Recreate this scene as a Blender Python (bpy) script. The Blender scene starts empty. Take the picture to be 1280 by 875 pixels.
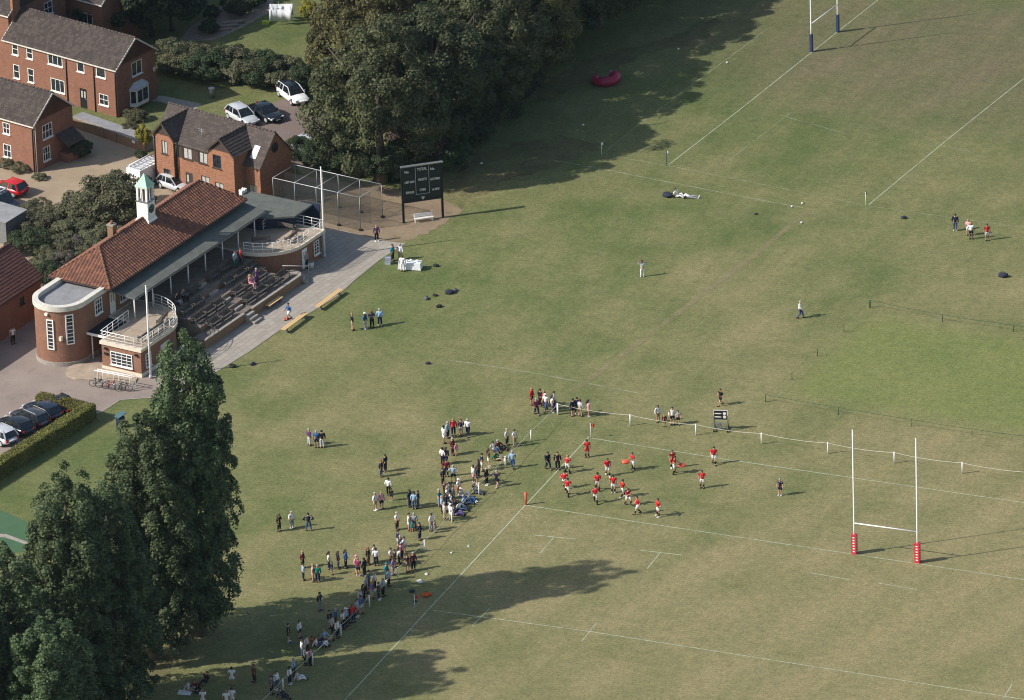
import bpy, math, random
import numpy as np
from mathutils import Vector, Matrix

random.seed(7); RNG = np.random.default_rng(11)
scene = bpy.context.scene
col = scene.collection
R = math.radians

# ------------------------------------------------------------------ camera, sky, sun, exposure
CAM = np.array([275.0854, -640.1327, 333.0982])
CR = np.array([0.92358758, 0.38201214, -0.03244534])
CU = np.array([-0.13143529, 0.39499367, 0.90923307])
CF = np.array([-0.36015378, 0.83549191, -0.41502112])
FPX = 10758.0
cd = bpy.data.cameras.new('camera'); cam = bpy.data.objects.new('camera', cd); col.objects.link(cam)
cd.sensor_fit = 'HORIZONTAL'; cd.sensor_width = 36.0; cd.lens = FPX / 1280.0 * 36.0
cd.clip_start = 5.0; cd.clip_end = 6000.0
cam.matrix_world = Matrix(((CR[0], CU[0], -CF[0], CAM[0]), (CR[1], CU[1], -CF[1], CAM[1]), (CR[2], CU[2], -CF[2], CAM[2]), (0, 0, 0, 1)))
scene.camera = cam

SUN_AZ, SUN_EL = R(37.5), R(36.5)          # heading in which the light travels, height of the sun
w = bpy.data.worlds.new('World'); scene.world = w; w.use_nodes = True
nt = w.node_tree; bg = nt.nodes['Background']
sky = nt.nodes.new('ShaderNodeTexSky'); sky.sky_type = 'NISHITA'; sky.sun_disc = False
sky.sun_elevation = SUN_EL; sky.sun_rotation = R(90.0) - (SUN_AZ + math.pi)
sky.air_density = 1.3; sky.dust_density = 1.5; sky.altitude = 50
nt.links.new(sky.outputs[0], bg.inputs[0]); bg.inputs[1].default_value = 0.085
sl = bpy.data.lights.new('sun', 'SUN'); sun = bpy.data.objects.new('sun', sl); col.objects.link(sun)
sl.energy = 3.6; sl.angle = R(0.53); sl.color = (1.0, 0.945, 0.86)
sun.rotation_euler = Vector((math.cos(SUN_AZ) * math.cos(SUN_EL), math.sin(SUN_AZ) * math.cos(SUN_EL), -math.sin(SUN_EL))).to_track_quat('-Z', 'Y').to_euler()
sun.location = (-60, -60, 80)
vs = scene.view_settings
scene.display_settings.display_device = 'sRGB'
vs.view_transform = 'Standard'; vs.look = 'None'; vs.exposure = 0.66; vs.gamma = 1.0; vs.use_curve_mapping = False
scene.cycles.filter_width = 1.1; scene.cycles.max_bounces = 6; scene.cycles.transparent_max_bounces = 6

# ------------------------------------------------------------------ survey: a point of the place from its bearing in the survey photograph, at height z
def G(px, py, z=0.0):
    d = CF + CR * (px - 640.0) / FPX - CU * (py - 437.5) / FPX
    t = (z - CAM[2]) / d[2]
    p = CAM + t * d
    return Vector((p[0], p[1], z))

# ------------------------------------------------------------------ helpers
def lk(o, parent=None):
    col.objects.link(o)
    if parent is not None: o.parent = parent
    return o

def tag(o, label=None, cat=None, group=None, kind=None):
    if label: o['label'] = label
    if cat: o['category'] = cat
    if group: o['group'] = group
    if kind: o['kind'] = kind
    return o

def empty(name, loc=(0, 0, 0), rz=0.0, label=None, cat=None, group=None):
    o = bpy.data.objects.new(name, None); col.objects.link(o)
    o.location = loc; o.rotation_euler = (0, 0, rz); o.empty_display_size = 0.2
    return tag(o, label, cat, group)

class MB:
    def __init__(s): s.v = []; s.f = []; s.m = []; s.sm = []
    def add(s, vs_, fs, mi=0, smooth=False):
        b = len(s.v); s.v.extend([tuple(p) for p in vs_])
        for f in fs: s.f.append([i + b for i in f]); s.m.append(mi); s.sm.append(smooth)
        return s
    def box(s, c, d, rz=0.0, mi=0, M=None):
        x, y, z = d[0] / 2, d[1] / 2, d[2] / 2
        pts = [(-x, -y, -z), (x, -y, -z), (x, y, -z), (-x, y, -z), (-x, -y, z), (x, -y, z), (x, y, z), (-x, y, z)]
        ca, sa = math.cos(rz), math.sin(rz)
        pts = [(c[0] + p[0] * ca - p[1] * sa, c[1] + p[0] * sa + p[1] * ca, c[2] + p[2]) for p in pts]
        return s.add(pts, [(0, 3, 2, 1), (4, 5, 6, 7), (0, 1, 5, 4), (1, 2, 6, 5), (2, 3, 7, 6), (3, 0, 4, 7)], mi)
    def span(s, a, b, mi=0):
        return s.box([(a[i] + b[i]) / 2 for i in range(3)], [abs(b[i] - a[i]) for i in range(3)], 0, mi)
    def bar(s, p0, p1, wd, th, mi=0):
        p0, p1 = Vector(p0), Vector(p1); d = (p1 - p0).normalized()
        up = Vector((0, 0, 1)) if abs(d.z) < 0.95 else Vector((0, 1, 0))
        a = d.cross(up).normalized() * wd / 2; b = a.cross(d).normalized() * th / 2
        pts = [p0 - a - b, p0 + a - b, p0 + a + b, p0 - a + b, p1 - a - b, p1 + a - b, p1 + a + b, p1 - a + b]
        return s.add(pts, [(0, 1, 2, 3), (7, 6, 5, 4), (0, 4, 5, 1), (1, 5, 6, 2), (2, 6, 7, 3), (3, 7, 4, 0)], mi)
    def tube(s, pts, rad, n=8, mi=0, caps=True, smooth=True):
        pts = [Vector(p) for p in pts]
        if not hasattr(rad, '__len__'): rad = [rad] * len(pts)
        rings = []; b = len(s.v); pa = None
        for i, p in enumerate(pts):
            d = (pts[min(i + 1, len(pts) - 1)] - pts[max(i - 1, 0)]).normalized()
            if pa is None: pa = d.orthogonal().normalized()
            a = (pa - d * pa.dot(d)); a = a.normalized() if a.length > 1e-6 else d.orthogonal().normalized()
            pa = a; c = d.cross(a)
            for k in range(n):
                t = 2 * math.pi * k / n
                s.v.append(tuple(p + (a * math.cos(t) + c * math.sin(t)) * rad[i]))
        for i in range(len(pts) - 1):
            for k in range(n):
                s.f.append([b + i * n + k, b + i * n + (k + 1) % n, b + (i + 1) * n + (k + 1) % n, b + (i + 1) * n + k]); s.m.append(mi); s.sm.append(smooth)
        if caps:
            s.f.append([b + k for k in range(n)][::-1]); s.m.append(mi); s.sm.append(False)
            e = b + (len(pts) - 1) * n
            s.f.append([e + k for k in range(n)]); s.m.append(mi); s.sm.append(False)
        return s
    def prism(s, poly, z0, z1, mi=0, top=None, smooth=False):
        n = len(poly)
        vv = [(p[0], p[1], z0) for p in poly] + [(p[0], p[1], z1) for p in poly]
        s.add(vv, [[i, (i + 1) % n, n + (i + 1) % n, n + i] for i in range(n)], mi, smooth)
        return s.add(vv, [list(range(n))[::-1], list(range(n, 2 * n))], mi if top is None else top)
    def ball(s, c, r, nu=10, nv=6, mi=0, smooth=True):
        if not hasattr(r, '__len__'): r = (r, r, r)
        vv = [(c[0], c[1], c[2] - r[2])]; fs = []
        for j in range(1, nv):
            ph = -math.pi / 2 + math.pi * j / nv
            for i in range(nu):
                t = 2 * math.pi * i / nu
                vv.append((c[0] + r[0] * math.cos(ph) * math.cos(t), c[1] + r[1] * math.cos(ph) * math.sin(t), c[2] + r[2] * math.sin(ph)))
        vv.append((c[0], c[1], c[2] + r[2])); last = len(vv) - 1
        for i in range(nu):
            fs.append((0, 1 + (i + 1) % nu, 1 + i)); fs.append((last, last - nu + i, last - nu + (i + 1) % nu))
            for j in range(nv - 2):
                a = 1 + j * nu
                fs.append((a + i, a + (i + 1) % nu, a + nu + (i + 1) % nu, a + nu + i))
        return s.add(vv, fs, mi, smooth)
    def mesh(s, name, mats):
        me = bpy.data.meshes.new(name); me.from_pydata(s.v, [], s.f)
        for m in (mats if isinstance(mats, (list, tuple)) else [mats]): me.materials.append(m)
        me.polygons.foreach_set('material_index', s.m); me.polygons.foreach_set('use_smooth', s.sm)
        me.update(); return me
    def build(s, name, mats, parent=None, loc=None, rz=None):
        o = bpy.data.objects.new(name, s.mesh(name, mats)); lk(o, parent)
        if loc is not None: o.location = loc
        if rz is not None: o.rotation_euler = (0, 0, rz)
        return o

def copy_tree(o, parent=None):
    c = o.copy(); col.objects.link(c); c.parent = parent
    for ch in o.children: copy_tree(ch, c)
    return c

# ------------------------------------------------------------------ materials
MAT = {}
def newmat(name):
    m = bpy.data.materials.new(name); m.use_nodes = True; MAT[name] = m
    return m, m.node_tree, m.node_tree.nodes['Principled BSDF']
def N(t, typ, **kw):
    n = t.nodes.new(typ)
    for k, v in kw.items():
        if k.startswith('i_'): n.inputs[int(k[2:]) if k[2:].isdigit() else k[2:].replace('_', ' ')].default_value = v
        else: setattr(n, k, v)
    return n
def c4(c): return (c[0], c[1], c[2], 1.0)
def noise(t, scale, detail=4.0, rough=0.6, vec=None):
    n = N(t, 'ShaderNodeTexNoise'); n.inputs['Scale'].default_value = scale; n.inputs['Detail'].default_value = detail; n.inputs['Roughness'].default_value = rough
    if vec is not None: t.links.new(vec, n.inputs['Vector'])
    return n.outputs['Fac']
def ramp(t, fac, stops):
    r = N(t, 'ShaderNodeValToRGB'); e = r.color_ramp.elements
    while len(e) < len(stops): e.new(0.5)
    for i, (p, c) in enumerate(stops): e[i].position = p; e[i].color = c4(c) if len(c) == 3 else c
    t.links.new(fac, r.inputs[0]); return r.outputs[0]
def mixc(t, fac, a, b, mode='MIX'):
    m = N(t, 'ShaderNodeMix', data_type='RGBA', blend_type=mode)
    for s, v in ((0, fac), (6, a), (7, b)):
        if isinstance(v, (int, float)): m.inputs[s].default_value = v
        elif isinstance(v, tuple): m.inputs[s].default_value = c4(v)
        else: t.links.new(v, m.inputs[s])
    return m.outputs[2]
def mth(t, op, a, b=None, clamp=False):
    m = N(t, 'ShaderNodeMath', operation=op, use_clamp=clamp)
    for i, v in enumerate((a, b)):
        if v is None: continue
        if isinstance(v, (int, float)): m.inputs[i].default_value = v
        else: t.links.new(v, m.inputs[i])
    return m.outputs[0]
def bump(t, p, h, st=0.3, dist=0.02):
    b = N(t, 'ShaderNodeBump'); b.inputs['Strength'].default_value = st; b.inputs['Distance'].default_value = dist
    t.links.new(h, b.inputs['Height']); t.links.new(b.outputs[0], p.inputs['Normal'])
def objco(t): return N(t, 'ShaderNodeTexCoord').outputs['Object']

def plain(name, c, rough=0.7, var=0.12, metal=0.0, scale=3.0, spec=0.4):
    m, t, p = newmat(name)
    f = noise(t, scale, 5.0, 0.65, objco(t))
    a = tuple(x * (1 - var) for x in c); b = tuple(min(1, x * (1 + var)) for x in c)
    t.links.new(ramp(t, f, [(0.3, a), (0.7, b)]), p.inputs['Base Color'])
    p.inputs['Roughness'].default_value = rough; p.inputs['Metallic'].default_value = metal
    p.inputs['Specular IOR Level'].default_value = spec
    return m

def brick(name, c1, c2, mort, scale=1.0, stain=0.35):
    m, t, p = newmat(name)
    geo = N(t, 'ShaderNodeTexCoord'); sep = N(t, 'ShaderNodeSeparateXYZ'); t.links.new(geo.outputs['Object'], sep.inputs[0])
    nrm = N(t, 'ShaderNodeSeparateXYZ'); t.links.new(geo.outputs['Normal'], nrm.inputs[0])
    # along-wall coordinate: x on faces looking along y, y on faces looking along x
    ax = mth(t, 'ABSOLUTE', nrm.outputs[0]); sel = mth(t, 'GREATER_THAN', ax, 0.7)
    along = mth(t, 'ADD', mth(t, 'MULTIPLY', sep.outputs[1], sel), mth(t, 'MULTIPLY', sep.outputs[0], mth(t, 'SUBTRACT', 1.0, sel)))
    cmb = N(t, 'ShaderNodeCombineXYZ'); t.links.new(along, cmb.inputs[0]); t.links.new(sep.outputs[2], cmb.inputs[1])
    b = N(t, 'ShaderNodeTexBrick'); t.links.new(cmb.outputs[0], b.inputs['Vector'])
    b.inputs['Color1'].default_value = c4(c1); b.inputs['Color2'].default_value = c4(c2); b.inputs['Mortar'].default_value = c4(mort)
    b.inputs['Scale'].default_value = 1.0; b.inputs['Brick Width'].default_value = 0.225 * scale; b.inputs['Row Height'].default_value = 0.075 * scale
    b.inputs['Mortar Size'].default_value = 0.008 * scale; b.inputs['Mortar Smooth'].default_value = 0.2; b.inputs['Bias'].default_value = 0.0
    f = noise(t, 0.9, 5, 0.7, geo.outputs['Object']); f2 = noise(t, 7.0, 3, 0.7, geo.outputs['Object'])
    c = mixc(t, mth(t, 'MULTIPLY', f2, 0.5), b.outputs[0], tuple(x * 0.6 for x in c1))
    c = mixc(t, mth(t, 'MULTIPLY', ramp(t, f, [(0.42, (0, 0, 0)), (0.75, (1, 1, 1))]), stain), c, tuple(x * 0.55 for x in c2))
    t.links.new(c, p.inputs['Base Color']); p.inputs['Roughness'].default_value = 0.9; p.inputs['Specular IOR Level'].default_value = 0.2
    bump(t, p, b.outputs['Fac'], -0.4, 0.01)
    return m

def tiles(name, cs, rough=0.85, lichen=0.25):
    m, t, p = newmat(name)
    isl = N(t, 'ShaderNodeNewGeometry').outputs['Random Per Island']
    n = len(cs); c = ramp(t, isl, [((i + 0.5) / n, k) for i, k in enumerate(cs)])
    f = noise(t, 1.2, 6, 0.7, objco(t))
    c = mixc(t, mth(t, 'MULTIPLY', ramp(t, f, [(0.48, (0, 0, 0)), (0.72, (1, 1, 1))]), lichen), c, tuple(x * 0.5 for x in cs[0]))
    f3 = noise(t, 14.0, 3, 0.7, objco(t))
    c = mixc(t, 0.35, c, mixc(t, f3, tuple(x * 0.5 for x in cs[0]), tuple(min(1, x * 1.5) for x in cs[-1])))
    t.links.new(c, p.inputs['Base Color']); p.inputs['Roughness'].default_value = rough; p.inputs['Specular IOR Level'].default_value = 0.25
    return m

def foliage(name, cs, trans=0.25, rough=0.6):
    m, t, p = newmat(name)
    isl = N(t, 'ShaderNodeNewGeometry').outputs['Random Per Island']
    n = len(cs); c = ramp(t, isl, [((i + 0.5) / n, k) for i, k in enumerate(cs)])
    f = noise(t, 0.45, 3, 0.6, objco(t))
    oi = N(t, 'ShaderNodeObjectInfo').outputs['Random']
    c = mixc(t, mth(t, 'MULTIPLY', ramp(t, f, [(0.4, (0, 0, 0)), (0.65, (1, 1, 1))]), 0.45), c, tuple(x * 1.25 for x in cs[-1]))
    hsv = N(t, 'ShaderNodeHueSaturation'); t.links.new(c, hsv.inputs['Color'])
    t.links.new(mth(t, 'ADD', 0.485, mth(t, 'MULTIPLY', oi, 0.03)), hsv.inputs['Hue'])
    t.links.new(mth(t, 'ADD', 0.85, mth(t, 'MULTIPLY', oi, 0.3)), hsv.inputs['Value'])
    c = hsv.outputs[0]
    t.links.new(c, p.inputs['Base Color']); p.inputs['Roughness'].default_value = rough; p.inputs['Specular IOR Level'].default_value = 0.16
    tr = N(t, 'ShaderNodeBsdfTranslucent'); t.links.new(c, tr.inputs[0])
    mx = N(t, 'ShaderNodeMixShader'); mx.inputs[0].default_value = trans
    t.links.new(p.outputs[0], mx.inputs[1]); t.links.new(tr.outputs[0], mx.inputs[2])
    t.links.new(mx.outputs[0], t.nodes['Material Output'].inputs[0])
    return m

def worn(name, c, lo, hi, scale=1.5, rough=0.9, alpha=1.0):
    """paint or wear lying on the turf: broken up by a noise, see-through where it has gone"""
    m, t, p = newmat(name)
    co = objco(t)
    f = mth(t, 'ADD', mth(t, 'MULTIPLY', noise(t, scale, 4, 0.7, co), 0.6), mth(t, 'MULTIPLY', noise(t, scale * 6, 3, 0.7, co), 0.4))
    a = ramp(t, f, [(lo, (0, 0, 0)), (hi, (alpha, alpha, alpha))])
    f2 = noise(t, 4.0, 4, 0.7, co)
    t.links.new(ramp(t, f2, [(0.3, tuple(x * 0.8 for x in c)), (0.7, tuple(min(1, x * 1.15) for x in c))]), p.inputs['Base Color'])
    p.inputs['Roughness'].default_value = rough; p.inputs['Specular IOR Level'].default_value = 0.1
    t.links.new(a, p.inputs['Alpha'])
    return m

# turf: mixed greens, dry straw patches, faint mowing bands, a watered square
def turf():
    m, t, p = newmat('turf')
    co = objco(t); sep = N(t, 'ShaderNodeSeparateXYZ'); t.links.new(co, sep.inputs[0]); X, Y = sep.outputs[0], sep.outputs[1]
    n1 = noise(t, 0.035, 5, 0.6, co); n2 = noise(t, 0.13, 3, 0.5, co); n3 = noise(t, 1.1, 5, 0.7, co); n4 = noise(t, 4.2, 4, 0.8, co)
    base = ramp(t, n2, [(0.28, (0.096, 0.122, 0.047)), (0.50, (0.124, 0.143, 0.058)), (0.72, (0.155, 0.162, 0.072))])
    # the rugby pitch is drier than the turf beside the pavilion; dry patches come and go
    zone = mth(t, 'SUBTRACT', mth(t, 'MULTIPLY', X, 0.013), mth(t, 'MULTIPLY', Y, 0.005))
    zone = mth(t, 'ADD', zone, 0.46, clamp=True)
    pat = mth(t, 'ADD', mth(t, 'MULTIPLY', n1, 0.66), mth(t, 'MULTIPLY', n2, 0.34))
    dry = mth(t, 'ADD', mth(t, 'MULTIPLY', zone, 0.74), mth(t, 'MULTIPLY', mth(t, 'SUBTRACT', pat, 0.425), 3.2), clamp=True)
    lush = mth(t, 'MULTIPLY', mth(t, 'DIVIDE', mth(t, 'SUBTRACT', Y, 55.0), 75.0, clamp=True), 0.55)
    base = mixc(t, lush, base, (0.066, 0.086, 0.040))
    c = mixc(t, mth(t, 'MULTIPLY', dry, mth(t, 'SUBTRACT', 0.9, mth(t, 'MULTIPLY', lush, 0.9))), base, (0.252, 0.212, 0.122))
    # trampled brown turf beyond the far posts
    hx, hy = mth(t, 'MULTIPLY', mth(t, 'SUBTRACT', X, FAR_BROWN[0]), 1 / 34.0), mth(t, 'MULTIPLY', mth(t, 'SUBTRACT', Y, FAR_BROWN[1]), 1 / 22.0)
    hd = mth(t, 'SUBTRACT', 1.0, mth(t, 'ADD', mth(t, 'MULTIPLY', hx, hx), mth(t, 'MULTIPLY', hy, hy)), clamp=True)
    c = mixc(t, mth(t, 'MULTIPLY', hd, mth(t, 'ADD', 0.25, mth(t, 'MULTIPLY', n2, 0.9))), c, (0.140, 0.114, 0.082))
    # mowing bands, along the touchline
    band = N(t, 'ShaderNodeTexWave', wave_type='BANDS', bands_direction='X', wave_profile='SIN'); band.inputs['Scale'].default_value = 0.045; band.inputs['Distortion'].default_value = 0.6; band.inputs['Detail'].default_value = 2
    rot = N(t, 'ShaderNodeMapping'); rot.inputs['Rotation'].default_value = (0, 0, R(18)); t.links.new(co, rot.inputs[0]); t.links.new(rot.outputs[0], band.inputs['Vector'])
    c = mixc(t, mth(t, 'MULTIPLY', band.outputs['Fac'], 0.22), c, (0.094, 0.126, 0.050))
    # long scuffs
    scv = N(t, 'ShaderNodeMapping'); scv.inputs['Scale'].default_value = (1.0, 0.16, 1.0); scv.inputs['Rotation'].default_value = (0, 0, R(-52)); t.links.new(co, scv.inputs[0])
    sc = noise(t, 0.7, 5, 0.7, scv.outputs[0])
    c = mixc(t, mth(t, 'MULTIPLY', ramp(t, sc, [(0.50, (0, 0, 0)), (0.70, (1, 1, 1))]), 0.22), c, (0.230, 0.195, 0.118))
    c = mixc(t, mth(t, 'MULTIPLY', ramp(t, sc, [(0.30, (1, 1, 1)), (0.48, (0, 0, 0))]), 0.18), c, (0.066, 0.096, 0.036))
    # the cricket square, watered and finer
    ca, sa = math.cos(SQ_AZ), math.sin(SQ_AZ)
    lx = mth(t, 'ADD', mth(t, 'MULTIPLY', mth(t, 'SUBTRACT', X, SQ_O[0]), ca), mth(t, 'MULTIPLY', mth(t, 'SUBTRACT', Y, SQ_O[1]), sa))
    ly = mth(t, 'SUBTRACT', mth(t, 'MULTIPLY', mth(t, 'SUBTRACT', Y, SQ_O[1]), ca), mth(t, 'MULTIPLY', mth(t, 'SUBTRACT', X, SQ_O[0]), sa))
    def soft(v, lo, hi, e):
        j = mth(t, 'MULTIPLY', mth(t, 'SUBTRACT', n3, 0.5), 3.0)
        v2 = mth(t, 'ADD', v, j)
        a = mth(t, 'DIVIDE', mth(t, 'SUBTRACT', v2, lo), e, clamp=True); b = mth(t, 'DIVIDE', mth(t, 'SUBTRACT', hi, v2), e, clamp=True)
        return mth(t, 'MULTIPLY', a, b)
    sq = mth(t, 'MULTIPLY', soft(lx, -1.0, 60.0, 4.0), soft(ly, 0.0, SQ_D, 4.0))
    c = mixc(t, mth(t, 'MULTIPLY', sq, 0.85), c, mixc(t, n2, (0.122, 0.155, 0.054), (0.182, 0.196, 0.076)))
    # fine grain of the sward
    g3 = ramp(t, n3, [(0.30, (0.30, 0.34, 0.28)), (0.70, (0.70, 0.67, 0.65))]); c = mixc(t, 0.5, c, g3, 'OVERLAY')
    g4 = ramp(t, n4, [(0.30, (0.20, 0.22, 0.16)), (0.70, (0.82, 0.80, 0.76))]); c = mixc(t, 0.62, c, g4, 'OVERLAY')
    t.links.new(c, p.inputs['Base Color']); p.inputs['Roughness'].default_value = 0.95; p.inputs['Specular IOR Level'].default_value = 0.1
    bump(t, p, mth(t, 'ADD', n4, mth(t, 'MULTIPLY', n3, 0.8)), 0.5, 0.08)
    return m
FAR_BROWN = G(1190, 70)
a_, b_, c_ = G(957, 502), G(1088, 384), G(1215, 545)
SQ_AZ = math.atan2((c_ - a_).y, (c_ - a_).x); SQ_O = (a_.x, a_.y); SQ_D = abs(-(b_ - a_).x * math.sin(SQ_AZ) + (b_ - a_).y * math.cos(SQ_AZ))
turf()

def ground_mix(name, c1, c2, s1=0.5, s2=5.0, spots=None, bumpd=0.02):
    m, t, p = newmat(name); co = objco(t)
    a = noise(t, s1, 5, 0.65, co); b = noise(t, s2, 4, 0.7, co)
    c = ramp(t, mth(t, 'ADD', mth(t, 'MULTIPLY', a, 0.6), mth(t, 'MULTIPLY', b, 0.4)), [(0.35, c1), (0.65, c2)])
    if spots: c = mixc(t, mth(t, 'MULTIPLY', ramp(t, noise(t, s1 * 2.2, 5, 0.7, co), [(0.55, (0, 0, 0)), (0.68, (1, 1, 1))]), 0.6), c, spots)
    t.links.new(c, p.inputs['Base Color']); p.inputs['Roughness'].default_value = 0.95; p.inputs['Specular IOR Level'].default_value = 0.15
    bump(t, p, b, 0.4, bumpd); return m
def slabs(name, c1, c2, mort, bw, bh, rz):
    m, t, p = newmat(name); co = objco(t)
    mp = N(t, 'ShaderNodeMapping'); mp.inputs['Rotation'].default_value = (0, 0, -rz); t.links.new(co, mp.inputs[0])
    b = N(t, 'ShaderNodeTexBrick'); t.links.new(mp.outputs[0], b.inputs['Vector'])
    b.inputs['Color1'].default_value = c4(c1); b.inputs['Color2'].default_value = c4(c2); b.inputs['Mortar'].default_value = c4(mort)
    b.inputs['Scale'].default_value = 1.0; b.inputs['Brick Width'].default_value = bw; b.inputs['Row Height'].default_value = bh; b.inputs['Mortar Size'].default_value = 0.02
    f = noise(t, 0.6, 6, 0.7, co); f2 = noise(t, 6.0, 4, 0.7, co)
    c = mixc(t, mth(t, 'MULTIPLY', ramp(t, f, [(0.4, (0, 0, 0)), (0.7, (1, 1, 1))]), 0.45), b.outputs[0], tuple(x * 0.62 for x in c1))
    c = mixc(t, mth(t, 'MULTIPLY', f2, 0.3), c, tuple(x * 0.8 for x in c2))
    t.links.new(c, p.inputs['Base Color']); p.inputs['Roughness'].default_value = 0.9; p.inputs['Specular IOR Level'].default_value = 0.2
    bump(t, p, b.outputs['Fac'], -0.3, 0.01); return m

PAV_AZ = R(81.5)
gravel = ground_mix('gravel_yard', (0.28, 0.215, 0.145), (0.38, 0.30, 0.215), 0.3, 6.0, (0.24, 0.19, 0.145))
drive = ground_mix('drive_surface', (0.235, 0.19, 0.165), (0.31, 0.255, 0.22), 0.25, 6.0, (0.20, 0.165, 0.15))
earth = ground_mix('bare_earth', (0.19, 0.14, 0.092), (0.29, 0.22, 0.15), 0.35, 5.0, (0.13, 0.115, 0.05))
soil = worn('worn_soil', (0.155, 0.105, 0.070), 0.36, 0.78, 0.3, alpha=0.6)
soilf = worn('thin_worn_soil', (0.16, 0.125, 0.078), 0.42, 0.76, 0.3, alpha=0.6)
paving = slabs('path_paving', (0.39, 0.350, 0.298), (0.32, 0.285, 0.243), (0.17, 0.15, 0.13), 0.9, 0.6, PAV_AZ)
blockpav = slabs('block_paving', (0.235, 0.18, 0.155), (0.20, 0.155, 0.14), (0.11, 0.09, 0.08), 0.4, 0.2, R(-15))
patio_m = slabs('patio_slabs', (0.30, 0.245, 0.20), (0.24, 0.20, 0.165), (0.14, 0.12, 0.10), 0.6, 0.6, R(-15))
matgreen = ground_mix('green_matting', (0.055, 0.115, 0.06), (0.075, 0.14, 0.075), 0.6, 8.0)
concrete = plain('concrete', (0.30, 0.27, 0.235), 0.9, 0.18, 0, 2.5)
terrace_m = plain('terrace_slabs', (0.165, 0.135, 0.112), 0.9, 0.28, 0, 1.5)
deck_m = plain('balcony_deck', (0.36, 0.285, 0.215), 0.9, 0.18, 0, 1.2)
cream = plain('cream_render', (0.62, 0.55, 0.45), 0.85, 0.10, 0, 2.0)
stone = plain('pale_stone', (0.60, 0.565, 0.50), 0.85, 0.16, 0, 2.0)
brick_red = brick('brick_red', (0.31, 0.130, 0.080), (0.205, 0.086, 0.058), (0.27, 0.21, 0.17))
brick_pav = brick('brick_pavilion', (0.31, 0.140, 0.084), (0.205, 0.094, 0.062), (0.27, 0.215, 0.175))
brick_org = brick('brick_orange', (0.385, 0.160, 0.086), (0.235, 0.092, 0.056), (0.40, 0.29, 0.21), 1.5, 0.2)
brick_wall = brick('brick_garden', (0.30, 0.175, 0.10), (0.22, 0.13, 0.085), (0.27, 0.21, 0.15))
pantile = tiles('clay_pantile', [(0.135, 0.064, 0.046), (0.200, 0.090, 0.058), (0.275, 0.122, 0.070), (0.165, 0.080, 0.058)], 0.85, 0.45)
greytile = tiles('brown_tile', [(0.040, 0.032, 0.031), (0.060, 0.048, 0.044), (0.090, 0.073, 0.064)], 0.85, 0.35)
darktile = tiles('dark_tile', [(0.06, 0.048, 0.045), (0.078, 0.062, 0.056), (0.10, 0.08, 0.07)], 0.85, 0.2)
redtile = tiles('plum_tile', [(0.115, 0.052, 0.045), (0.135, 0.060, 0.050), (0.155, 0.072, 0.058)], 0.85, 0.2)
white = plain('white_paint', (0.78, 0.77, 0.74), 0.5, 0.05)
whitem = plain('white_metal', (0.80, 0.80, 0.79), 0.4, 0.04)
felt = plain('roof_felt', (0.104, 0.112, 0.101), 0.9, 0.22, 0, 1.2)
feltl = plain('pale_roof_felt', (0.24, 0.24, 0.25), 0.9, 0.18, 0, 1.0)
navy = plain('navy_boards', (0.014, 0.024, 0.055), 0.6, 0.2)
navyroof = plain('navy_roof', (0.012, 0.018, 0.034), 0.6, 0.2)
copper = plain('green_copper', (0.33, 0.52, 0.41), 0.6, 0.15, 0, 4.0)
darkwood = plain('weathered_bench_wood', (0.095, 0.082, 0.073), 0.8, 0.25, 0, 6.0)
palewood = plain('pine_board', (0.60, 0.40, 0.19), 0.6, 0.12, 0, 5.0)
timber = plain('dark_timber', (0.055, 0.038, 0.03), 0.7, 0.25, 0, 4.0)
black = plain('black_paint', (0.014, 0.014, 0.015), 0.45, 0.2)
iron = plain('grey_steel', (0.24, 0.25, 0.26), 0.45, 0.15, 0.5)
galv = plain('galvanised', (0.46, 0.47, 0.48), 0.45, 0.12, 0.3)
greenp = plain('green_paint', (0.018, 0.055, 0.028), 0.6, 0.2)
boardg = plain('scoreboard_green', (0.006, 0.012, 0.013), 0.6, 0.2)
boardp = plain('scoreboard_plate', (0.012, 0.019, 0.021), 0.55, 0.2)
bark = plain('bark', (0.11, 0.088, 0.066), 0.95, 0.35, 0, 5.0)
rubber = plain('tyre_rubber', (0.018, 0.018, 0.019), 0.8, 0.2)
redpad = plain('red_pad', (0.52, 0.035, 0.045), 0.5, 0.12)
bluepad = plain('blue_pad', (0.030, 0.045, 0.105), 0.5, 0.12)
orange = plain('orange_pad', (0.62, 0.11, 0.055), 0.5, 0.12)
flagred = plain('flag_red', (0.55, 0.06, 0.03), 0.7, 0.1)
crimson = plain('crimson_pvc', (0.28, 0.012, 0.055), 0.35, 0.15)
lamp_r = plain('red_lamp', (0.35, 0.01, 0.01), 0.2, 0.05)
lamp_w = plain('clear_lamp', (0.55, 0.57, 0.6), 0.15, 0.05)
curtain = plain('curtain_behind_glass', (0.45, 0.44, 0.42), 0.25, 0.25, 0, 7.0, 0.8)
def glass_(name, c, rough=0.08):
    m, t, p = newmat(name)
    f = noise(t, 2.5, 2, 0.5, objco(t))
    t.links.new(ramp(t, f, [(0.35, tuple(x * 0.6 for x in c)), (0.65, tuple(x * 1.5 for x in c))]), p.inputs['Base Color'])
    p.inputs['Roughness'].default_value = rough; p.inputs['Specular IOR Level'].default_value = 0.7; return m
glass = glass_('window_glass', (0.020, 0.026, 0.034)); glassb = glass_('car_glass', (0.012, 0.015, 0.019), 0.05)
LINE = worn('line_paint', (0.54, 0.60, 0.44), 0.25, 0.54, 0.9, alpha=0.74)
LINEF = worn('faded_line_paint', (0.46, 0.48, 0.34), 0.34, 0.60, 0.5, alpha=0.5)
STRAW = worn('straw_wear', (0.33, 0.275, 0.165), 0.34, 0.62, 0.6, alpha=0.6)

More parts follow.
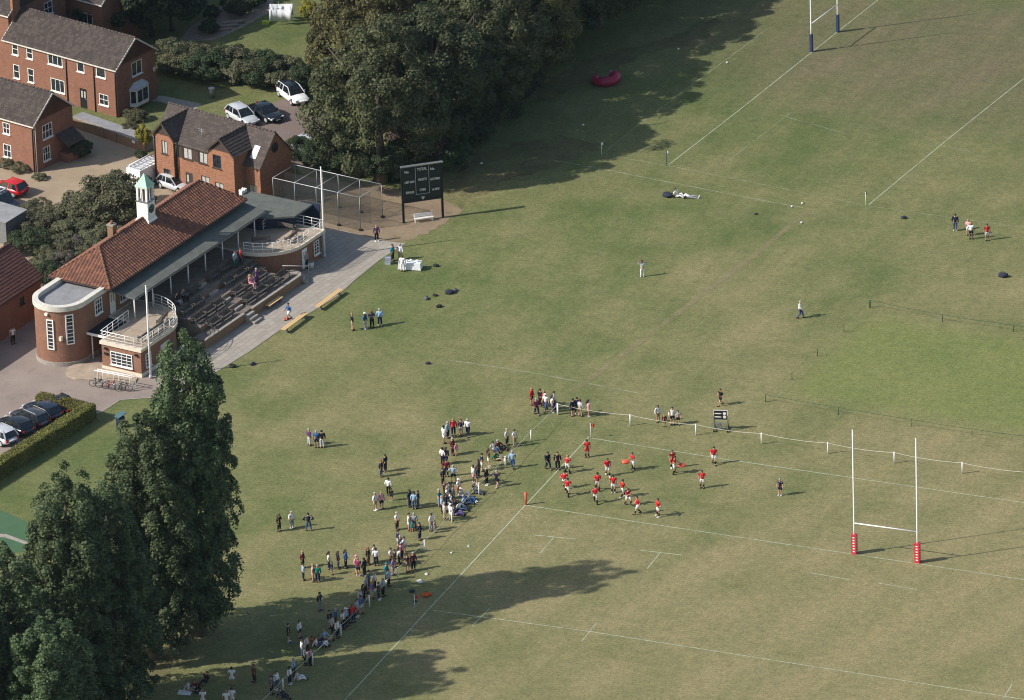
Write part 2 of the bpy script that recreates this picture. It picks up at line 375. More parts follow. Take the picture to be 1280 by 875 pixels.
# ------------------------------------------------------------------ the ground and the sheets that lie on it
def jag(poly, step=0.8, amp=0.12):
    out = []; n = len(poly)
    for i in range(n):
        a, b = Vector(poly[i][:2]), Vector(poly[(i + 1) % n][:2]); L = (b - a).length; k = max(1, int(L / step)); nn = Vector((-(b - a).y, (b - a).x)).normalized()
        for j in range(k):
            p = a.lerp(b, j / k) + nn * (random.uniform(-amp, amp) if j else 0); out.append((p.x, p.y))
    return out
def sheet(name, poly, z, mat, amp=0.0):
    pts = [(p[0], p[1]) for p in poly]
    if amp: pts = jag(pts, 0.7, amp)
    mb = MB(); mb.add([(x, y, z) for x, y in pts], [list(range(len(pts)))])
    o = mb.build(name, mat); tag(o, kind='structure')
    me = o.data
    if me.polygons[0].normal.z < 0: me.flip_normals()
    return o
def px(*pts): return [G(*p) for p in pts]
mb = MB(); mb.add([(-1500, -1500, 0), (1500, -1500, 0), (1500, 1500, 0), (-1500, 1500, 0)], [(0, 1, 2, 3)])
tag(mb.build('ground', MAT['turf']), kind='structure')
sheet('yard', px((-120, 150), (92, 158), (182, 188), (186, 206), (215, 240), (240, 262), (150, 300), (60, 330), (-120, 380)), 0.010, gravel, 0.15)
sheet('driveway', px((-150, 375), (60, 330), (140, 395), (205, 465), (192, 497), (150, 500), (127, 515), (0, 590), (-150, 690)), 0.022, drive, 0.10)
sheet('parking_yard', px((268, 160), (320, 140), (348, 126), (372, 118), (410, 135), (420, 200), (392, 212), (330, 200), (300, 185)), 0.010, blockpav, 0.12)
sheet('bare_ground', px((330, 215), (420, 225), (480, 232), (555, 250), (578, 264), (562, 272), (545, 286), (512, 300), (486, 303), (430, 290), (398, 285), (330, 262)), 0.010, earth, 0.35)
sheet('footpath', px((150, 118), (205, 120), (252, 130), (238, 142), (226, 136), (200, 127), (146, 124)), 0.010, concrete, 0.03)
sheet('patio', px((222, 52), (238, 34), (262, 18), (298, -6), (345, -6), (336, 16), (300, 36), (268, 50)), 0.010, patio_m, 0.05)
sheet('worn_soil_under_trees', px((545, 235), (600, 190), (690, 170), (760, 178), (720, 200), (640, 222), (575, 262)), 0.016, soil, 0.6)
sheet('worn_soil_under_poplars', px((110, 890), (180, 815), (235, 785), (262, 790), (235, 825), (170, 900)), 0.016, soilf, 0.9)
sheet('worn_verge', px((655, 130), (700, 92), (750, 68), (830, 48), (900, 20), (885, 48), (800, 72), (745, 95), (690, 128)), 0.016, soil, 0.6)
sheet('artificial_strip', px((-60, 632), (2, 638), (52, 662), (30, 690), (-60, 700)), 0.012, matgreen, 0.05)
sheet('strip_border', px((-60, 662), (8, 668), (38, 679), (36, 682), (6, 672), (-60, 668)), 0.022, concrete, 0.02)

def line(name, pts, wd, mat, z=0.020):
    mb = MB(); P = [Vector((p[0], p[1], 0)) for p in pts]
    for a, b in zip(P[:-1], P[1:]):
        d = (b - a).normalized(); n = Vector((-d.y, d.x, 0)) * wd / 2
        k = max(1, int((b - a).length / 4))
        for i in range(k):
            p, q = a.lerp(b, i / k), a.lerp(b, (i + 1) / k)
            mb.add([(p - n)[:2] + (z,), (q - n)[:2] + (z,), (q + n)[:2] + (z,), (p + n)[:2] + (z,)], [(0, 1, 2, 3)])
    return tag(mb.build(name, mat), kind='structure')
W1 = 0.092
line('pitch_touchline', [(0, 15), (0, -60)], W1 * 1.15, LINE)
line('pitch_goal_line', [(0.1, -0.2), (75, -0.2)], W1, LINE)
line('pitch_dead_ball_line', px((740, 548), (905, 574), (1290, 630)), W1, LINE)
line('pitch_22_metre_line', px((541, 763), (740, 790), (1290, 876)), W1, LINE)
for i, (a, b) in enumerate((((668, 669), (720, 674)), ((692, 672), (675, 692)), ((800, 688), (852, 694)), ((826, 690), (809, 711)), ((612, 761), (590, 783)), ((746, 779), (727, 802)), ((1013, 716), (1062, 725)), ((1098, 729), (1146, 737)), ((1265, 856), (1255, 872)))):
    line('pitch_dash', px(a, b), W1, LINE)
line('far_goal_line', px((836, 206), (925, 137), (1014, 66), (1110, -10)), W1, LINE)
line('far_22_metre_line', px((1086, 256), (1180, 178), (1295, 86)), W1, LINE)
line('far_touchline', px((752, 193), (834, 207), (960, 232), (1082, 257), (1295, 287)), W1, LINEF)
line('far_dead_ball_line', px((752, 193), (800, 155), (860, 110), (960, 36)), W1, LINEF)
line('far_dash', px((985, 147), (1060, 168)), W1, LINEF); line('far_dash', px((905, 205), (990, 140)), W1, LINEF); line('far_dash', px((1165, 180), (1215, 190)), W1, LINEF)
line('worn_track', px((1012, 262), (940, 322), (880, 367), (800, 428), (715, 490)), 0.6, STRAW)
line('worn_track', px((690, 200), (760, 213), (960, 252), (1005, 260)), 0.16, LINEF)
line('faint_turf_line', px((560, 450), (660, 465), (800, 492)), 0.18, LINEF)
line('square_boundary', px((957, 503), (1088, 385)), 0.10, STRAW)
sheet('paved_path', px((507, 304), (474, 325), (443, 350), (420, 371), (384, 393), (353, 410), (312, 439), (275, 462), (225, 490), (190, 497), (200, 465), (250, 400), (330, 330), (400, 284), (430, 289), (486, 302)), 0.016, paving, 0.04)

line('path_kerb', px((507, 304), (474, 325), (443, 350), (420, 371), (384, 393), (353, 410), (312, 439), (275, 462), (225, 490), (190, 497), (150, 500), (127, 515)), 0.14, concrete, 0.034)

# ------------------------------------------------------------------ building helpers
def wall(mb, p0, p1, z0, z1, ops=(), th=0.10, mi=0, gable=None):
    """wall face from p0 to p1 (outside on the right hand), with real openings (s0, s1, zb, zt) and their reveals; gable = height of a ridge over the middle"""
    p0, p1 = Vector((p0[0], p0[1], 0)), Vector((p1[0], p1[1], 0)); L = (p1 - p0).length; d = (p1 - p0) / L; n = Vector((d.y, -d.x, 0))
    xs = sorted({0.0, L} | {o[0] for o in ops} | {o[1] for o in ops}); zs = sorted({z0, z1} | {o[2] for o in ops} | {o[3] for o in ops})
    P = lambda s, z, k=0.0: tuple(p0 + d * s - n * k + Vector((0, 0, z)))
    for xa, xb in zip(xs[:-1], xs[1:]):
        for za, zb in zip(zs[:-1], zs[1:]):
            cx, cz = (xa + xb) / 2, (za + zb) / 2
            if any(o[0] < cx < o[1] and o[2] < cz < o[3] for o in ops): continue
            mb.add([P(xa, za), P(xb, za), P(xb, zb), P(xa, zb)], [(0, 1, 2, 3)], mi)
    for a, b, c, e in [o[:4] for o in ops]:
        mb.add([P(a, c), P(a, c, th), P(a, e, th), P(a, e)], [(0, 1, 2, 3)], mi); mb.add([P(b, c), P(b, e), P(b, e, th), P(b, c, th)], [(0, 1, 2, 3)], mi)
        mb.add([P(a, e), P(a, e, th), P(b, e, th), P(b, e)], [(0, 1, 2, 3)], mi); mb.add([P(a, c), P(b, c), P(b, c, th), P(a, c, th)], [(0, 1, 2, 3)], mi)
    if gable: mb.add([P(0, z1), P(L, z1), P(L / 2, gable)], [(0, 1, 2)], mi)

def window(parent, p0, p1, s0, s1, zb, zt, cols=2, rows=1, fm=None, gm=None, name='window', depth=0.07, sill=True, bars=0.05):
    """frame with glazing bars, its pane and its sill, in the wall that runs p0 -> p1"""
    fm = fm or white; gm = gm or glass
    p0, p1 = Vector((p0[0], p0[1], 0)), Vector((p1[0], p1[1], 0)); d = (p1 - p0).normalized(); n = Vector((d.y, -d.x, 0))
    rz = math.atan2(d.y, d.x); c = p0 + d * (s0 + s1) / 2; wd, h = s1 - s0, zt - zb; f = 0.075
    mb = MB()
    mb.box((-wd / 2 + f / 2, 0, h / 2), (f, 0.07, h)); mb.box((wd / 2 - f / 2, 0, h / 2), (f, 0.07, h))
    mb.box((0, 0, f / 2), (wd - 2 * f, 0.07, f)); mb.box((0, 0, h - f / 2), (wd - 2 * f, 0.07, f))
    for i in range(1, cols): mb.box((-wd / 2 + wd * i / cols, 0.004, h / 2), (bars, 0.055, h - 2 * f))
    for j in range(1, rows): mb.box((0, 0.008, h * j / rows), (wd - 2 * f, 0.045, bars))
    o = mb.build(name, fm, parent); q = c - n * (depth - 0.03); o.location = (q.x, q.y, zb); o.rotation_euler = (0, 0, rz)
    g = MB(); g.box((0, 0.02, h / 2), (wd - f, 0.012, h - f)); g.build('pane', gm, o)
    if sill:
        s = MB(); s.box((0, -0.085, -0.03), (wd + 0.12, 0.15, 0.055)); s.build('sill', fm, o)
    return o

def door(parent, p0, p1, s0, s1, zb, zt, m=None, name='door', lights=0, depth=0.07):
    p0, p1 = Vector((p0[0], p0[1], 0)), Vector((p1[0], p1[1], 0)); d = (p1 - p0).normalized(); n = Vector((d.y, -d.x, 0))
    c = p0 + d * (s0 + s1) / 2; wd, h = s1 - s0, zt - zb; mb = MB()
    mb.box((0, 0, h / 2), (wd, 0.05, h))
    for i in range(4): mb.box((-wd * .22 + wd * .44 * (i % 2), -0.03, h * .28 + h * .44 * (i // 2)), (wd * .3, 0.015, h * .32))
    o = mb.build(name, m or black, parent); q = c - n * (depth - 0.02); o.location = (q.x, q.y, zb); o.rotation_euler = (0, 0, math.atan2(d.y, d.x))
    hd = MB(); hd.box((wd * .38, -0.05, h * .48), (0.05, 0.06, 0.12)); hd.build('handle', galv, o)
    for k in range(lights):
        g = MB(); g.box((-wd * .2 + wd * .4 * k, -0.042, h * .7), (wd * .22, 0.012, h * .34)); g.build('pane', curtain, o)
    return o

def slope(mb, eL, eR, rR, rL, course=0.28, tw=0.28, wave=0.0, lift=0.035, mi=0):
    """one roof slope laid tile by tile: courses run from the eave eL-eR up to the ridge rL-rR"""
    eL, eR, rR, rL = map(Vector, (eL, eR, rR, rL)); ax = (eR - eL).normalized()
    up = (rL - eL) - ax * (rL - eL).dot(ax); H = up.length; up = up / H; nn = ax.cross(up).normalized()
    if nn.z < 0: nn = -nn
    rows = max(1, round(H / course)); k = 4 if wave else 1
    sl = lambda t: ((rL - eL).dot(ax)) * t; sr = lambda t: (eR - eL).dot(ax) + ((rR - eR).dot(ax)) * t
    for r in range(rows):
        t0, t1 = r / rows, (r + 1) / rows
        a0, b0, a1, b1 = sl(t0), sr(t0), sl(t1), sr(t1)
        off = 0 if wave else (r % 2) * tw / 2
        lo, hi = min(a0, a1), max(b0, b1)
        i0 = math.floor((lo - off) / tw); i1 = math.ceil((hi - off) / tw)
        for i in range(i0, i1):
            s0, s1 = off + i * tw, off + (i + 1) * tw
            q0a, q0b = max(s0, a0), min(s1, b0); q1a, q1b = max(s0, a1), min(s1, b1)
            if q0b - q0a < 0.02 and q1b - q1a < 0.02: continue
            if q0b <= q0a: q0a = q0b = min(max((s0 + s1) / 2, a0), b0)
            if q1b <= q1a: q1a = q1b = min(max((s0 + s1) / 2, a1), b1)
            gp = 0.0 if wave else 0.012
            vs_ = []; j1 = random.uniform(0, 0.012)
            for row, (qa, qb, t, z) in enumerate(((q0a, q0b, t0, -0.02), (q0a, q0b, t0, lift + j1), (q1a, q1b, t1, 0.004))):
                for c in range(k + 1):
                    s = qa + gp + (qb - qa - 2 * gp) * c / k
                    hgt = wave * (0.5 - 0.5 * math.cos(2 * math.pi * ((s - s0) / tw))) if (wave and row) else 0
                    p = eL + ax * s + up * (H * t + (0.05 if row == 2 and r < rows - 1 else 0)) + nn * (z + hgt)
                    vs_.append(tuple(p))
            fs = []
            for c in range(k):
                fs.append((c, c + 1, k + 2 + c, k + 1 + c)); fs.append((k + 1 + c, k + 2 + c, 2 * k + 3 + c, 2 * k + 2 + c))
            mb.add(vs_, fs, mi, False)

def ridgecap(mb, a, b, r=0.11, mi=0):
    a, b = Vector(a), Vector(b); k = max(1, int((b - a).length / 0.45))
    for i in range(k):
        p, q = a.lerp(b, i / k), a.lerp(b, (i + 0.97) / k)
        mb.tube([p + Vector((0, 0, -0.02)), q + Vector((0, 0, -0.02))], [r, r * 0.93], 8, mi)

# ------------------------------------------------------------------ the pavilion (local frame: x along the building, y = -v, v towards the field)
PO = G(178, 473.5)
pav = empty('pavilion', PO, PAV_AZ, 'long brick cricket pavilion with clay roof, clock turret and curved balconies', 'pavilion')
def V(u, v, z=0.0): return (u, -v, z)
# main block
w_ = MB(); fm = []
back, front = -12.6, -7.0
f0, f1 = V(5.0, front), V(27.6, front)
ops = [(0.5, 1.5, 2.9, 5.1)]
x = 2.2
while x < 21.5:
    ops.append((x, x + 1.5, 3.4, 5.1)); x += 2.1
wall(w_, f0, f1, 0.0, 6.0, ops)
# outside must be on the right hand: front wall runs +u seen from the field
wall(w_, V(27.6, front), V(27.6, back), 0, 6.0); wall(w_, V(27.6, back), V(5.0, back), 0, 6.0); wall(w_, V(5.0, back), V(5.0, front), 0, 6.0, [(4.0, 5.2, 3.4, 5.2)])
w_.build('wall', brick_pav, pav)
door(pav, f0, f1, 0.5, 1.5, 2.9, 5.1, white, 'balcony_door', 2)
for o in ops[1:]: window(pav, f0, f1, o[0], o[1], o[2], o[3], 3, 2)
# hipped clay roof
EZ, RZ = 6.0, 8.35
EL, ER, VB, VF = 4.45, 28.1, -13.05, -6.15
rm = (VB + VF) / 2; RL, RR = 8.0, 25.3
t_ = MB()
slope(t_, V(EL, VF, EZ), V(ER, VF, EZ), V(RR, rm, RZ), V(RL, rm, RZ), 0.34, 0.36, 0.10)
t_.build('front_roof_tiles', pantile, pav)['kind'] = 'stuff'
t_ = MB(); slope(t_, V(EL, VB, EZ), V(EL, VF, EZ), V(RL, rm, RZ), V(RL, rm, RZ), 0.34, 0.36, 0.10)
t_.build('hip_end_roof_tiles', pantile, pav)['kind'] = 'stuff'
t_ = MB(); slope(t_, V(ER, VF, EZ), V(ER, VB, EZ), V(RR, rm, RZ), V(RR, rm, RZ), 0.34, 0.36, 0.10)
slope(t_, V(ER, VB, EZ), V(EL, VB, EZ), V(RL, rm, RZ), V(RR, rm, RZ), 0.34, 0.36, 0.10)
t_.build('rear_roof_tiles', pantile, pav)['kind'] = 'stuff'
b_ = MB(); b_.add([V(EL, VF, EZ - .03), V(ER, VF, EZ - .03), V(ER, VB, EZ - .03), V(EL, VB, EZ - .03), V(RL, rm, RZ - .06), V(RR, rm, RZ - .06)], [(0, 1, 2, 3), (0, 1, 5, 4), (1, 2, 5), (2, 3, 4, 5), (3, 0, 4)])
b_.build('roof_boarding', timber, pav)
c_ = MB()
for a, b in ((V(RL, rm, RZ + .05), V(RR, rm, RZ + .05)), (V(EL, VF, EZ + .05), V(RL, rm, RZ + .05)), (V(EL, VB, EZ + .05), V(RL, rm, RZ + .05)), (V(ER, VF, EZ + .05), V(RR, rm, RZ + .05)), (V(ER, VB, EZ + .05), V(RR, rm, RZ + .05))): ridgecap(c_, a, b, 0.13)
c_.build('ridge_tiles', pantile, pav)['kind'] = 'stuff'
g_ = MB(); g_.bar(V(EL, VF + .07, EZ - .02), V(ER, VF + .07, EZ - .02), 0.12, 0.11); g_.bar(V(EL - .07, VB, EZ - .02), V(EL - .07, VF, EZ - .02), 0.12, 0.11); g_.build('gutter', timber, pav)
# clock turret on the ridge
tu = 16.1
tm = MB(); tm.box(V(tu, rm, 8.9), (1.25, 1.25, 2.1)); tm.add([V(tu - .78, rm - .78, 7.95), V(tu + .78, rm - .78, 7.95), V(tu + .78, rm + .78, 7.95), V(tu - .78, rm + .78, 7.95), V(tu - .66, rm - .66, 8.25), V(tu + .66, rm - .66, 8.25), V(tu + .66, rm + .66, 8.25), V(tu - .66, rm + .66, 8.25)], [(0, 1, 5, 4), (1, 2, 6, 5), (2, 3, 7, 6), (3, 0, 4, 7)])
turret = tm.build('clock_turret', white, pav)
s_ = MB(); s_.box(V(tu, rm, 10.0), (1.36, 1.36, 0.12)); s_.build('ledge', iron, turret)
for dx in (-.5, .5):
    for dy in (-.5, .5):
        q = MB(); q.box(V(tu + dx, rm + dy, 10.72), (0.2, 0.2, 1.33)); q.build('belfry_post', white, turret)
for dx, dy in ((-.5, 0), (.5, 0), (0, -.5), (0, .5)):
    q = MB(); q.box(V(tu + dx, rm + dy, 10.72), (0.09, 0.09, 1.33)); q.build('belfry_mullion', white, turret)
q = MB(); q.box(V(tu, rm, 10.65), (0.5, 0.5, 1.15)); q.build('bell', timber, turret)
q = MB(); q.box(V(tu, rm, 11.44), (1.3, 1.3, 0.13)); q.build('cornice', white, turret)
q = MB(); n8 = [V(tu - .72, rm - .72, 11.51), V(tu + .72, rm - .72, 11.51), V(tu + .72, rm + .72, 11.51), V(tu - .72, rm + .72, 11.51), V(tu - .42, rm - .42, 11.95), V(tu + .42, rm - .42, 11.95), V(tu + .42, rm + .42, 11.95), V(tu - .42, rm + .42, 11.95), V(tu, rm, 12.75)]
q.add(n8, [(3, 2, 1, 0), (0, 1, 5, 4), (1, 2, 6, 5), (2, 3, 7, 6), (3, 0, 4, 7), (4, 5, 8), (5, 6, 8), (6, 7, 8), (7, 4, 8)]); q.build('copper_roof', copper, turret)
q = MB(); q.tube([V(tu, rm, 12.7), V(tu, rm, 13.5)], 0.03, 6); q.build('finial', iron, turret)
for side in (1, -1):
    q = MB(); q.tube([V(tu, rm + side * .60, 9.2), V(tu, rm + side * .68, 9.2)], 0.42, 20, smooth=False)
    cf = q.build('clock_face', black, turret)
    h = MB()
    for k in range(12):
        a = k * math.pi / 6; h.box((tu + .34 * math.sin(a), -(rm + side * .685), 9.2 + .34 * math.cos(a)), (0.045, 0.012, 0.045))
    h.bar((tu, -(rm + side * .69), 9.2), (tu + .05, -(rm + side * .69), 9.48), 0.03, 0.03); h.bar((tu, -(rm + side * .69), 9.2), (tu - .18, -(rm + side * .69), 9.26), 0.035, 0.035)
    h.build('clock_hands', copper, cf)
# chimney stub on the rear slope
q = MB(); q.box(V(11.5, rm - .85, 8.2), (0.62, 0.62, 1.7)); ch = q.build('chimney', brick_wall, pav)
q = MB(); q.box(V(11.5, rm - .85, 9.08), (0.74, 0.74, 0.12)); q.build('chimney_cap', concrete, ch)
q = MB(); q.tube([V(11.5, rm - .85, 9.1), V(11.5, rm - .85, 9.45)], [0.16, 0.13], 10); q.build('chimney_pot', pantile, ch)
# veranda canopy
q = MB()
UL, UR = 5.35, 28.4
q.add([V(UL, -7.0, 5.55), V(UR, -7.0, 5.55), V(UR, -4.25, 5.05), V(UL + .35, -4.25, 5.05), V(UL, -7.0, 5.43), V(UR, -7.0, 5.43), V(UR, -4.25, 4.9), V(UL + .35, -4.25, 4.9)], [(0, 3, 2, 1), (4, 5, 6, 7), (3, 7, 6, 2), (0, 4, 7, 3), (1, 2, 6, 5)])
cn = q.build('canopy', felt, pav)
q = MB(); q.bar(V(UL + .35, -4.2, 4.93), V(UR, -4.2, 4.93), 0.05, 0.10); q.bar(V(UL + .3, -4.2, 4.93), V(UL - .05, -7.0, 5.45), 0.05, 0.12); q.build('fascia', iron, cn)
for u in (5.75, 8.85, 11.95, 14.95, 17.95, 20.95, 23.7, 26.6):
    q = MB(); q.tube([V(u, -4.4, 2.9), V(u, -4.4, 4.92)], 0.065, 8); q.build('canopy_post', white, pav)
# rounded tower at the near end
q = MB(); cu, cv, rr = 1.1, -9.45, 2.55
def dshape(r, ext=5.0, n=28, back_=True):
    P = [V(ext, cv + r)] if back_ else []
    P += [V(cu - r * math.sin(a), cv + r * math.cos(a)) for a in [math.pi * i / n for i in range(n + 1)]]
    if back_: P.append(V(ext, cv - r))
    return [(p[0], p[1]) for p in P]
def ring(mb, outer, inner, z0, z1, mi=0):
    n = len(outer)
    vv = [(p[0], p[1], z0) for p in outer] + [(p[0], p[1], z1) for p in outer] + [(p[0], p[1], z0) for p in inner] + [(p[0], p[1], z1) for p in inner]
    fs = []
    for i in range(n - 1):
        fs += [(i, i + 1, n + i + 1, n + i), (2 * n + i + 1, 2 * n + i, 3 * n + i, 3 * n + i + 1), (n + i, n + i + 1, 3 * n + i + 1, 3 * n + i), (i + 1, i, 2 * n + i, 2 * n + i + 1)]
    mb.add(vv, fs, mi)
q.prism(dshape(rr), 0.0, 5.6)
tower = q.build('round_tower', brick_pav, pav)
q = MB(); ring(q, dshape(rr + .12), dshape(rr - .42), 5.6, 6.1); q.build('parapet', stone, tower)
q = MB(); q.prism(dshape(rr - .42), 5.6, 5.66); q.build('flat_roof', feltl, tower)
q = MB(); ring(q, dshape(rr + .10), dshape(rr - .05), 0.0, 0.42); q.build('plinth', concrete, tower)
def tower_window(ang, z0, z1, wd, rows):
    a = R(ang); c = V(cu - (rr + .0) * math.cos(a), cv + (rr + .0) * math.sin(a)); h = z1 - z0; mb = MB(); f = .11
    mb.box((-wd / 2 + f / 2, 0, h / 2), (f, 0.16, h)); mb.box((wd / 2 - f / 2, 0, h / 2), (f, 0.16, h)); mb.box((0, 0, f / 2), (wd - 2 * f, .16, f)); mb.box((0, 0, h - f / 2), (wd - 2 * f, .16, f))
    for j in range(1, rows): mb.box((0, .01, h * j / rows), (wd - 2 * f, .12, .07))
    o = mb.build('tall_window', white, tower); o.location = (c[0], c[1], z0)
    nx, ny = -math.cos(a), -math.sin(a)      # outward, local frame
    o.rotation_euler = (0, 0, math.atan2(ny, nx) + math.pi / 2)
    g = MB(); g.box((0, 0.0, h / 2), (wd - f, .08, h - f)); g.build('pane', glass, o)
tower_window(8, 1.7, 4.75, 0.72, 8); tower_window(50, 2.2, 5.25, 0.78, 8)
q = MB(); window(tower, V(1.1, cv + rr), V(5.0, cv + rr), 1.7, 2.9, 3.9, 5.4, 3, 3, white, glass, 'window', -0.02)
q = MB(); q.box((0, 0, 0), (0.25, 0.3, 0.2)); q.tube([(0, 0, 0), (0.3, -0.1, 0.15)], 0.04, 6); o = q.build('floodlight', white, tower); o.location = V(cu - (rr + .15) * math.cos(R(12)), cv + (rr + .15) * math.sin(R(2)), 5.3)
q = MB(); q.box((0, 0, 0), (0.3, 0.25, 0.4)); o = q.build('alarm_box', cream, tower); o.location = V(cu - (rr + .08) * math.cos(R(30)), cv + (rr + .08) * math.sin(R(30)), 2.9)
q = MB(); q.tube([V(cu - .35, cv - rr - .08, 0), V(cu - .35, cv - rr - .08, 5.6)], 0.06, 6); q.build('drainpipe', white, tower)
# entrance porch between tower and balcony
q = MB(); q.span(V(1.35, -7.0, 2.62), V(5.0, -4.62, 2.80)); pr = q.build('porch_roof', navyroof, pav)
q = MB(); q.bar(V(1.30, -7.05, 2.70), V(1.30, -4.62, 2.70), 0.06, 0.24); q.build('fascia', white, pr)
q = MB(); q.span(V(3.9, -6.9, 0), V(4.05, -4.6, 2.6)); q.build('porch_wall', black, pr)
q = MB(); q.tube([V(1.7, -6.6, 0), V(1.7, -6.6, 2.6)], 0.07, 8); q.build('porch_post', white, pr)

def smooth_rail(path, z, closed=False):
    return [V(p[0], p[1], z) for p in path]
def balcony(name, walls, lip, rail_path, extra=()):
    """brick room with a cream slab lip and white two-bar railing round the roof terrace"""
    b = MB()
    n = len(walls)
    b.prism([V(*p)[:2] for p in walls], 0, 2.62)
    body = b.build(name, brick_pav, pav)
    s = MB(); s.prism([V(*p)[:2] for p in lip], 2.62, 2.93); slab = s.build('slab', cream, body)
    s = MB(); s.prism([V(*p)[:2] for p in inset(lip, (sum(p[0] for p in lip) / len(lip), sum(p[1] for p in lip) / len(lip)), .93)], 2.9301, 2.945); s.build('deck', deck_m, body)
    rl = MB(); P = [Vector(V(p[0], p[1], 2.93)) for p in rail_path]
    for a, c in zip(P[:-1], P[1:]):
        for z, r in ((1.0, .035), (.68, .022), (.36, .022)): rl.tube([a + Vector((0, 0, z)), c + Vector((0, 0, z))], r, 6)
    tot = 0; L = [0]
    for a, c in zip(P[:-1], P[1:]): tot += (c - a).length; L.append(tot)
    k = round(tot / 0.95)
    for i in range(k + 1):
        s_ = tot * i / k
        for j in range(len(P) - 1):
            if L[j] <= s_ <= L[j + 1] + 1e-6:
                p = P[j].lerp(P[j + 1], (s_ - L[j]) / (L[j + 1] - L[j])); rl.tube([p, p + Vector((0, 0, 1.0))], .032, 6); break
    rl.build('railing', white, body)
    return body
inset = lambda P, c, k: [(c[0] + (p[0] - c[0]) * k, c[1] + (p[1] - c[1]) * k) for p in P]
def arc(c0, ru, rv, a0, a1, n=12): return [(c0[0] + ru * math.cos(R(a0 + (a1 - a0) * i / n)), c0[1] + rv * math.sin(R(a0 + (a1 - a0) * i / n))) for i in range(n + 1)]
lipA = [(0.0, -4.62), (0.0, 0.0), (5.0, 0.0)] + arc((5.0, -4.8), 4.55, 4.8, 90, 0)[1:] 
lipA = lipA[:-1] + [(9.55, -6.95), (5.05, -6.95), (5.05, -4.62)]
wallsA = [(0.16, -4.5), (0.16, -0.16), (4.9, -0.16)] + arc((4.9, -4.8), 4.4, 4.64, 90, 0)[1:-1] + [(9.3, -6.9), (5.1, -6.9), (5.1, -4.5)]
railA = [(5.2, -4.75), (0.15, -4.5), (0.15, -0.14), (5.0, -0.14)] + arc((5.0, -4.8), 4.40, 4.66, 90, 2)[1:]
# the slab of balcony A is pierced by nothing: the terrace lies on it
nearb = balcony('near_balcony', wallsA, lipA, railA)
pl = MB(); pl.span(V(0.10, -4.55, 0), V(4.8, -0.10, 0.4)); pl.build('plinth', cream, nearb)
aw, bw = V(0.16, -4.5), V(0.16, -0.16)
window(nearb, bw, aw, 0.9, 3.35, 0.75, 2.05, 4, 4, white, glass, 'window', -0.03) if False else window(nearb, aw, bw, 1.0, 3.4, 0.75, 2.1, 4, 4, white, glass, 'window', -0.03)
window(nearb, V(0.16, -0.16), V(4.9, -0.16), 0.7, 1.6, 0.75, 2.1, 2, 4, white, glass, 'window', -0.03)
q = MB(); q.box(V(4.2, -0.13, 1.5), (1.5, 0.06, 1.0)); q.build('notice_panel', stone, nearb)
for v_ in (-4.0, -.6):
    q = MB(); q.box(V(0.06, v_, 2.25), (0.22, 0.3, 0.16)); q.build('wall_lamp', black, nearb)
q = MB(); q.box(V(0.1, -4.0, 1.7), (0.14, 0.42, 0.2)); q.build('sign_plate', black, nearb)
# far balcony, with the curved end towards the terrace
lipB = [(31.35, -4.75), (31.35, 0.55), (27.6, 0.55)] + arc((27.6, -4.2), 4.45, 4.75, 90, 180)[1:] + [(23.15, -6.95), (28.3, -6.95), (28.3, -4.75)]
wallsB = [(31.15, -4.6), (31.15, 0.1), (27.6, 0.1)] + arc((27.6, -4.2), 4.2, 4.3, 90, 180)[1:] + [(23.4, -6.9), (28.2, -6.9), (28.2, -4.6)]
railB = [(28.4, -4.6), (31.2, -4.6), (31.2, 0.40), (27.6, 0.40)] + arc((27.6, -4.2), 4.3, 4.6, 90, 172)[1:]
farb = balcony('far_balcony', wallsB, lipB, railB)
window(farb, V(27.6, 0.1), V(31.15, 0.1), 2.2, 3.1, 0.7, 2.1, 2, 4, white, glass, 'window', -0.03)
door(farb, V(27.6, 0.1), V(31.15, 0.1), 0.1, 0.95, 0.1, 2.1, white, 'side_door', 2, -0.03)
q = MB(); hp = [V(24.2, 0.2, 1.9), V(26.9, 1.0, 0.95), V(27.3, 1.1, 0.95), V(27.3, 1.1, 0.05)]; q.tube(hp, 0.035, 6); q.build('handrail', white, farb)
# annexe hut with felt roof and navy boards
q = MB(); hutw = [(28.45, -9.0), (28.45, -5.1), (30.3, -2.6), (32.9, -2.6), (32.9, -9.0)]
q.prism([V(*p)[:2] for p in hutw], 0, 4.2); hut = q.build('annexe', navy, pav)
q = MB(); rf = [(28.2, -9.2), (28.2, -4.3), (29.9, -1.9), (33.05, -1.9), (33.05, -9.2)]; q.prism([V(*p)[:2] for p in rf], 4.22, 4.4); q.build('felt_roof', felt, hut)
q = MB(); q.span(V(33.1, -3.2, 0), V(33.25, -1.2, 4.45)); q.build('navy_screen', navy, hut)
q = MB(); q.span(V(33.05, -12.5, 0), V(33.15, -9.1, 3.2)); q.build('navy_fence', navy, hut)
for k in range(2):
    q = MB(); q.box(V(32.6 - .5 * k, -9.35, 4.55), (0.4, 0.35, 0.4)); q.tube([V(32.6 - .5 * k, -9.35, 4.6), V(32.6 - .5 * k, -9.6, 4.75)], .12, 8); q.build('roof_vent', white, hut)

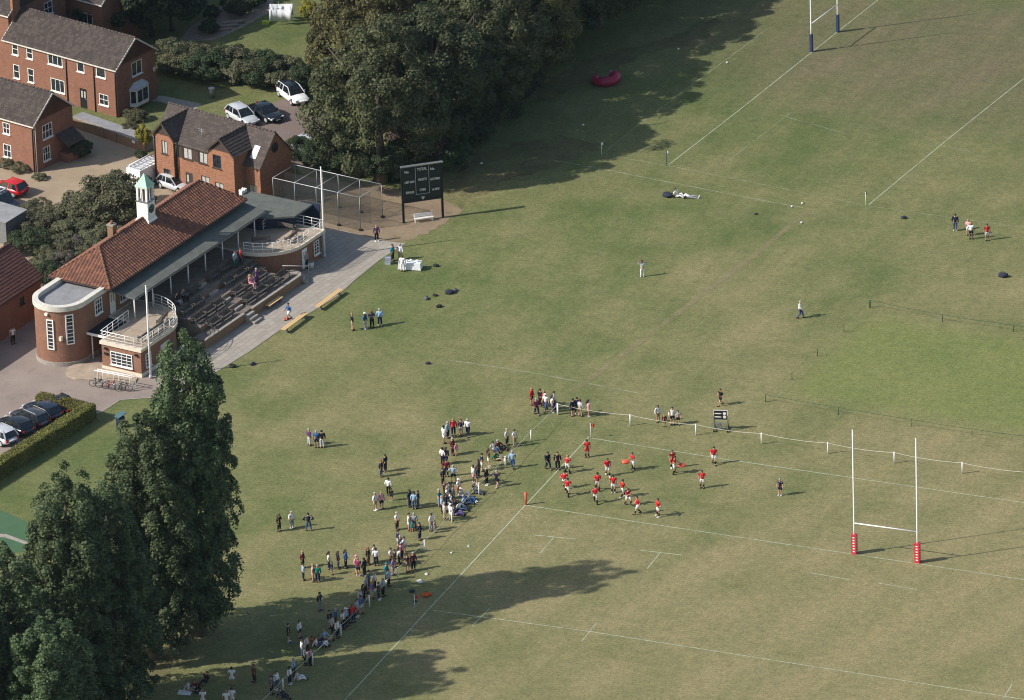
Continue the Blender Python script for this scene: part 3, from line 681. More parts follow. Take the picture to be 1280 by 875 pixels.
# terrace of shallow tiers with brick front
terr = MB(); tiers = [(-6.9, -3.7, 2.88), (-3.7, -2.35, 2.4), (-2.35, -1.0, 1.9), (-1.0, 0.3, 1.4), (0.3, 1.55, 0.9)]
for i, (a, b, z) in enumerate(tiers):
    u0 = 9.58 if i < 4 else 8.2; u1 = 23.1 if i < 3 else (23.3 if i == 3 else 25.0)
    if i == 4: terr.span(V(u0, a + 0.002, 0), V(u1, b, z))
    else: terr.span(V(u0, a + .002, 0), V(u1, b, z))
tr = terr.build('terrace', terrace_m, pav)
q = MB(); q.span(V(8.2, 1.552, 0), V(15.0, 1.72, 0.88)); q.span(V(16.4, 1.552, 0), V(25.0, 1.72, 0.88)); q.build('retaining_wall', brick_wall, tr)
q = MB(); q.span(V(8.15, 1.50, 0.9), V(15.0, 1.78, 0.97)); q.span(V(16.4, 1.50, 0.9), V(25.0, 1.78, 0.97)); q.build('coping', concrete, tr)
for i, (a, b, z) in enumerate(tiers[1:]):
    q = MB(); q.span(V(9.6, a + .012, z + .04), V(23.0, a + .03, z + .47)); q.build('riser', brick_wall, tr)
    q = MB(); q.span(V(15.05, a + .05, z), V(16.35, a + .42, z + .25)); q.build('stair_tread', concrete, tr)
for k in range(3):
    q = MB(); q.span(V(15.05, 1.56 + .42 * k, 0), V(16.35, 1.56 + .42 * (k + 1), .72 - .24 * k)); q.build('stair_tread', concrete, tr)
for k, (r, z) in enumerate(((0.95, .88), (1.4, .6), (1.85, .3))):
    q = MB(); P = [V(25.02, 1.55 - .0 * k)] ; c0 = (25.02, 0.12)
    P = [V(*p)[:2] for p in [(25.02, 0.12)] + [(25.02 + r * 1.0 * math.sin(R(a)), 0.12 + (r * .75 + .75) * math.cos(R(a))) for a in range(0, 91, 9)]]
    q.prism(P, 0, z - .003 * k); q.build('curved_step', concrete, tr)

# ------------------------------------------------------------------ flagpoles
def flagpole(p, h, lab):
    q = MB(); q.tube([(0, 0, 0), (0, 0, h * .5), (0, 0, h)], [.10, .085, .05], 10); o = q.build('flagpole', whitem, None, p); tag(o, lab, 'flagpole', 'flagpoles at the pavilion')
    b = MB(); b.ball((0, 0, h + .06), .08); b.build('finial', whitem, o)
    b = MB(); b.tube([(0, 0, 0), (0, 0, .35)], .16, 10); b.build('base_sleeve', galv, o)
    b = MB(); b.tube([(.13, 0, 1.0), (.11, 0, h - .1)], .008, 4); b.build('halyard', white, o)
flagpole(G(188.5, 473), 9.35, 'white flagpole at the corner of the near balcony, behind the poplar')
flagpole(G(406, 322), 9.35, 'white flagpole by the far balcony, in front of the practice nets')
# ------------------------------------------------------------------ houses (local frame: x along the front to the right, y away from the front)
HAZ = R(-15)
def drainpipe(parent, x, y, h):
    q = MB(); q.tube([(x, y, 0), (x, y, h)], .05, 6); q.build('drainpipe', black, parent)
def gable_roof(parent, x0, x1, y0, y1, ez, rz, mat, over=.25, name='roof', course=.32, tw=.30, wave=0.0, verge=None):
    ym = (y0 + y1) / 2; k = (rz - ez) / (ym - y0); e = ez - over * k
    q = MB(); slope(q, (x0 - over, y0 - over, e), (x1 + over, y0 - over, e), (x1 + over, ym, rz), (x0 - over, ym, rz), course, tw, wave)
    slope(q, (x1 + over, y1 + over, e), (x0 - over, y1 + over, e), (x0 - over, ym, rz), (x1 + over, ym, rz), course, tw, wave)
    ridgecap(q, (x0 - over, ym, rz + .03), (x1 + over, ym, rz + .03), .11)
    r = q.build(name, mat, parent); r['kind'] = 'stuff'
    b = MB()
    for xx in (x0 - over + .05, x1 + over - .05):
        b.bar((xx, y0 - over, e - .06), (xx, ym, rz - .06), .06, .16); b.bar((xx, y1 + over, e - .06), (xx, ym, rz - .06), .06, .16)
    b.bar((x0 - over, y0 - over - .03, e - .07), (x1 + over, y0 - over - .03, e - .07), .07, .12)
    b.build('bargeboard', verge or stone, parent)
    u = MB(); u.add([(x0, y0, ez - .02), (x1, y0, ez - .02), (x1, y1, ez - .02), (x0, y1, ez - .02), (x0, ym, rz - .03), (x1, ym, rz - .03)], [(0, 1, 5, 4), (1, 2, 5), (2, 3, 4, 5), (3, 0, 4)]); u.build('roof_boarding', timber, parent)
    return r

# house A: long two-storey range
hA = empty('brick_house', G(148, 147) + Vector((math.cos(HAZ), math.sin(HAZ), 0)) * -14.5, HAZ, 'long two-storey brick house with black front door and bay window in the gable end', 'house')
LA, DA = 14.5, 6.1
q = MB()
opsA = [(0.9, 1.7, 3.75, 5.0), (2.8, 3.6, 3.75, 5.0), (0.9, 1.7, 1.2, 2.7), (2.8, 3.6, 1.2, 2.7), (5.6, 7.5, 3.8, 4.95), (5.8, 7.6, .95, 2.35), (9.4, 10.35, 3.85, 5.0), (11.9, 13.1, 3.85, 5.0), (12.1, 13.3, .9, 2.1), (9.6, 10.5, 0.0, 2.1)]
wall(q, (0, 0), (LA, 0), 0, 5.35, opsA)
opsG = [(2.4, 4.0, 3.5, 5.0)]
wall(q, (LA, 0), (LA, DA), 0, 5.35, opsG, gable=7.6); wall(q, (LA, DA), (0, DA), 0, 5.35); wall(q, (0, DA), (0, 0), 0, 5.35, gable=7.6)
q.build('wall', brick_red, hA)
spec = [(1, 2), (1, 2), (1, 2), (1, 2), (3, 1), (3, 1), (1, 1), (1, 1), (2, 2)]
for o, s in zip(opsA[:9], spec): window(hA, (0, 0), (LA, 0), *o[:4], s[0], s[1], white, glass)
door(hA, (0, 0), (LA, 0), 9.6, 10.5, 0, 2.1, black, 'front_door', 2)
window(hA, (LA, 0), (LA, DA), *opsG[0], 2, 1)
gable_roof(hA, 0, LA, 0, DA, 5.35, 7.6, greytile)
for x in (8.0, 11.6, LA - .12): drainpipe(hA, x, -.07, 5.2)
# bay window with lead top
bay = MB(); P = [(LA, 1.9), (LA + .55, 2.35), (LA + .55, 4.15), (LA, 4.6)]; bay.prism(P, .45, .75); by = bay.build('bay_window', white, hA)
for a, b in zip(P[:-1], P[1:]):
    Lw = (Vector(b) - Vector(a)).length; window(by, a, b, 0.02, Lw - .02, .75, 2.2, 2 if Lw > 1 else 1, 1, white, glass, 'bay_sash', .03, False)
q = MB(); q.prism([(LA, 1.8), (LA + .62, 2.3), (LA + .62, 4.2), (LA, 4.7)], 2.22, 2.32); q.add([(LA + .62, 2.3, 2.32), (LA + .62, 4.2, 2.32), (LA, 4.7, 2.32), (LA, 1.8, 2.32), (LA + .02, 2.6, 2.85), (LA + .02, 3.9, 2.85)], [(0, 1, 5, 4), (1, 2, 5), (3, 0, 4)]); q.build('lead_roof', galv, by)
q = MB(); q.tube([(LA + .1, 5.3, 3.4), (LA + .45, 5.3, 3.5)], .03, 6); q.ball((LA + .5, 5.3, 3.5), (.08, .28, .28), 10, 6); q.build('satellite_dish', galv, hA)

# taller house joined at its far left, and one behind
hD = empty('tall_brick_house', hA.location + Vector((math.cos(HAZ), math.sin(HAZ), 0)) * -8.45, HAZ, 'taller dark brick house at the left edge, joined to the long house', 'house')
q = MB(); wall(q, (0, 1.2), (8.0, 1.2), 0, 7.4); wall(q, (8.0, 1.2), (8.0, 10.0), 0, 7.4, [(5.5, 6.8, 5.2, 6.6)]); wall(q, (8.0, 10.0), (0, 10.0), 0, 7.4); wall(q, (0, 10), (0, 1.2), 0, 7.4); q.build('wall', brick_red, hD)
window(hD, (8.0, 1.2), (8.0, 10.0), 5.5, 6.8, 5.2, 6.6, 2, 2)
gable_roof(hD, 0, 8.0, 1.2, 10.0, 7.4, 10.4, greytile)
q = MB(); q.box((8.15, 2.2, 5.0), (.3, 1.1, 10.0)); q.build('chimney_breast', brick_org, hD)
hE = empty('rear_brick_house', G(60, 55), HAZ, 'dark brick house behind the long house roof, with wide white window', 'house')
q = MB(); E1 = [(4.0, 6.2, 2.6, 4.6)]; wall(q, (0, 0), (7.5, 0), 0, 6.2, E1 + [(.5, 1.7, 3.0, 4.4)]); wall(q, (7.5, 0), (7.5, 6), 0, 6.2, gable=8.4); wall(q, (7.5, 6), (0, 6), 0, 6.2); wall(q, (0, 6), (0, 0), 0, 6.2, gable=8.4); q.build('wall', brick_red, hE)
window(hE, (0, 0), (7.5, 0), *E1[0], 3, 1); window(hE, (0, 0), (7.5, 0), .5, 1.7, 3.0, 4.4, 2, 2)
gable_roof(hE, 0, 7.5, 0, 6, 6.2, 8.4, greytile)

# house B: gable end with porch
LB = 10.5
hB = empty('gabled_brick_house', G(45, 216) + Vector((math.cos(HAZ), math.sin(HAZ), 0)) * -LB, HAZ, 'red brick house at the left edge with dark-tiled porch on its gable end', 'house')
q = MB(); oB = [(LB - 4.0, LB - 3.1, 3.3, 4.5), (LB - 4.1, LB - 3.1, .8, 2.2), (LB - 8, LB - 6.8, 3.3, 4.5), (LB - 8, LB - 6.8, .8, 2.2)]; oBg = [(1.3, 2.8, 3.0, 4.5), (1.2, 2.3, .7, 2.2)]
wall(q, (0, 0), (LB, 0), 0, 5.2, oB); wall(q, (LB, 0), (LB, 5.9), 0, 5.2, oBg, gable=7.55); wall(q, (LB, 5.9), (0, 5.9), 0, 5.2); wall(q, (0, 5.9), (0, 0), 0, 5.2, gable=7.55); q.build('wall', brick_red, hB)
for o in oB: window(hB, (0, 0), (LB, 0), *o, 2, 2)
for o in oBg: window(hB, (LB, 0), (LB, 5.9), *o, 3, 2)
gable_roof(hB, 0, LB, 0, 5.9, 5.2, 7.55, greytile)
drainpipe(hB, LB - .15, -.07, 5.0); q = MB(); q.tube([(LB + .07, .15, 0), (LB + .07, .15, 5.1)], .05, 6); q.build('drainpipe', cream, hB)
po = MB(); po.span((LB + .02, 3.6, 0), (LB + 1.2, 5.4, .95)); pc = po.build('porch', brick_red, hB)
for y in (3.7, 5.3):
    q = MB(); q.box((LB + 1.1, y, 1.5), (.12, .12, 1.1)); q.build('porch_post', timber, pc)
q = MB(); slope(q, (LB + 1.5, 3.2, 2.0), (LB + 1.5, 5.8, 2.0), (LB + .02, 5.8, 2.95), (LB + .02, 3.2, 2.95), .3, .3); q.build('porch_tiles', darktile, pc)['kind'] = 'stuff'
q = MB(); q.add([(LB + 1.5, 3.2, 1.97), (LB + 1.5, 5.8, 1.97), (LB + .02, 5.8, 2.92), (LB + .02, 3.2, 2.92)], [(0, 1, 2, 3)]); q.bar((LB + 1.45, 3.2, 1.95), (LB + 1.45, 5.8, 1.95), .1, .1); q.build('porch_frame', timber, pc)

# house C: two front gables, dark tiles
hC = empty('twin_gabled_house', (-62.0, 55.45, 0), HAZ, 'orange brick house with two front gables and dark roof beside the pavilion', 'house')
LC = 12.0; YR = 4.0; RZc = 6.95; y0 = 1.6; y1 = 6.4; X0 = -1.0; EC = 4.2; WA = 6.85; WE = 5.5
q = MB()
oC1 = [(1.0, 1.75, 3.55, 4.95), (1.1, 1.95, .7, 2.0)]; oC2 = [(7.45, 8.5, 3.6, 5.0), (7.6, 8.7, .6, 2.1)]
oM = [(.95, 2.1, 3.5, 4.7), (2.95, 4.05, 3.5, 4.7), (3.1, 4.2, .75, 2.2), (1.15, 2.05, 0, 2.1)]
W1L, W1R, W2L, W2R = 0.0, 2.5, 6.95, 10.1
wall(q, (W1L, 0), (W1R, 0), 0, WE, oC1, gable=WA); wall(q, (W1R, 0), (W1R, .3), 0, WE)
wall(q, (W1R, .3), (W2L, .3), 0, 4.95, oM)
wall(q, (W2L, .3), (W2L, 0), 0, WE); o2 = [(a - W2L, b - W2L, c, d) for a, b, c, d in oC2]; wall(q, (W2L, 0), (W2R, 0), 0, WE, o2, gable=WA)
wall(q, (W2R, 0), (W2R, YR), 0, WE); wall(q, (W2R, y0), (LC, y0), 0, EC, [(.4, 1.4, .5, 2.0)])
wall(q, (LC, y0), (LC, y1), 0, EC, gable=RZc); wall(q, (LC, y1), (X0, y1), 0, EC); wall(q, (X0, y1), (X0, y0), 0, EC, gable=RZc); wall(q, (X0, y0), (0, y0), 0, EC); wall(q, (0, y0), (0, 0), 0, WE)
q.build('wall', brick_org, hC)
window(hC, (W1L, 0), (W1R, 0), *oC1[0], 2, 1, timber, curtain); window(hC, (W1L, 0), (W1R, 0), *oC1[1], 2, 2, timber, glass)
for o in oM[:3]: window(hC, (W1R, .3), (W2L, .3), *o, 2, 1, timber, curtain)
door(hC, (W1R, .3), (W2L, .3), 1.15, 2.05, 0, 2.1, timber, 'front_door', 1)
window(hC, (W2L, 0), (W2R, 0), *o2[0], 2, 1, timber, glass); window(hC, (W2L, 0), (W2R, 0), *o2[1], 2, 1, timber, curtain)
window(hC, (W2R, y0), (LC, y0), .4, 1.4, .5, 2.0, 2, 1, timber, curtain)
kk = (RZc - EC) / (YR - y0)
q = MB(); ov = .25
slope(q, (X0 - ov, y0 - ov, EC - ov * kk), (W1L + 1.4, y0 - ov, EC - ov * kk), (W1L + 1.4, YR, RZc), (X0 - ov, YR, RZc), .34, .4)
slope(q, (W2R - 1.5, y0 - ov, EC - ov * kk), (LC + ov, y0 - ov, EC - ov * kk), (LC + ov, YR, RZc), (W2R - 1.5, YR, RZc), .34, .4)
slope(q, (LC + ov, y1 + ov, EC - ov * kk), (X0 - ov, y1 + ov, EC - ov * kk), (X0 - ov, YR, RZc), (LC + ov, YR, RZc), .34, .4)
slope(q, (W1R - .2, .05, 4.9), (W2L + .2, .05, 4.9), (W2L + .2 + 1.3, YR, RZc), (W1R - 1.3, YR, RZc), .34, .4)
ridgecap(q, (X0 - ov, YR, RZc + .03), (LC + ov, YR, RZc + .03)); q.build('main_roof', darktile, hC)['kind'] = 'stuff'
for n_, a, b in (('wing_roof', W1L, W1R), ('wing_roof', W2L, W2R)):
    m_ = (a + b) / 2; k2 = (WA - WE) / (m_ - a); q = MB()
    slope(q, (a - ov, YR - .3, WE - ov * k2), (a - ov, -ov, WE - ov * k2), (m_, -ov, WA + .02), (m_, YR - .3, WA + .02), .34, .4)
    slope(q, (b + ov, -ov, WE - ov * k2), (b + ov, YR - .3, WE - ov * k2), (m_, YR - .3, WA + .02), (m_, -ov, WA + .02), .34, .4)
    ridgecap(q, (m_, -ov, WA + .05), (m_, YR, WA + .05)); o = q.build(n_, darktile, hC); o['kind'] = 'stuff'
    g = MB(); g.bar((a - ov, -ov + .03, WE - ov * k2 - .05), (m_, -ov + .03, WA - .03), .06, .18); g.bar((b + ov, -ov + .03, WE - ov * k2 - .05), (m_, -ov + .03, WA - .03), .06, .18); g.build('bargeboard', timber, o)
    g = MB(); g.add([(a + .02, -.012, WE + .02), (b - .02, -.012, WE + .02), (m_, -.012, WA - .02)], [(0, 1, 2)]); g.build('gable_boarding', timber, o)
q = MB()
for xa, xb in ((W1R + .03, W1R + .93), (W1R + 2.12, W1R + 2.93)):
    q = MB(); q.span((xa, .27, 3.5), (xb, .30, 4.75)); q.build('hung_tile_panel', timber, hC)
q = MB(); q.add([(X0, y0, EC - .1), (X0, y1, EC - .1), (X0, YR, RZc - .05), (LC, y0, EC - .1), (LC, y1, EC - .1), (LC, YR, RZc - .05)], [(0, 3, 5, 2), (1, 2, 5, 4)]); q.build('roof_boarding', timber, hC)
for x in (W1R + .12, W1R + .32): drainpipe(hC, x, .2, 5.0)
drainpipe(hC, .15, -.07, 5.3)
zs = lambda y: EC + (y - y0) * kk
q = MB(); a_, b_ = 2.0 + W2R - 1.1, 0; q.add([(W2R + .45, 1.9, zs(1.9) + .09), (W2R + 1.15, 1.9, zs(1.9) + .09), (W2R + 1.15, 2.8, zs(2.8) + .09), (W2R + .45, 2.8, zs(2.8) + .09)], [(0, 1, 2, 3)]); q.build('skylight', lamp_w, hC)
q = MB(); q.tube([(LC + .01, YR, 5.3), (LC + .06, YR, 5.3)], .52, 20, smooth=False); rw = q.build('round_window', timber, hC)
q = MB(); q.tube([(LC + .05, YR, 5.3), (LC + .08, YR, 5.3)], .42, 20, smooth=False); q.build('pane', glass, rw)
q = MB(); q.tube([(5.0, 1.4, 5.6), (5.0, 1.4, 6.6)], .02, 5); q.bar((4.6, 1.4, 6.5), (5.4, 1.4, 6.5), .02, .02); q.bar((4.7, 1.4, 6.3), (5.3, 1.4, 6.3), .02, .02); q.build('aerial', galv, hC)

# dark-roofed brick hall on the left edge
LH = 17.0
hH = empty('plum_roofed_hall', PO + Matrix.Rotation(PAV_AZ, 3, 'Z') @ Vector(V(0, 0)), PAV_AZ, 'low brick hall with plum tiled roof at the left edge behind the round tower', 'building')
q = MB(); wall(q, (-14, 16.6), (8.1, 16.6), 0, 3.95, [(18.5, 19.3, 2.2, 3.0), (14, 15, 2.0, 3.0)]); wall(q, (8.1, 16.6), (8.1, 23.4), 0, 3.95, gable=6.5); wall(q, (8.1, 23.4), (-14, 23.4), 0, 3.95); wall(q, (-14, 23.4), (-14, 16.6), 0, 3.95, gable=6.5); q.build('wall', brick_red, hH)
window(hH, (-14, 16.6), (8.1, 16.6), 18.5, 19.3, 2.2, 3.0, 1, 1, timber, glass); window(hH, (-14, 16.6), (8.1, 16.6), 14, 15, 2.0, 3.0, 2, 1, timber, glass)
gable_roof(hH, -14, 8.1, 16.6, 23.4, 3.95, 6.5, redtile, .25, 'roof', .32, .3, 0.0, timber)

# ------------------------------------------------------------------ garden wall and raised walk
gw = empty('garden_wall', (0, 0, 0), 0, 'low brown brick garden wall with grey walkway in front of the long house', 'wall')
A, B = G(88, 157), G(182, 190); d = (B - A).normalized(); n = Vector((-d.y, d.x, 0)); L = (B - A).length
q = MB(); q.bar(A + Vector((0, 0, .5)), B + Vector((0, 0, .5)), .26, 1.0); q.build('brickwork', brick_wall, gw)
for k in range(int(L / .9)):
    q = MB(); q.bar(A + d * (.9 * k + .01) + Vector((0, 0, 1.04)), A + d * (.9 * k + .88) + Vector((0, 0, 1.04)), .34, .08); q.build('coping_stone', concrete, gw)
q = MB(); c = A + n * 1.15; q.bar(A + n * .95 + Vector((0, 0, .45)), B + n * .95 + Vector((0, 0, .45)), 1.6, .9); q.build('walkway', feltl, gw)
for k in (.45, .62):
    q = MB(); p = A + d * L * k - n * .16; q.box((p.x, p.y, .55), (.3, .1, 1.1), math.atan2(d.y, d.x)); q.build('pier', brick_wall, gw)
q = MB(); p = A + d * L * .86 - n * .16; q.box((p.x, p.y, .75), (.38, .03, .26), math.atan2(d.y, d.x)); q.build('sign_plate', white, gw)

# low kerb wall and border bed before house B is planting: see shrubs. Sheds at the left edge
sh_ = empty('grey_shed', G(-14, 300), R(-15), 'grey steel storage shed with pale roof at the left edge', 'shed')
q = MB(); q.span((-1.5, 0, 0), (2.3, 3.0, 2.35)); q.build('walls', iron, sh_)
q = MB(); q.add([(-1.6, -.15, 2.38), (2.45, -.15, 2.38), (2.45, 3.1, 2.6), (-1.6, 3.1, 2.6), (-1.6, -.15, 2.46), (2.45, -.15, 2.46), (2.45, 3.1, 2.68), (-1.6, 3.1, 2.68)], [(3, 2, 1, 0), (4, 5, 6, 7), (0, 1, 5, 4), (1, 2, 6, 5), (2, 3, 7, 6), (3, 0, 4, 7)]); q.build('roof', feltl, sh_)
for x in (-.4, .5, 1.4):
    q = MB(); q.span((x, -.03, .05), (x + .04, 0, 2.3)); q.build('wall_rib', galv, sh_)

# ------------------------------------------------------------------ vehicles
def paint(name, c, rough=.22):
    m, t, p = newmat(name); p.inputs['Base Color'].default_value = c4(c); p.inputs['Roughness'].default_value = rough; p.inputs['Coat Weight'].default_value = .6; p.inputs['Coat Roughness'].default_value = .08
    f = noise(t, 2.0, 3, .6, objco(t)); t.links.new(ramp(t, f, [(.3, tuple(x * .9 for x in c)), (.7, tuple(min(1, x * 1.06) for x in c))]), p.inputs['Base Color']); return m
P_silver, P_black, P_white, P_red, P_dkgrey, P_dkblue = paint('silver_paint', (.50, .52, .55)), paint('black_car_paint', (.010, .012, .018)), paint('white_car_paint', (.80, .81, .82)), paint('red_car_paint', (.55, .012, .02)), paint('dark_grey_paint', (.035, .038, .045)), paint('dark_blue_paint', (.012, .018, .035))
def car(loc, az, pm, label, L=4.2, Wd=1.78, H=1.48, kind='hatch', roofm=None, rails=False, group='parked cars'):
    """shell lofted from stations along the length, glazed cabin, wheels, lamps, mirrors"""
    t = empty('parked_car', loc, az, label, 'car', group)
    belt = H * .60; hl = L / 2
    rear = {'hatch': .97, 'saloon': .88, 'suv': .98}[kind]
    st = [(-hl, .50, .55, .70 * belt), (-hl + .10, .40, .80, .93 * belt * rear), (-hl + .45, .30, .97, belt * rear), (-hl + 1.1, .24, 1.0, belt), (-.1, .22, 1.0, belt), (hl - 1.5, .22, 1.0, belt * .98), (hl - 1.05, .24, .99, belt * .92), (hl - .45, .28, .95, belt * .83), (hl - .12, .36, .84, belt * .72), (hl, .45, .66, belt * .58)]
    q = MB(); n = 10; vv = []
    for x, zb, wf, zt in st:
        hw = Wd / 2 * wf; zm = zb + (zt - zb) * .55
        for y, z in ((0, zb), (-hw * .86, zb), (-hw, zb + .12), (-hw, zm), (-hw * .93, zt - .05), (-hw * .78, zt), (0, zt + .025), (hw * .78, zt), (hw * .93, zt - .05), (hw, zm), (hw, zb + .12), (hw * .86, zb)): vv.append((x, y, z))
    m = 12; fs = []
    for i in range(len(st) - 1):
        for k in range(m): fs.append((i * m + k, i * m + (k + 1) % m, (i + 1) * m + (k + 1) % m, (i + 1) * m + k))
    fs.append(tuple(range(m))); fs.append(tuple((len(st) - 1) * m + k for k in range(m))[::-1])
    q.add(vv, fs, 0, True); body = q.build('body', pm, t)
    # cabin
    xr0 = {'hatch': -hl + .18, 'saloon': -hl + .75, 'suv': -hl + .16}[kind]; xr1 = {'hatch': -hl + .62, 'saloon': -hl + 1.55, 'suv': -hl + .55}[kind]
    xf0 = hl - 1.12; xf1 = hl - 1.95; wb, wt = Wd / 2 * .90, Wd / 2 * .70; zb_, zt_ = belt - .03, H - .07
    q = MB(); q.add([(xr0, -wb, zb_), (xf0, -wb, zb_), (xf0, wb, zb_), (xr0, wb, zb_), (xr1, -wt, zt_), (xf1, -wt, zt_), (xf1, wt, zt_), (xr1, wt, zt_)], [(0, 1, 5, 4), (1, 2, 6, 5), (2, 3, 7, 6), (3, 0, 4, 7), (4, 5, 6, 7)]); q.build('cabin_glass', glassb, t)
    q = MB(); xs = [xr1 - .12, xr1 + .25, (xr1 + xf1) / 2, xf1 - .25, xf1 + .04]; zz = [H - .09, H - .02, H, H - .02, H - .08]; vv = []
    for x, z in zip(xs, zz): vv += [(x, -wt - .03, z - .05), (x, -wt * .8, z), (x, 0, z + .012), (x, wt * .8, z), (x, wt + .03, z - .05)]
    fs = [(i * 5 + k, (i + 1) * 5 + k, (i + 1) * 5 + k + 1, i * 5 + k + 1) for i in range(4) for k in range(4)]; q.add(vv, fs, 0, True); q.build('roof_panel', roofm or pm, t)
    q = MB()
    for s in (-1, 1):
        q.bar((xr0, s * wb, zb_), (xr1, s * wt, zt_ + .02), .12, .09); q.bar((xf0, s * wb, zb_), (xf1, s * wt, zt_ + .02), .08, .06)
        xm = (xr0 + xf0) / 2 - .05; q.bar((xm, s * (wb + .005), zb_), (xm - .05, s * (wt + .01), zt_), .09, .03)
        xm = xr0 + .78; q.bar((xm, s * (wb + .005), zb_), (xm + .12, s * (wt + .01), zt_), .09, .03)
        q.bar((xr1 - .1, s * (wt + .015), zt_), (xf1 + .02, s * (wt + .015), zt_), .05, .05)
    q.build('pillars', pm, t)
    for sx in (-1, 1):
        for sy in (-1, 1):
            x = sx * L * .30 + (.02 if sx > 0 else -.02); y = sy * (Wd / 2 - .10)
            q = MB(); q.tube([(x, y - .10, .33), (x, y + .10, .33)], .33, 18, smooth=False); wh = q.build('wheel', rubber, t)
            q = MB(); q.tube([(x, y + sy * .095, .33), (x, y + sy * .115, .33)], .22, 12, smooth=False); q.build('rim', galv, wh)
            q = MB(); q.tube([(x, y + sy * .0, .36), (x, y + sy * .055, .36)], .39, 18, smooth=False); q.build('wheel_arch', black, t)
    for sy in (-1, 1):
        q = MB(); q.box((hl - .16, sy * Wd * .33, belt * .66), (.22, .34, .13), sy * -.25); q.build('headlamp', lamp_w, t)
        q = MB(); q.box((-hl + .11, sy * Wd * .36, belt * .80), (.14, .24, .22), sy * .2); q.build('tail_lamp', lamp_r, t)
        q = MB(); q.ball((xf0 - .35, sy * (Wd / 2 + .07), belt + .06), (.09, .12, .08), 8, 5); q.build('wing_mirror', pm, t)
    q = MB(); q.box((hl + .005, 0, .42), (.02, .52, .11)); q.build('number_plate', white, t)
    if rails:
        for sy in (-1, 1):
            q = MB(); q.tube([(xr1, sy * (wt - .02), H - .04), (xr1 + .2, sy * (wt - .02), H + .05), (xf1 - .2, sy * (wt - .02), H + .05), (xf1, sy * (wt - .02), H - .04)], .022, 6); q.build('roof_rail', galv, t)
    return t
YARD = R(-33)
car(G(303, 151), YARD, P_silver, 'silver hatchback in the yard, nose towards the trees, nearest the twin-gabled house', 4.3, 1.78, 1.5, 'hatch')
car(G(331, 146), YARD + .05, P_black, 'black saloon between the silver hatchback and the white SUV', 4.6, 1.82, 1.42, 'saloon')
car(G(366, 124), YARD - .1, P_white, 'white SUV with black glass roof parked under the big trees', 4.4, 1.84, 1.62, 'suv', glassb)
car(G(388, 190), YARD + .2, P_silver, 'silver car half hidden by the shrub beside the practice nets', 4.2, 1.76, 1.46, 'hatch')
car(G(12, 241), R(-16), P_red, 'red hatchback on the tan yard at the left edge', 4.0, 1.74, 1.52, 'hatch', group='parked cars') .rotation_euler = (0, 0, R(-16) + math.pi)
car(G(219, 236), R(-20), P_silver, 'pale silver car behind the pavilion ridge, before the twin-gabled house', 4.0, 1.74, 1.46, 'hatch')
HED = R(-24)
for (x, y), pm, lab, kd, rl in (((74, 512), P_black, 'black saloon in the hedge car park, nearest the hedge corner', 'saloon', False), ((54, 519.5), P_dkblue, 'dark blue car in the hedge car park, second from the hedge corner', 'hatch', False), ((38, 528.5), P_dkgrey, 'dark grey estate with silver roof rails in the hedge car park', 'suv', True), ((19, 538.5), P_black, 'black hatchback in the hedge car park, next to the silver estate', 'hatch', False), ((-2, 550), P_silver, 'silver estate with red tail lamps at the left edge of the hedge car park', 'suv', True)):
    car(G(x, y), HED + math.pi, pm, lab, 4.3, 1.76, 1.5, kd, None, rl, 'cars parked along the hedge')

def van(loc, az, pm, label, rack_m):
    t = empty('parked_van', loc, az, label, 'van'); q = MB()
    prof = [(-2.4, .35), (2.35, .35), (2.4, .95), (1.75, 1.15), (1.2, 2.0), (-2.4, 2.08)]
    hw = .92; vv = [(x, -hw * (1 if z < 1.3 else .93), z) for x, z in prof] + [(x, hw * (1 if z < 1.3 else .93), z) for x, z in prof]; n = 6
    q.add(vv, [tuple(range(n)), tuple(range(2 * n - 1, n - 1, -1))] + [((i + 1) % n, i, n + i, n + (i + 1) % n) for i in range(n)]); q.build('body', pm, t)
    q = MB(); q.add([(1.78, -.78, 1.18), (1.78, .78, 1.18), (1.26, .74, 1.95), (1.26, -.74, 1.95)], [(0, 1, 2, 3)]); o = q.build('windscreen', glassb, t); o.location = (.012, 0, .012)
    for s in (-1, 1):
        q = MB(); q.add([(.5, s * .925, 1.25), (1.55, s * .925, 1.25), (1.2, s * .88, 1.85), (.5, s * .88, 1.85)], [(0, 1, 2, 3) if s < 0 else (3, 2, 1, 0)]); q.build('side_window', glassb, t)
        q = MB(); q.box((-2.41, s * .8, 1.1), (.05, .12, .4)); q.build('tail_lamp', lamp_r, t); q = MB(); q.box((2.36, s * .7, .8), (.1, .3, .15)); q.build('headlamp', lamp_w, t)
        for x in (-1.5, 1.5):
            q = MB(); q.tube([(x, s * .8 - .1, .34), (x, s * .8 + .12 * s + .0, .34)], .34, 16, smooth=False); q.build('wheel', rubber, t)
    q = MB()
    for s in (-1, 1): q.bar((-2.3, s * .8, 2.22), (1.1, s * .8, 2.22), .06, .06)
    for k in range(7): q.bar((-2.2 + k * .53, -.82, 2.24), (-2.2 + k * .53, .82, 2.24), .07, .05)
    for k in (-2.0, -.6, .8):
        for s in (-1, 1): q.bar((k, s * .8, 2.05), (k, s * .8, 2.2), .05, .05)
    q.build('roof_rack', rack_m, t)
    q = MB(); q.tube([(-2.3, .5, 2.34), (1.2, .5, 2.34)], .09, 10); q.build('pipe_carrier', white, t)
    return t
van(G(187, 226), R(75), P_white, 'white van with roof rack beside the twin-gabled house', galv)
van(G(-6, 262), R(-16), P_dkblue, 'dark van with white slatted roof rack at the left edge', white)

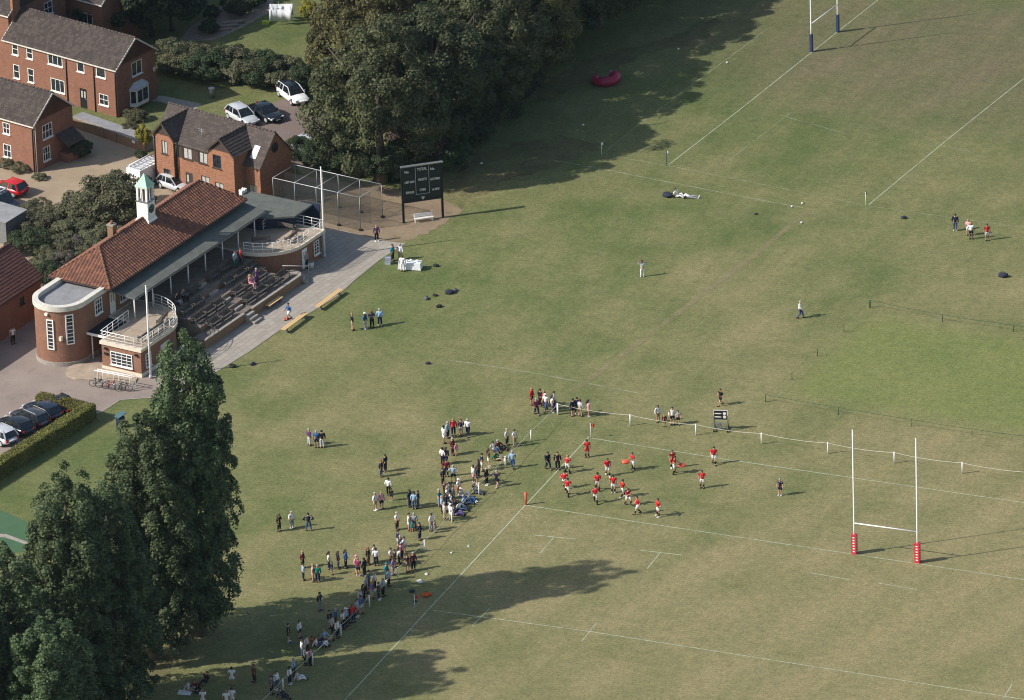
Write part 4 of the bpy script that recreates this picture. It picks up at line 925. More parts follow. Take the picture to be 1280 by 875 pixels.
# ------------------------------------------------------------------ practice nets
net = empty('practice_net_cage', G(451, 288.4), 0, 'steel-framed cricket practice net cage beside the scoreboard', 'net cage')
NO = G(451, 288.4)
fr, br = Vector((0, 0, 0)), G(478.4, 271.8) - NO
ln = (G(341.7, 220, 3.5) - G(450, 244.5, 3.5)); ln.z = 0
NH = 3.5
netm, t, p = newmat('netting'); p.inputs['Base Color'].default_value = (.03, .035, .035, 1); p.inputs['Roughness'].default_value = .9
co = objco(t); sep = N(t, 'ShaderNodeSeparateXYZ'); t.links.new(co, sep.inputs[0])
def stripes(v): return mth(t, 'LESS_THAN', mth(t, 'FRACT', mth(t, 'MULTIPLY', v, 9.0)), .14)
al = mth(t, 'MAXIMUM', mth(t, 'MAXIMUM', stripes(mth(t, 'ADD', sep.outputs[0], sep.outputs[2])), stripes(mth(t, 'SUBTRACT', sep.outputs[0], sep.outputs[2]))), stripes(mth(t, 'ADD', sep.outputs[1], sep.outputs[2])))
t.links.new(mth(t, 'MULTIPLY', al, .8), p.inputs['Alpha'])
for i in range(5):
    for base, nm in ((fr, 'front'), (br, 'back')):
        q = MB(); b = base + ln * i / 4; q.tube([b, b + Vector((0, 0, NH))], .035, 8); q.build('post', iron, net)
        q = MB(); q.box((b.x, b.y, .08), (.3, .3, .16)); q.build('post_foot', black, net)
    q = MB(); q.tube([fr + ln * i / 4 + Vector((0, 0, NH)), br + ln * i / 4 + Vector((0, 0, NH))], .03, 8); q.build('cross_bar', galv, net)
for base in (fr, br):
    q = MB(); q.tube([base + Vector((0, 0, NH)), base + ln + Vector((0, 0, NH))], .035, 8); q.build('top_rail', galv, net)
for a, b in ((fr, fr + ln), (br, br + ln), (fr + ln, br + ln), ((fr + br) / 2, (fr + br) / 2 + ln)):
    q = MB(); q.add([a, b, b + Vector((0, 0, NH - .03)), a + Vector((0, 0, NH - .03))], [(0, 1, 2, 3)]); q.build('netting', netm, net)

# ------------------------------------------------------------------ the big scoreboard and the one on wheels
TXT = plain('white_lettering', (.70, .72, .70), .6, .05)
def text(s, size, parent, loc, rot, m=None, sx=1.0):
    cu = bpy.data.curves.new('lettering', 'FONT'); cu.body = s; cu.size = size; cu.align_x = 'CENTER'; cu.align_y = 'CENTER'; cu.extrude = .004; cu.offset = size * .02
    f_ = bpy.data.objects.new('lettering_font', cu); col.objects.link(f_); me = bpy.data.meshes.new_from_object(f_.evaluated_get(bpy.context.evaluated_depsgraph_get())); bpy.data.objects.remove(f_)
    o = bpy.data.objects.new('lettering', me); lk(o, parent); o.location = loc; o.rotation_euler = rot; o.scale = (sx, 1, 1); me.materials.clear(); me.materials.append(m or TXT); return o
s0, s1 = G(505, 279), G(554, 272); BA = math.atan2(s1.y - s0.y, s1.x - s0.x); BW = (s1 - s0).length
sb = empty('cricket_scoreboard', s0, BA, 'tall dark green cricket scoreboard on two posts with TOTAL and WICKETS lettering', 'scoreboard')
for x in (0, BW):
    q = MB(); q.box((x, .1, 2.95), (.2, .2, 5.9)); q.build('post', boardg, sb)
q = MB(); q.span((.06, -.12, 2.1), (BW - .06, .05, 5.85)); bd = q.build('board', boardg, sb)
q = MB(); q.bar((-.15, -.05, 5.9), (BW + .15, -.05, 5.9), .4, .08); q.build('top_rail', iron, sb)
lw, rw_ = BW * .33, BW * .67
for i, (cx, rows) in enumerate(((BW * .175, ('No', 'LAST MAN', 'BOWLER')), (BW * .5, ('TOTAL', 'WICKETS', 'OVERS')), (BW * .825, ('No', 'LAST MAN', '1st INNS')))):
    for j, s in enumerate(rows):
        z = 5.45 - 1.08 * j
        text(s, .40 if s == 'TOTAL' else (.36 if s == 'No' else .34), bd, (cx - (.25 if s == 'No' else 0), -.135, z - (.12 if i != 1 else 0)), (math.pi / 2, 0, 0), None, {'No': .9, 'TOTAL': .78}.get(s, .60))
        q = MB(); q.span((cx - .52, -.130, z - .82), (cx + .52, -.121, z - .30)); q.build('number_plate', boardp, bd)
q = MB()
for x in (lw, rw_): q.span((x - .02, -.135, 2.85), (x + .02, -.121, 5.7))
q.span((lw + .025, -.135, 2.85), (rw_ - .025, -.121, 2.89)); q.build('frame_line', galv, bd)
q = MB(); q.prism([(-.16, 0), (.16, 0), (.13, -.2), (0, -.32), (-.13, -.2)], 0, .01); o = q.build('club_crest', galv, bd); o.location = (BW / 2, -.125, 2.58); o.rotation_euler = (math.pi / 2, 0, 0)
# trolley scoreboard by the rope
tc = G(901, 539); ta = math.atan2(CR[1], CR[0]) - .12
tb = empty('trolley_scoreboard', tc, ta, 'small wheeled scoreboard in a grey frame behind the white rope', 'scoreboard')
for x in (-.62, .62):
    q = MB(); q.bar((x, 0, .12), (x, .25, 2.1), .06, .06); q.bar((x, .9, .15), (x, .25, 1.6), .05, .05); q.bar((x, -.25, .15), (x, .95, .15), .06, .06); q.build('side_frame', iron, tb)
    for y in (-.2, .85):
        q = MB(); q.tube([(x - .05, y, .14), (x + .05, y, .14)], .14, 12); q.build('wheel', rubber, tb)
q = MB(); q.box((0, .17, 1.55), (1.3, .05, 1.0)); bt = q.build('board', white, tb)
q = MB(); q.box((-.02, .138, 1.55), (1.18, .012, .9)); q.build('black_face', black, bt)
for z in (1.72, 1.38):
    q = MB(); q.add([(-.55, .128, z - .05), (-.05, .128, z - .06), (.08, .128, z - .03), (.08, .128, z + .02), (-.1, .128, z + .05), (-.55, .128, z + .05)], [(0, 1, 2, 3, 4, 5)]); q.build('white_stripe', white, bt)
    q = MB(); q.tube([(.36, .14, z), (.36, .122, z)], .15, 16, smooth=False); q.build('white_disc', white, bt)
q = MB(); q.bar((-.62, .05, .3), (.62, .05, .3), .05, .05); q.bar((-.62, .1, .7), (.62, .1, .7), .04, .04); q.box((-.15, .3, .45), (.45, .4, .4)); q.build('lower_frame', iron, tb)

# ------------------------------------------------------------------ goal posts, flags, ropes
def goal(p0, p1, h, padm, label, marks, pw=.46):
    p0 = Vector(p0); p1 = Vector(p1); d = p1 - p0; g = empty('rugby_goal', (p0 + p1) / 2, math.atan2(d.y, d.x), label, 'goal posts'); hw = d.length / 2
    for s in (-1, 1):
        q = MB(); q.tube([(s * hw, 0, 0), (s * hw, 0, 3), (s * hw, 0, h)], [.075, .07, .045], 10); q.build('upright', whitem, g)
        q = MB(); q.box((s * hw, 0, .95), (pw, pw * .92, 1.9)); pd = q.build('post_pad', padm, g)
        for k in range(6):
            for yy, xx in ((-pw * .46 - .005, 0), (0, pw / 2 + .005), (0, -pw / 2 - .005)):
                m = MB()
                if xx: m.box((s * hw + xx, 0, .3 + k * .27), (.012, .17, .11))
                else: m.box((s * hw, yy, .3 + k * .27), (.18, .012, .11))
                m.build('white_mark', marks, pd)
    q = MB(); q.tube([(-hw, 0, 3), (hw, 0, 3)], .055, 10); q.build('crossbar', whitem, g)
goal(G(1068.2, 692), G(1147, 703), 12.1, redpad, 'white rugby goal posts with red pads in the lower right', white)
goal(G(1014.3, 64.5), G(1047.3, 40), 11.0, bluepad, 'white rugby goal posts with blue pads at the far end', bluepad, .29)
def flag(p, h, pm, fm, lab, pad=False, ang=0.3, fw=.36, fh=.34):
    o = empty('corner_flag', p, ang, lab, 'flag', 'corner flags')
    q = MB(); q.tube([(0, 0, 0), (0, 0, h)], .10 if pad else .03, 8); q.build('pole', pm, o)
    q = MB(); vv = []; n = 6
    for i in range(n + 1): x = fw * i / n; y = .05 * math.sin(i * 1.3); dz = -.05 * i / n; vv += [(x, y, h - fh + dz), (x, y, h + dz)]
    q.add(vv, [(2 * i, 2 * i + 2, 2 * i + 3, 2 * i + 1) for i in range(n)]); q.build('cloth', fm, o)
flag(G(657.5, 631), 1.25, orange, orange, 'orange padded corner post where goal line meets touchline', True, fw=.14, fh=.3)
flag(G(738.4, 547.7), 1.5, white, flagred, 'white corner pole with red flag at the dead ball line')
flag(G(518.5, 759.6), 1.25, white, flagred, 'thin pole with red flag in the poplar shade by the rope')
flag(G(752, 193), 1.3, white, white, 'white corner flag at the edge of the tree shade', fw=.2, fh=.25)
flag(G(833.5, 207), 1.6, navy, white, 'dark blue corner pole with white flag on the far goal line', fw=.2, fh=.25)
flag(G(1082, 258), 1.5, white, timber, 'white corner pole with dark flag on the far pitch', fw=.15, fh=.2)
ropem = plain('white_rope', (.58, .56, .46), .8, .08)
def rope_fence(name, pts, h, r, pm, rm_, lab, sag=.16, rr=.019):
    f = empty(name, pts[0], 0, lab, 'rope fence'); O = Vector(pts[0])
    for p in pts:
        q = MB(); q.tube([p - O, p - O + Vector((0, 0, h))], r, 8); q.build('post', pm, f)
    q = MB(); path = []
    for a, b in zip(pts[:-1], pts[1:]):
        for i in range(8):
            t_ = i / 8; path.append(a.lerp(b, t_) - O + Vector((0, 0, h * .95 - sag * 4 * t_ * (1 - t_))))
    path.append(pts[-1] - O + Vector((0, 0, h * .95))); q.tube(path, rr, 5); q.build('rope', rm_, f)
rope_fence('rope_barrier', px((318, 897), (354, 863), (391, 831), (426.4, 795.5), (462, 758.8), (497.4, 724), (531, 689), (565, 654), (598.8, 618.7), (631.9, 584.4), (664, 551.6), (697, 518)), 1.12, .065, white, ropem, 'white rope on white posts along the touchline behind the crowd')
rope_fence('rope_barrier', px((697.6, 518.5), (788, 532), (870, 544), (952, 555), (1035, 567), (1118, 579), (1203, 592), (1290, 604)), 1.12, .065, white, ropem, 'white rope on white posts beyond the dead ball line')
rope_fence('green_rope_fence', px((957, 502), (1048, 518), (1139, 533), (1215, 545), (1300, 556)), .75, .03, greenp, greenp, 'green rope fence along the near edge of the cricket square', .05, .02)
rope_fence('green_rope_fence', px((957, 502.5), (990, 475), (1022, 445), (1055, 415), (1087, 385)), .75, .035, greenp, greenp, 'green posts and thin rope along the left edge of the cricket square', .05, .007)
rope_fence('green_rope_fence', px((1088, 384), (1178, 402), (1267, 415), (1350, 428)), .75, .035, greenp, greenp, 'green rope fence along the far edge of the cricket square', .05, .022)

# ------------------------------------------------------------------ benches
def bench_proto(Lb=1.75):
    t = empty('slatted_bench', (0, 0, 0), 0)
    for k in range(4):
        q = MB(); q.box((0, -.18 + .125 * k, .44), (Lb, .105, .035)); q.build('seat_slat', darkwood, t)
    for k in range(3):
        q = MB(); q.bar((-Lb / 2, .27 + .03 * k, .56 + .13 * k), (Lb / 2, .27 + .03 * k, .56 + .13 * k), .03, .10); q.build('back_slat', darkwood, t)
    for s in (-1, 1):
        x = s * (Lb / 2 - .05); q = MB(); q.box((x, -.2, .31), (.06, .06, .62)); q.bar((x, .22, 0), (x, .36, .9), .06, .06); q.box((x, .0, .40), (.05, .4, .05)); q.build('leg_frame', darkwood, t)
        q = MB(); q.box((x, .0, .64), (.08, .52, .04)); q.build('armrest', darkwood, t)
    return t
bp = bench_proto(); used = [False]
def bench(loc, rz, lab, group):
    o = copy_tree(bp) if used[0] else bp
    used[0] = True; o.location = loc; o.rotation_euler = (0, 0, rz); tag(o, lab, 'bench', group); return o
PM = Matrix.Translation(PO) @ Matrix.Rotation(PAV_AZ, 4, 'Z')
def PV(u, v, z=0): return PM @ Vector(V(u, v, z))
rowsB = [('top', -3.25, 2.4, (10.8, 12.8, 14.2, 17.6, 19.6, 21.6)), ('third', -1.9, 1.9, (10.6, 12.6, 18.0, 20.0, 22.0)), ('second', -.55, 1.4, (10.7, 12.5, 14.2, 17.6, 19.5, 21.4)), ('front', .75, .9, (11.4, 13.3, 17.5, 19.4, 21.3, 23.3))]
ordn = ['first', 'second', 'third', 'fourth', 'fifth', 'sixth']
for nm, v, z, us in rowsB:
    for i, u in enumerate(us):
        bench(PV(u, v, z), PAV_AZ + random.uniform(-.02, .02), 'dark slatted bench, %s from the near end, %s terrace row' % (ordn[i], nm), 'dark slatted benches on the pavilion terrace')
for u, v, a, lab in ((2.2, -1.0, 0, 'first'), (4.1, -1.0, 0, 'second'), (6.0, -1.6, .25, 'third')):
    bench(PV(u, v, 2.935), PAV_AZ + math.pi + a, 'dark slatted bench on the near balcony, %s from the flagpole' % lab, 'dark slatted benches on the balconies')
for u, v, a, lab in ((29.6, -2.6, math.pi / 2 * 1.0, 'beside the navy screen'), (27.6, -1.0, math.pi + .1, 'facing the field'), (25.8, -3.2, math.pi * .75, 'nearest the terrace')):
    bench(PV(u, v, 2.935), PAV_AZ + a, 'dark slatted bench on the far balcony, %s' % lab, 'dark slatted benches on the balconies')
def plank_bench(p, az, L_, lab):
    t = empty('plank_bench', p, az, lab, 'bench', 'pale pine benches on the path'); q = MB()
    for k in range(2):
        q = MB(); q.box((0, -.13 + .26 * k, .47), (L_, .24, .05)); q.build('plank', palewood, t)
    for s in (-1, 1):
        q = MB(); q.box((s * L_ * .38, 0, .22), (.06, .42, .44)); q.build('leg', iron, t)
plank_bench(G(343, 382), PAV_AZ, 2.4, 'pale pine bench against the terrace wall'); plank_bench(G(368.5, 407), PAV_AZ + .03, 4.3, 'pale pine bench on the grass edge, nearer the poplar'); plank_bench(G(411.5, 378), PAV_AZ + .03, 4.5, 'pale pine bench on the grass edge, nearer the refreshment table')
t = empty('white_bench', G(530, 277), BA, 'white slatted bench under the cricket scoreboard', 'bench')
for k in range(3):
    q = MB(); q.box((0, -.12 + .12 * k, .42), (1.9, .1, .04)); q.build('seat_slat', white, t)
    q = MB(); q.box((0, .25, .55 + .12 * k), (1.9, .03, .09)); q.build('back_slat', white, t)
for s in (-1, 1):
    q = MB(); q.box((s * .85, -.1, .2), (.06, .06, .4)); q.box((s * .85, .22, .42), (.06, .06, .84)); q.build('leg_frame', white, t)
# ------------------------------------------------------------------ foliage
def leaves_mesh(name, C, Rr, per, size, mat, bias=None, up=0.25, shell=(.62, 1.05), aspect=.62):
    """leaf-sized rhombs spread over clumps: C centres (n,3), Rr radii (n,3)"""
    n = len(C); C = np.repeat(np.asarray(C, float), per, 0); Rr = np.repeat(np.asarray(Rr, float), per, 0); k = len(C)
    d = RNG.normal(size=(k, 3))
    if bias is not None: d += np.repeat(np.asarray(bias, float), per, 0)
    d[:, 2] += up; d /= np.linalg.norm(d, axis=1)[:, None]
    P = C + d * Rr * RNG.uniform(shell[0], shell[1], (k, 1))
    nn = d + RNG.normal(size=(k, 3)) * .55; nn[:, 2] += .35; nn /= np.linalg.norm(nn, axis=1)[:, None]
    a = np.cross(nn, RNG.normal(size=(k, 3))); a /= np.linalg.norm(a, axis=1)[:, None]; b = np.cross(nn, a)
    s = size * RNG.uniform(.65, 1.35, (k, 1))
    Vv = np.stack([P - a * s, P - b * s * aspect, P + a * s, P + b * s * aspect], 1).reshape(-1, 3)
    me = bpy.data.meshes.new(name); me.vertices.add(4 * k); me.vertices.foreach_set('co', Vv.ravel())
    me.loops.add(4 * k); me.loops.foreach_set('vertex_index', np.arange(4 * k, dtype=np.int32))
    me.polygons.add(k); me.polygons.foreach_set('loop_start', np.arange(0, 4 * k, 4, dtype=np.int32)); me.polygons.foreach_set('loop_total', np.full(k, 4, np.int32))
    me.update(); me.materials.append(mat); return me

F_poplar = foliage('poplar_leaf', [(.024, .044, .019), (.040, .066, .027), (.062, .095, .038), (.125, .162, .078)], .18, .58)
F_broad = foliage('broad_leaf', [(.030, .040, .019), (.048, .060, .027), (.072, .084, .038), (.118, .120, .058)], .18)
F_broad2 = foliage('olive_leaf', [(.040, .042, .018), (.062, .064, .026), (.092, .090, .036), (.140, .128, .055)], .18)
F_broad3 = foliage('deep_green_leaf', [(.022, .034, .018), (.036, .052, .025), (.055, .074, .034), (.088, .104, .050)], .18)
F_dark = foliage('dark_leaf', [(.022, .036, .019), (.033, .051, .025), (.047, .070, .033), (.070, .095, .045)], .2)
F_shrub = foliage('shrub_leaf', [(.056, .066, .032), (.082, .092, .044), (.112, .120, .058), (.165, .155, .098)], .22)
F_grey = foliage('grey_leaf', [(.085, .080, .062), (.12, .11, .085), (.18, .165, .135)], .15)
F_hedge = foliage('hedge_leaf', [(.100, .112, .030), (.150, .155, .040), (.200, .190, .050), (.235, .210, .062)], .2)
F_gold = foliage('gold_leaf', [(.18, .17, .02), (.25, .23, .03), (.32, .29, .05)], .25)
F_plum = foliage('plum_leaf', [(.050, .035, .035), (.070, .048, .045), (.085, .065, .052)], .15)

def trunk(mb, h, r0, r1, lean=0.0, seed=0, limbs=6, reach=3.0, z0=.3, z1=.8, upb=.7):
    rd = random.Random(seed); pts = []; rr = []
    for i in range(7):
        t_ = i / 6; pts.append((lean * t_ + rd.uniform(-.12, .12) * (i > 0), rd.uniform(-.12, .12) * (i > 0), h * t_)); rr.append(r0 + (r1 - r0) * t_ + (r0 * .5 if i == 0 else 0))
    mb.tube(pts, rr, 9)
    for k in range(limbs):
        a = 2 * math.pi * k / limbs + rd.uniform(-.4, .4); z = h * rd.uniform(z0, z1); L_ = reach * rd.uniform(.7, 1.1)
        p0 = Vector((0, 0, z)); p1 = p0 + Vector((math.cos(a), math.sin(a), upb * .8)) * L_ * .5; p2 = p0 + Vector((math.cos(a), math.sin(a), upb * 1.3)) * L_
        mb.tube([p0, p1, p2], [r0 * .42, r0 * .26, r0 * .1], 6)

def poplar_mesh(seed, h=28.0, r=4.3):
    """a sheaf of upright plumes, each rising to its own tip"""
    rg = np.random.default_rng(seed); C = []; Rr = []; B = []
    pl = [(0.0, 0.0, 1.0)] + [(1.45 + .5 * rg.random(), k * 2 * np.pi / 5 + rg.uniform(-.35, .35), rg.uniform(.88, .98)) for k in range(5)] + [(2.75 + .35 * rg.random(), k * 2 * np.pi / 9 + rg.uniform(-.3, .3), rg.uniform(.60, .90)) for k in range(9)]
    for off, a, tip in pl:
        ox, oy = off * np.cos(a), off * np.sin(a); n = int(46 * tip)
        for i in range(n):
            t_ = (.07 + .90 * (i + rg.random()) / n) * tip
            w_ = 1.35 * np.interp(t_ / tip, [0, .12, .35, .7, .9, 1.0], [.5, .9, 1.0, .9, .62, .30])
            spread = np.interp(t_, [0, .12, .4, 1.0], [.45, .85, 1.0, .86])
            b = rg.uniform(0, 2 * np.pi); q = w_ * np.sqrt(rg.random())
            x, y = ox * spread + q * np.cos(b), oy * spread + q * np.sin(b)
            s_ = rg.uniform(.42, .85); C.append((x, y, h * t_)); Rr.append((s_, s_, s_ * rg.uniform(1.2, 2.0)))
            d = np.array([x - ox * spread * .7, y - oy * spread * .7]); d /= np.linalg.norm(d) + 1e-6; B.append((.9 * d[0], .9 * d[1], .55))
    return leaves_mesh('poplar_crown', C, Rr, 155, .13, F_poplar, B, .3)
POP = [poplar_mesh(s, 28.0, 4.3) for s in (1, 2, 3)]
ptm = []
for s in (1, 2):
    mb = MB(); trunk(mb, 24, .48, .08, 0, s, 9, 1.6, .08, .6, 2.6); ptm.append(mb.mesh('poplar_trunk', bark))
def tree(name, loc, rz, sc, crown, trunk_, lab, cat='tree', group=None, mat=None):
    t = empty(name, loc, rz, lab, cat, group)
    o = bpy.data.objects.new('crown', crown); lk(o, t); o['kind'] = 'stuff'; o.scale = sc
    if mat is not None: o.material_slots[0].link = 'OBJECT'; o.material_slots[0].material = mat
    if trunk_ is not None:
        o2 = bpy.data.objects.new('trunk', trunk_); lk(o2, t); o2.scale = sc
    return t
for i, (x, y, h, k, a, lab) in enumerate(((250, 792, 29.6, 1.0, .3, 'tall poplar nearest the pavilion, its tip before the paved path'), (193, 822, 24.0, 1.0, 1.9, 'poplar between the tallest one and the big left pair'), (148, 880, 21.5, .95, 5.1, 'poplar in the middle of the row, trunk above the bottom edge'), (98, 912, 25.4, 1.0, 3.3, 'broad poplar whose twin tips rise beside the green strip'), (22, 965, 22.0, 1.0, 4.5, 'poplar at the left edge, its tip over the green strip'), (-32, 1005, 22.0, 1.0, .9, 'poplar cut off by the lower left corner'), (72, 1010, 18.5, .95, 2.6, 'lowest poplar at the bottom left, in front of the row'))):
    tree('poplar', G(x, y), a, (k, k, h / 28.0), POP[i % 3], ptm[i % 2], lab, 'tree', 'poplars along the touchline')

def broad_mesh(seed, r=6.2, hc=8.2, hr=7.2, n=165, per=370, size=.138, mat=None, low=1.15):
    rg = np.random.default_rng(seed); C = []; Rr = []; B = []
    bl = rg.normal(size=(9, 3)); bl /= np.linalg.norm(bl, axis=1)[:, None]
    for i in range(n):
        d = rg.normal(size=3); d[2] = abs(d[2]) * 1.0 - low * rg.random(); d /= np.linalg.norm(d)
        bulge = 1 + .20 * max(0, (bl @ d).max() - .55) / .45 - .12
        q = rg.uniform(.40, 1.0) ** .45 * bulge
        C.append((d[0] * r * q, d[1] * r * q, hc + d[2] * hr * q)); s = rg.uniform(.7, 1.75) * min(1.0, r / 4.0) if r > 4 else rg.uniform(.35, .6) * r * .62; Rr.append((s, s, s * .78)); B.append(d * .9)
    return leaves_mesh('broadleaf_crown', C, Rr, per, size, mat or F_broad, B, .35)
BRD = [broad_mesh(s) for s in (11, 12, 13)]
mb = MB(); trunk(mb, 12, .55, .15, 0, 5, 8, 4.5, .3, .8, .7); btm = mb.mesh('broadleaf_trunk', bark)
big = [(476, 228, 17.0, .97, 'large tree behind the scoreboard, overhanging the practice nets'), (466, 165, 17.0, .88, 'large tree over the parked white SUV'), (545, 196, 16.5, 1.0, 'large tree right of the scoreboard with low dark crown'), (505, 120, 18.5, 1.05, 'tall tree deep in the wood behind the one above the nets'), (600, 150, 15.5, .95, 'tree at the wood edge, left of the crimson inflatable'), (585, 80, 18.0, 1.0, 'tree in the middle of the wood near the top edge'), (655, 105, 13.5, .85, 'tree at the wood edge just above the bare soil'), (690, 66, 14.0, .85, 'tree above the crimson inflatable'), (660, 20, 17.0, .95, 'tree near the top edge, middle of the wood'), (748, 32, 14.0, .8, 'tree at the right tip of the wood, above the worn verge'), (480, 72, 15.5, .85, 'tree of the wood nearest the white sheets'), (802, -8, 15.0, .85, 'last tree at the top edge, over the far pitch corner'), (740, -40, 15.0, .9, 'tree crown cut by the top edge above the wood tip'), (530, 20, 17.0, .95, 'tree cut by the top edge left of the middle'), (860, -60, 15.0, .9, 'tree at the top edge casting shade by the far posts'), (925, -70, 14.5, .9, 'rightmost tree at the top edge, shading the far goal')]
for i, (x, y, h, k, lab) in enumerate(big): tree('broadleaf_tree', G(x, y), i * 1.7, (k, k, h / 16.0), BRD[i % 3], btm, lab, 'tree', 'trees of the wood beside the field', [F_broad, F_broad2, F_broad3, F_broad2, F_broad][i % 5])
DRK = [broad_mesh(s, 3.0, 3.6, 3.4, 60, 240, .16, F_dark, .6) for s in (21, 22)]
SHR = [broad_mesh(s, 1.6, 1.25, 1.2, 60, 190, .065, F_shrub, 1.0) for s in (31, 32, 33)]
GRY = broad_mesh(41, 1.4, .9, 1.0, 34, 170, .07, F_grey, .7); # understorey along the wood edge uses the dark shrub meshes
PLM = broad_mesh(42, 2.6, 2.6, 2.6, 44, 130, .13, F_plum, .4); GLD = broad_mesh(43, .9, .9, .95, 40, 150, .07, F_gold, .8)
SDK = [broad_mesh(s, 1.6, 1.25, 1.2, 60, 190, .065, F_dark, 1.0) for s in (51, 52)]
mb = MB(); trunk(mb, 2.4, .09, .03, 0, 3, 5, .9, .15, .6, 1.0); stm = mb.mesh('shrub_stem', bark)
mb = MB(); trunk(mb, 5, .2, .06, 0, 4, 6, 2.0, .2, .7, .9); dtm = mb.mesh('dark_tree_trunk', bark)
for i, (x, y, k, h, lab) in enumerate(((132, 50, 1.1, 1.2, 'dark tree directly behind the long house'), (160, 52, 1.15, 1.15, 'dark tree behind the long house, left of the patio'), (190, 45, 1.1, 1.1, 'dark tree behind the bay window end of the house'), (215, 38, 1.0, .95, 'dark tree at the patio corner'), (120, 22, 1.2, 1.5, 'dark tree at the top edge beside the rear brick house'), (152, 18, 1.3, 1.5, 'dark tree at the top edge left of the patio'), (188, 12, 1.3, 1.4, 'dark tree in the row at the top edge'), (222, 4, 1.1, 1.2, 'dark tree cut by the top edge above the patio'))):
    tree('garden_tree', G(x, y), i * 2.1, (k, k, h), DRK[i % 2], dtm, lab, 'tree', 'dark garden trees behind the houses')
bush = [  # x, y, width, height, mesh, label
 (212, 88, 1.39, 1.20, 'S', 'green shrub by the bay window, left end of the garden hedge'), (238, 92, 1.46, 1.20, 'S', 'green shrub of the garden hedge, second from the bay window'), (262, 98, 1.58, 1.28, 'D', 'dark shrub of the garden hedge above the bollard'), (285, 90, 1.34, 1.04, 'D', 'shrub in the middle of the garden hedge'), (308, 100, 1.58, 1.28, 'S', 'shrub of the garden hedge left of the white SUV'), (332, 104, 1.46, 1.20, 'D', 'dark shrub just behind the white SUV'), (358, 106, 1.34, 1.12, 'S', 'shrub behind the white SUV roof'), (385, 112, 1.22, 1.04, 'D', 'shrub between the white SUV and the big trees'),
 (170, 150, 0.68, 0.44, 'S', 'low shrub at the foot of the bay window'), (160, 168, 0.63, 0.44, 'S', 'grey-green shrub behind the garden wall end'), (372, 196, 0.95, 0.77, 'D', 'dark evergreen shrub against the twin-gabled house end'), (392, 205, 0.90, 0.66, 'D', 'dark shrub behind the practice nets'),
 (100, 196, 0.68, 0.74, 'D', 'clipped dark shrub beside the porch'), (25, 214, 0.54, 0.33, 'S', 'small shrub under the left-edge house wall'), (8, 208, 0.54, 0.33, 'S', 'low shrub at the left edge under the window'), (50, 224, 0.41, 0.22, 'S', 'little plant at the corner of the gabled house'),
 (130, 280, 2.13, 1.81, 'S', 'big round shrub tree between the yard and the turret'), (158, 268, 1.70, 1.57, 'S', 'dark leafy shrub touching the turret'), (95, 285, 1.59, 1.14, 'S', 'mid-size shrub left of the big round one'), (105, 305, 1.59, 0.97, 'S', 'shrub behind the pavilion ridge chimney'), (75, 290, 1.31, 0.91, 'S', 'dark shrub in the middle of the shrubbery'), (55, 300, 1.31, 0.91, 'S', 'shrub in the left of the shrubbery'), (35, 290, 1.21, 0.79, 'S', 'shrub beside the grey shed'), (40, 315, 1.31, 0.85, 'D', 'dark shrub beside the plum-roofed hall'), (75, 322, 1.21, 0.79, 'S', 'shrub in the lower shrubbery behind the hip end'), (60, 338, 1.01, 0.67, 'S', 'shrub near the hip corner of the roof'), (45, 270, 0.91, 0.61, 'S', 'pale shrub beside the red hatchback'), (140, 312, 1.31, 0.97, 'S', 'dark shrub behind the chimney stub'), (62, 358, 0.91, 0.97, 'D', 'dark shrub squeezed between hall and round tower'), (118, 328, 1.11, 0.79, 'S', 'shrub directly behind the clay hip')]
for i, (x, y, k, h, m, lab) in enumerate(bush):
    me = SHR[i % 3] if m == 'S' else SDK[i % 2]; tree('shrub', G(x, y), i * 1.3, (k, k, h), me, stm, lab, 'shrub', 'shrubs around the houses')
for x, y, k, lab in ((92, 318, 1.0, 'grey twiggy shrub in the shrubbery behind the roof hip'), (78, 335, .9, 'grey dry shrub nearest the clay hip'), (108, 300, .8, 'grey dead shrub below the big round shrub')): tree('dry_shrub', G(x, y), x, (k, k, k), GRY, stm, lab, 'shrub', 'dry grey shrubs')
for i, (x, y, k, h, lab) in enumerate(((418, 212, 1.5, 1.5, 'dark undergrowth behind the middle of the practice nets'), (447, 222, 1.4, 1.3, 'dark undergrowth at the right end of the practice nets'), (492, 226, 1.5, 1.6, 'dark undergrowth touching the left scoreboard post'), (562, 212, 1.4, 1.4, 'dark undergrowth right of the purple shrub'), (585, 182, 1.4, 1.5, 'dark undergrowth beside the covered roller'), (622, 150, 1.4, 1.5, 'dark undergrowth at the wood edge above the bare soil'), (655, 122, 1.2, 1.3, 'dark undergrowth left of the crimson inflatable'))):
    tree('undergrowth_shrub', G(x, y), i * 1.9, (k, k, h), SDK[i % 2], stm, lab, 'shrub', 'undergrowth along the wood edge')
tree('plum_shrub', G(530, 208), 0, (1.15, 1.15, 1.0), PLM, dtm, 'purple-brown leafless shrub just behind the scoreboard', 'shrub')
tree('gold_shrub', G(180, 186), 0, (.8, .8, 1.3), GLD, stm, 'yellow-green conifer shrub at the end of the garden wall', 'shrub'); tree('gold_shrub', G(386, 23), 1, (1, 1, 1.0), GLD, stm, 'bright yellow bush beside the white sheets', 'shrub'); tree('bedding_plant', G(176, 198), 2, (.35, .35, .35), SDK[0], stm, 'tiny round plant on the tan yard', 'plant')
for x, y, k, lab in ((265, 22, .5, 'small plant pot shrub on the patio'), (285, 12, .5, 'dark potted plant near the patio centre'), (300, 20, .8, 'green bed shrub along the patio edge'), (262, 42, .6, 'dark round shrub beside the patio steps'), (318, 8, .7, 'bed shrub at the top of the patio')): tree('patio_plant', G(x, y), x, (k, k, k), SDK[int(x) % 2], stm, lab, 'plant', 'plants around the patio')

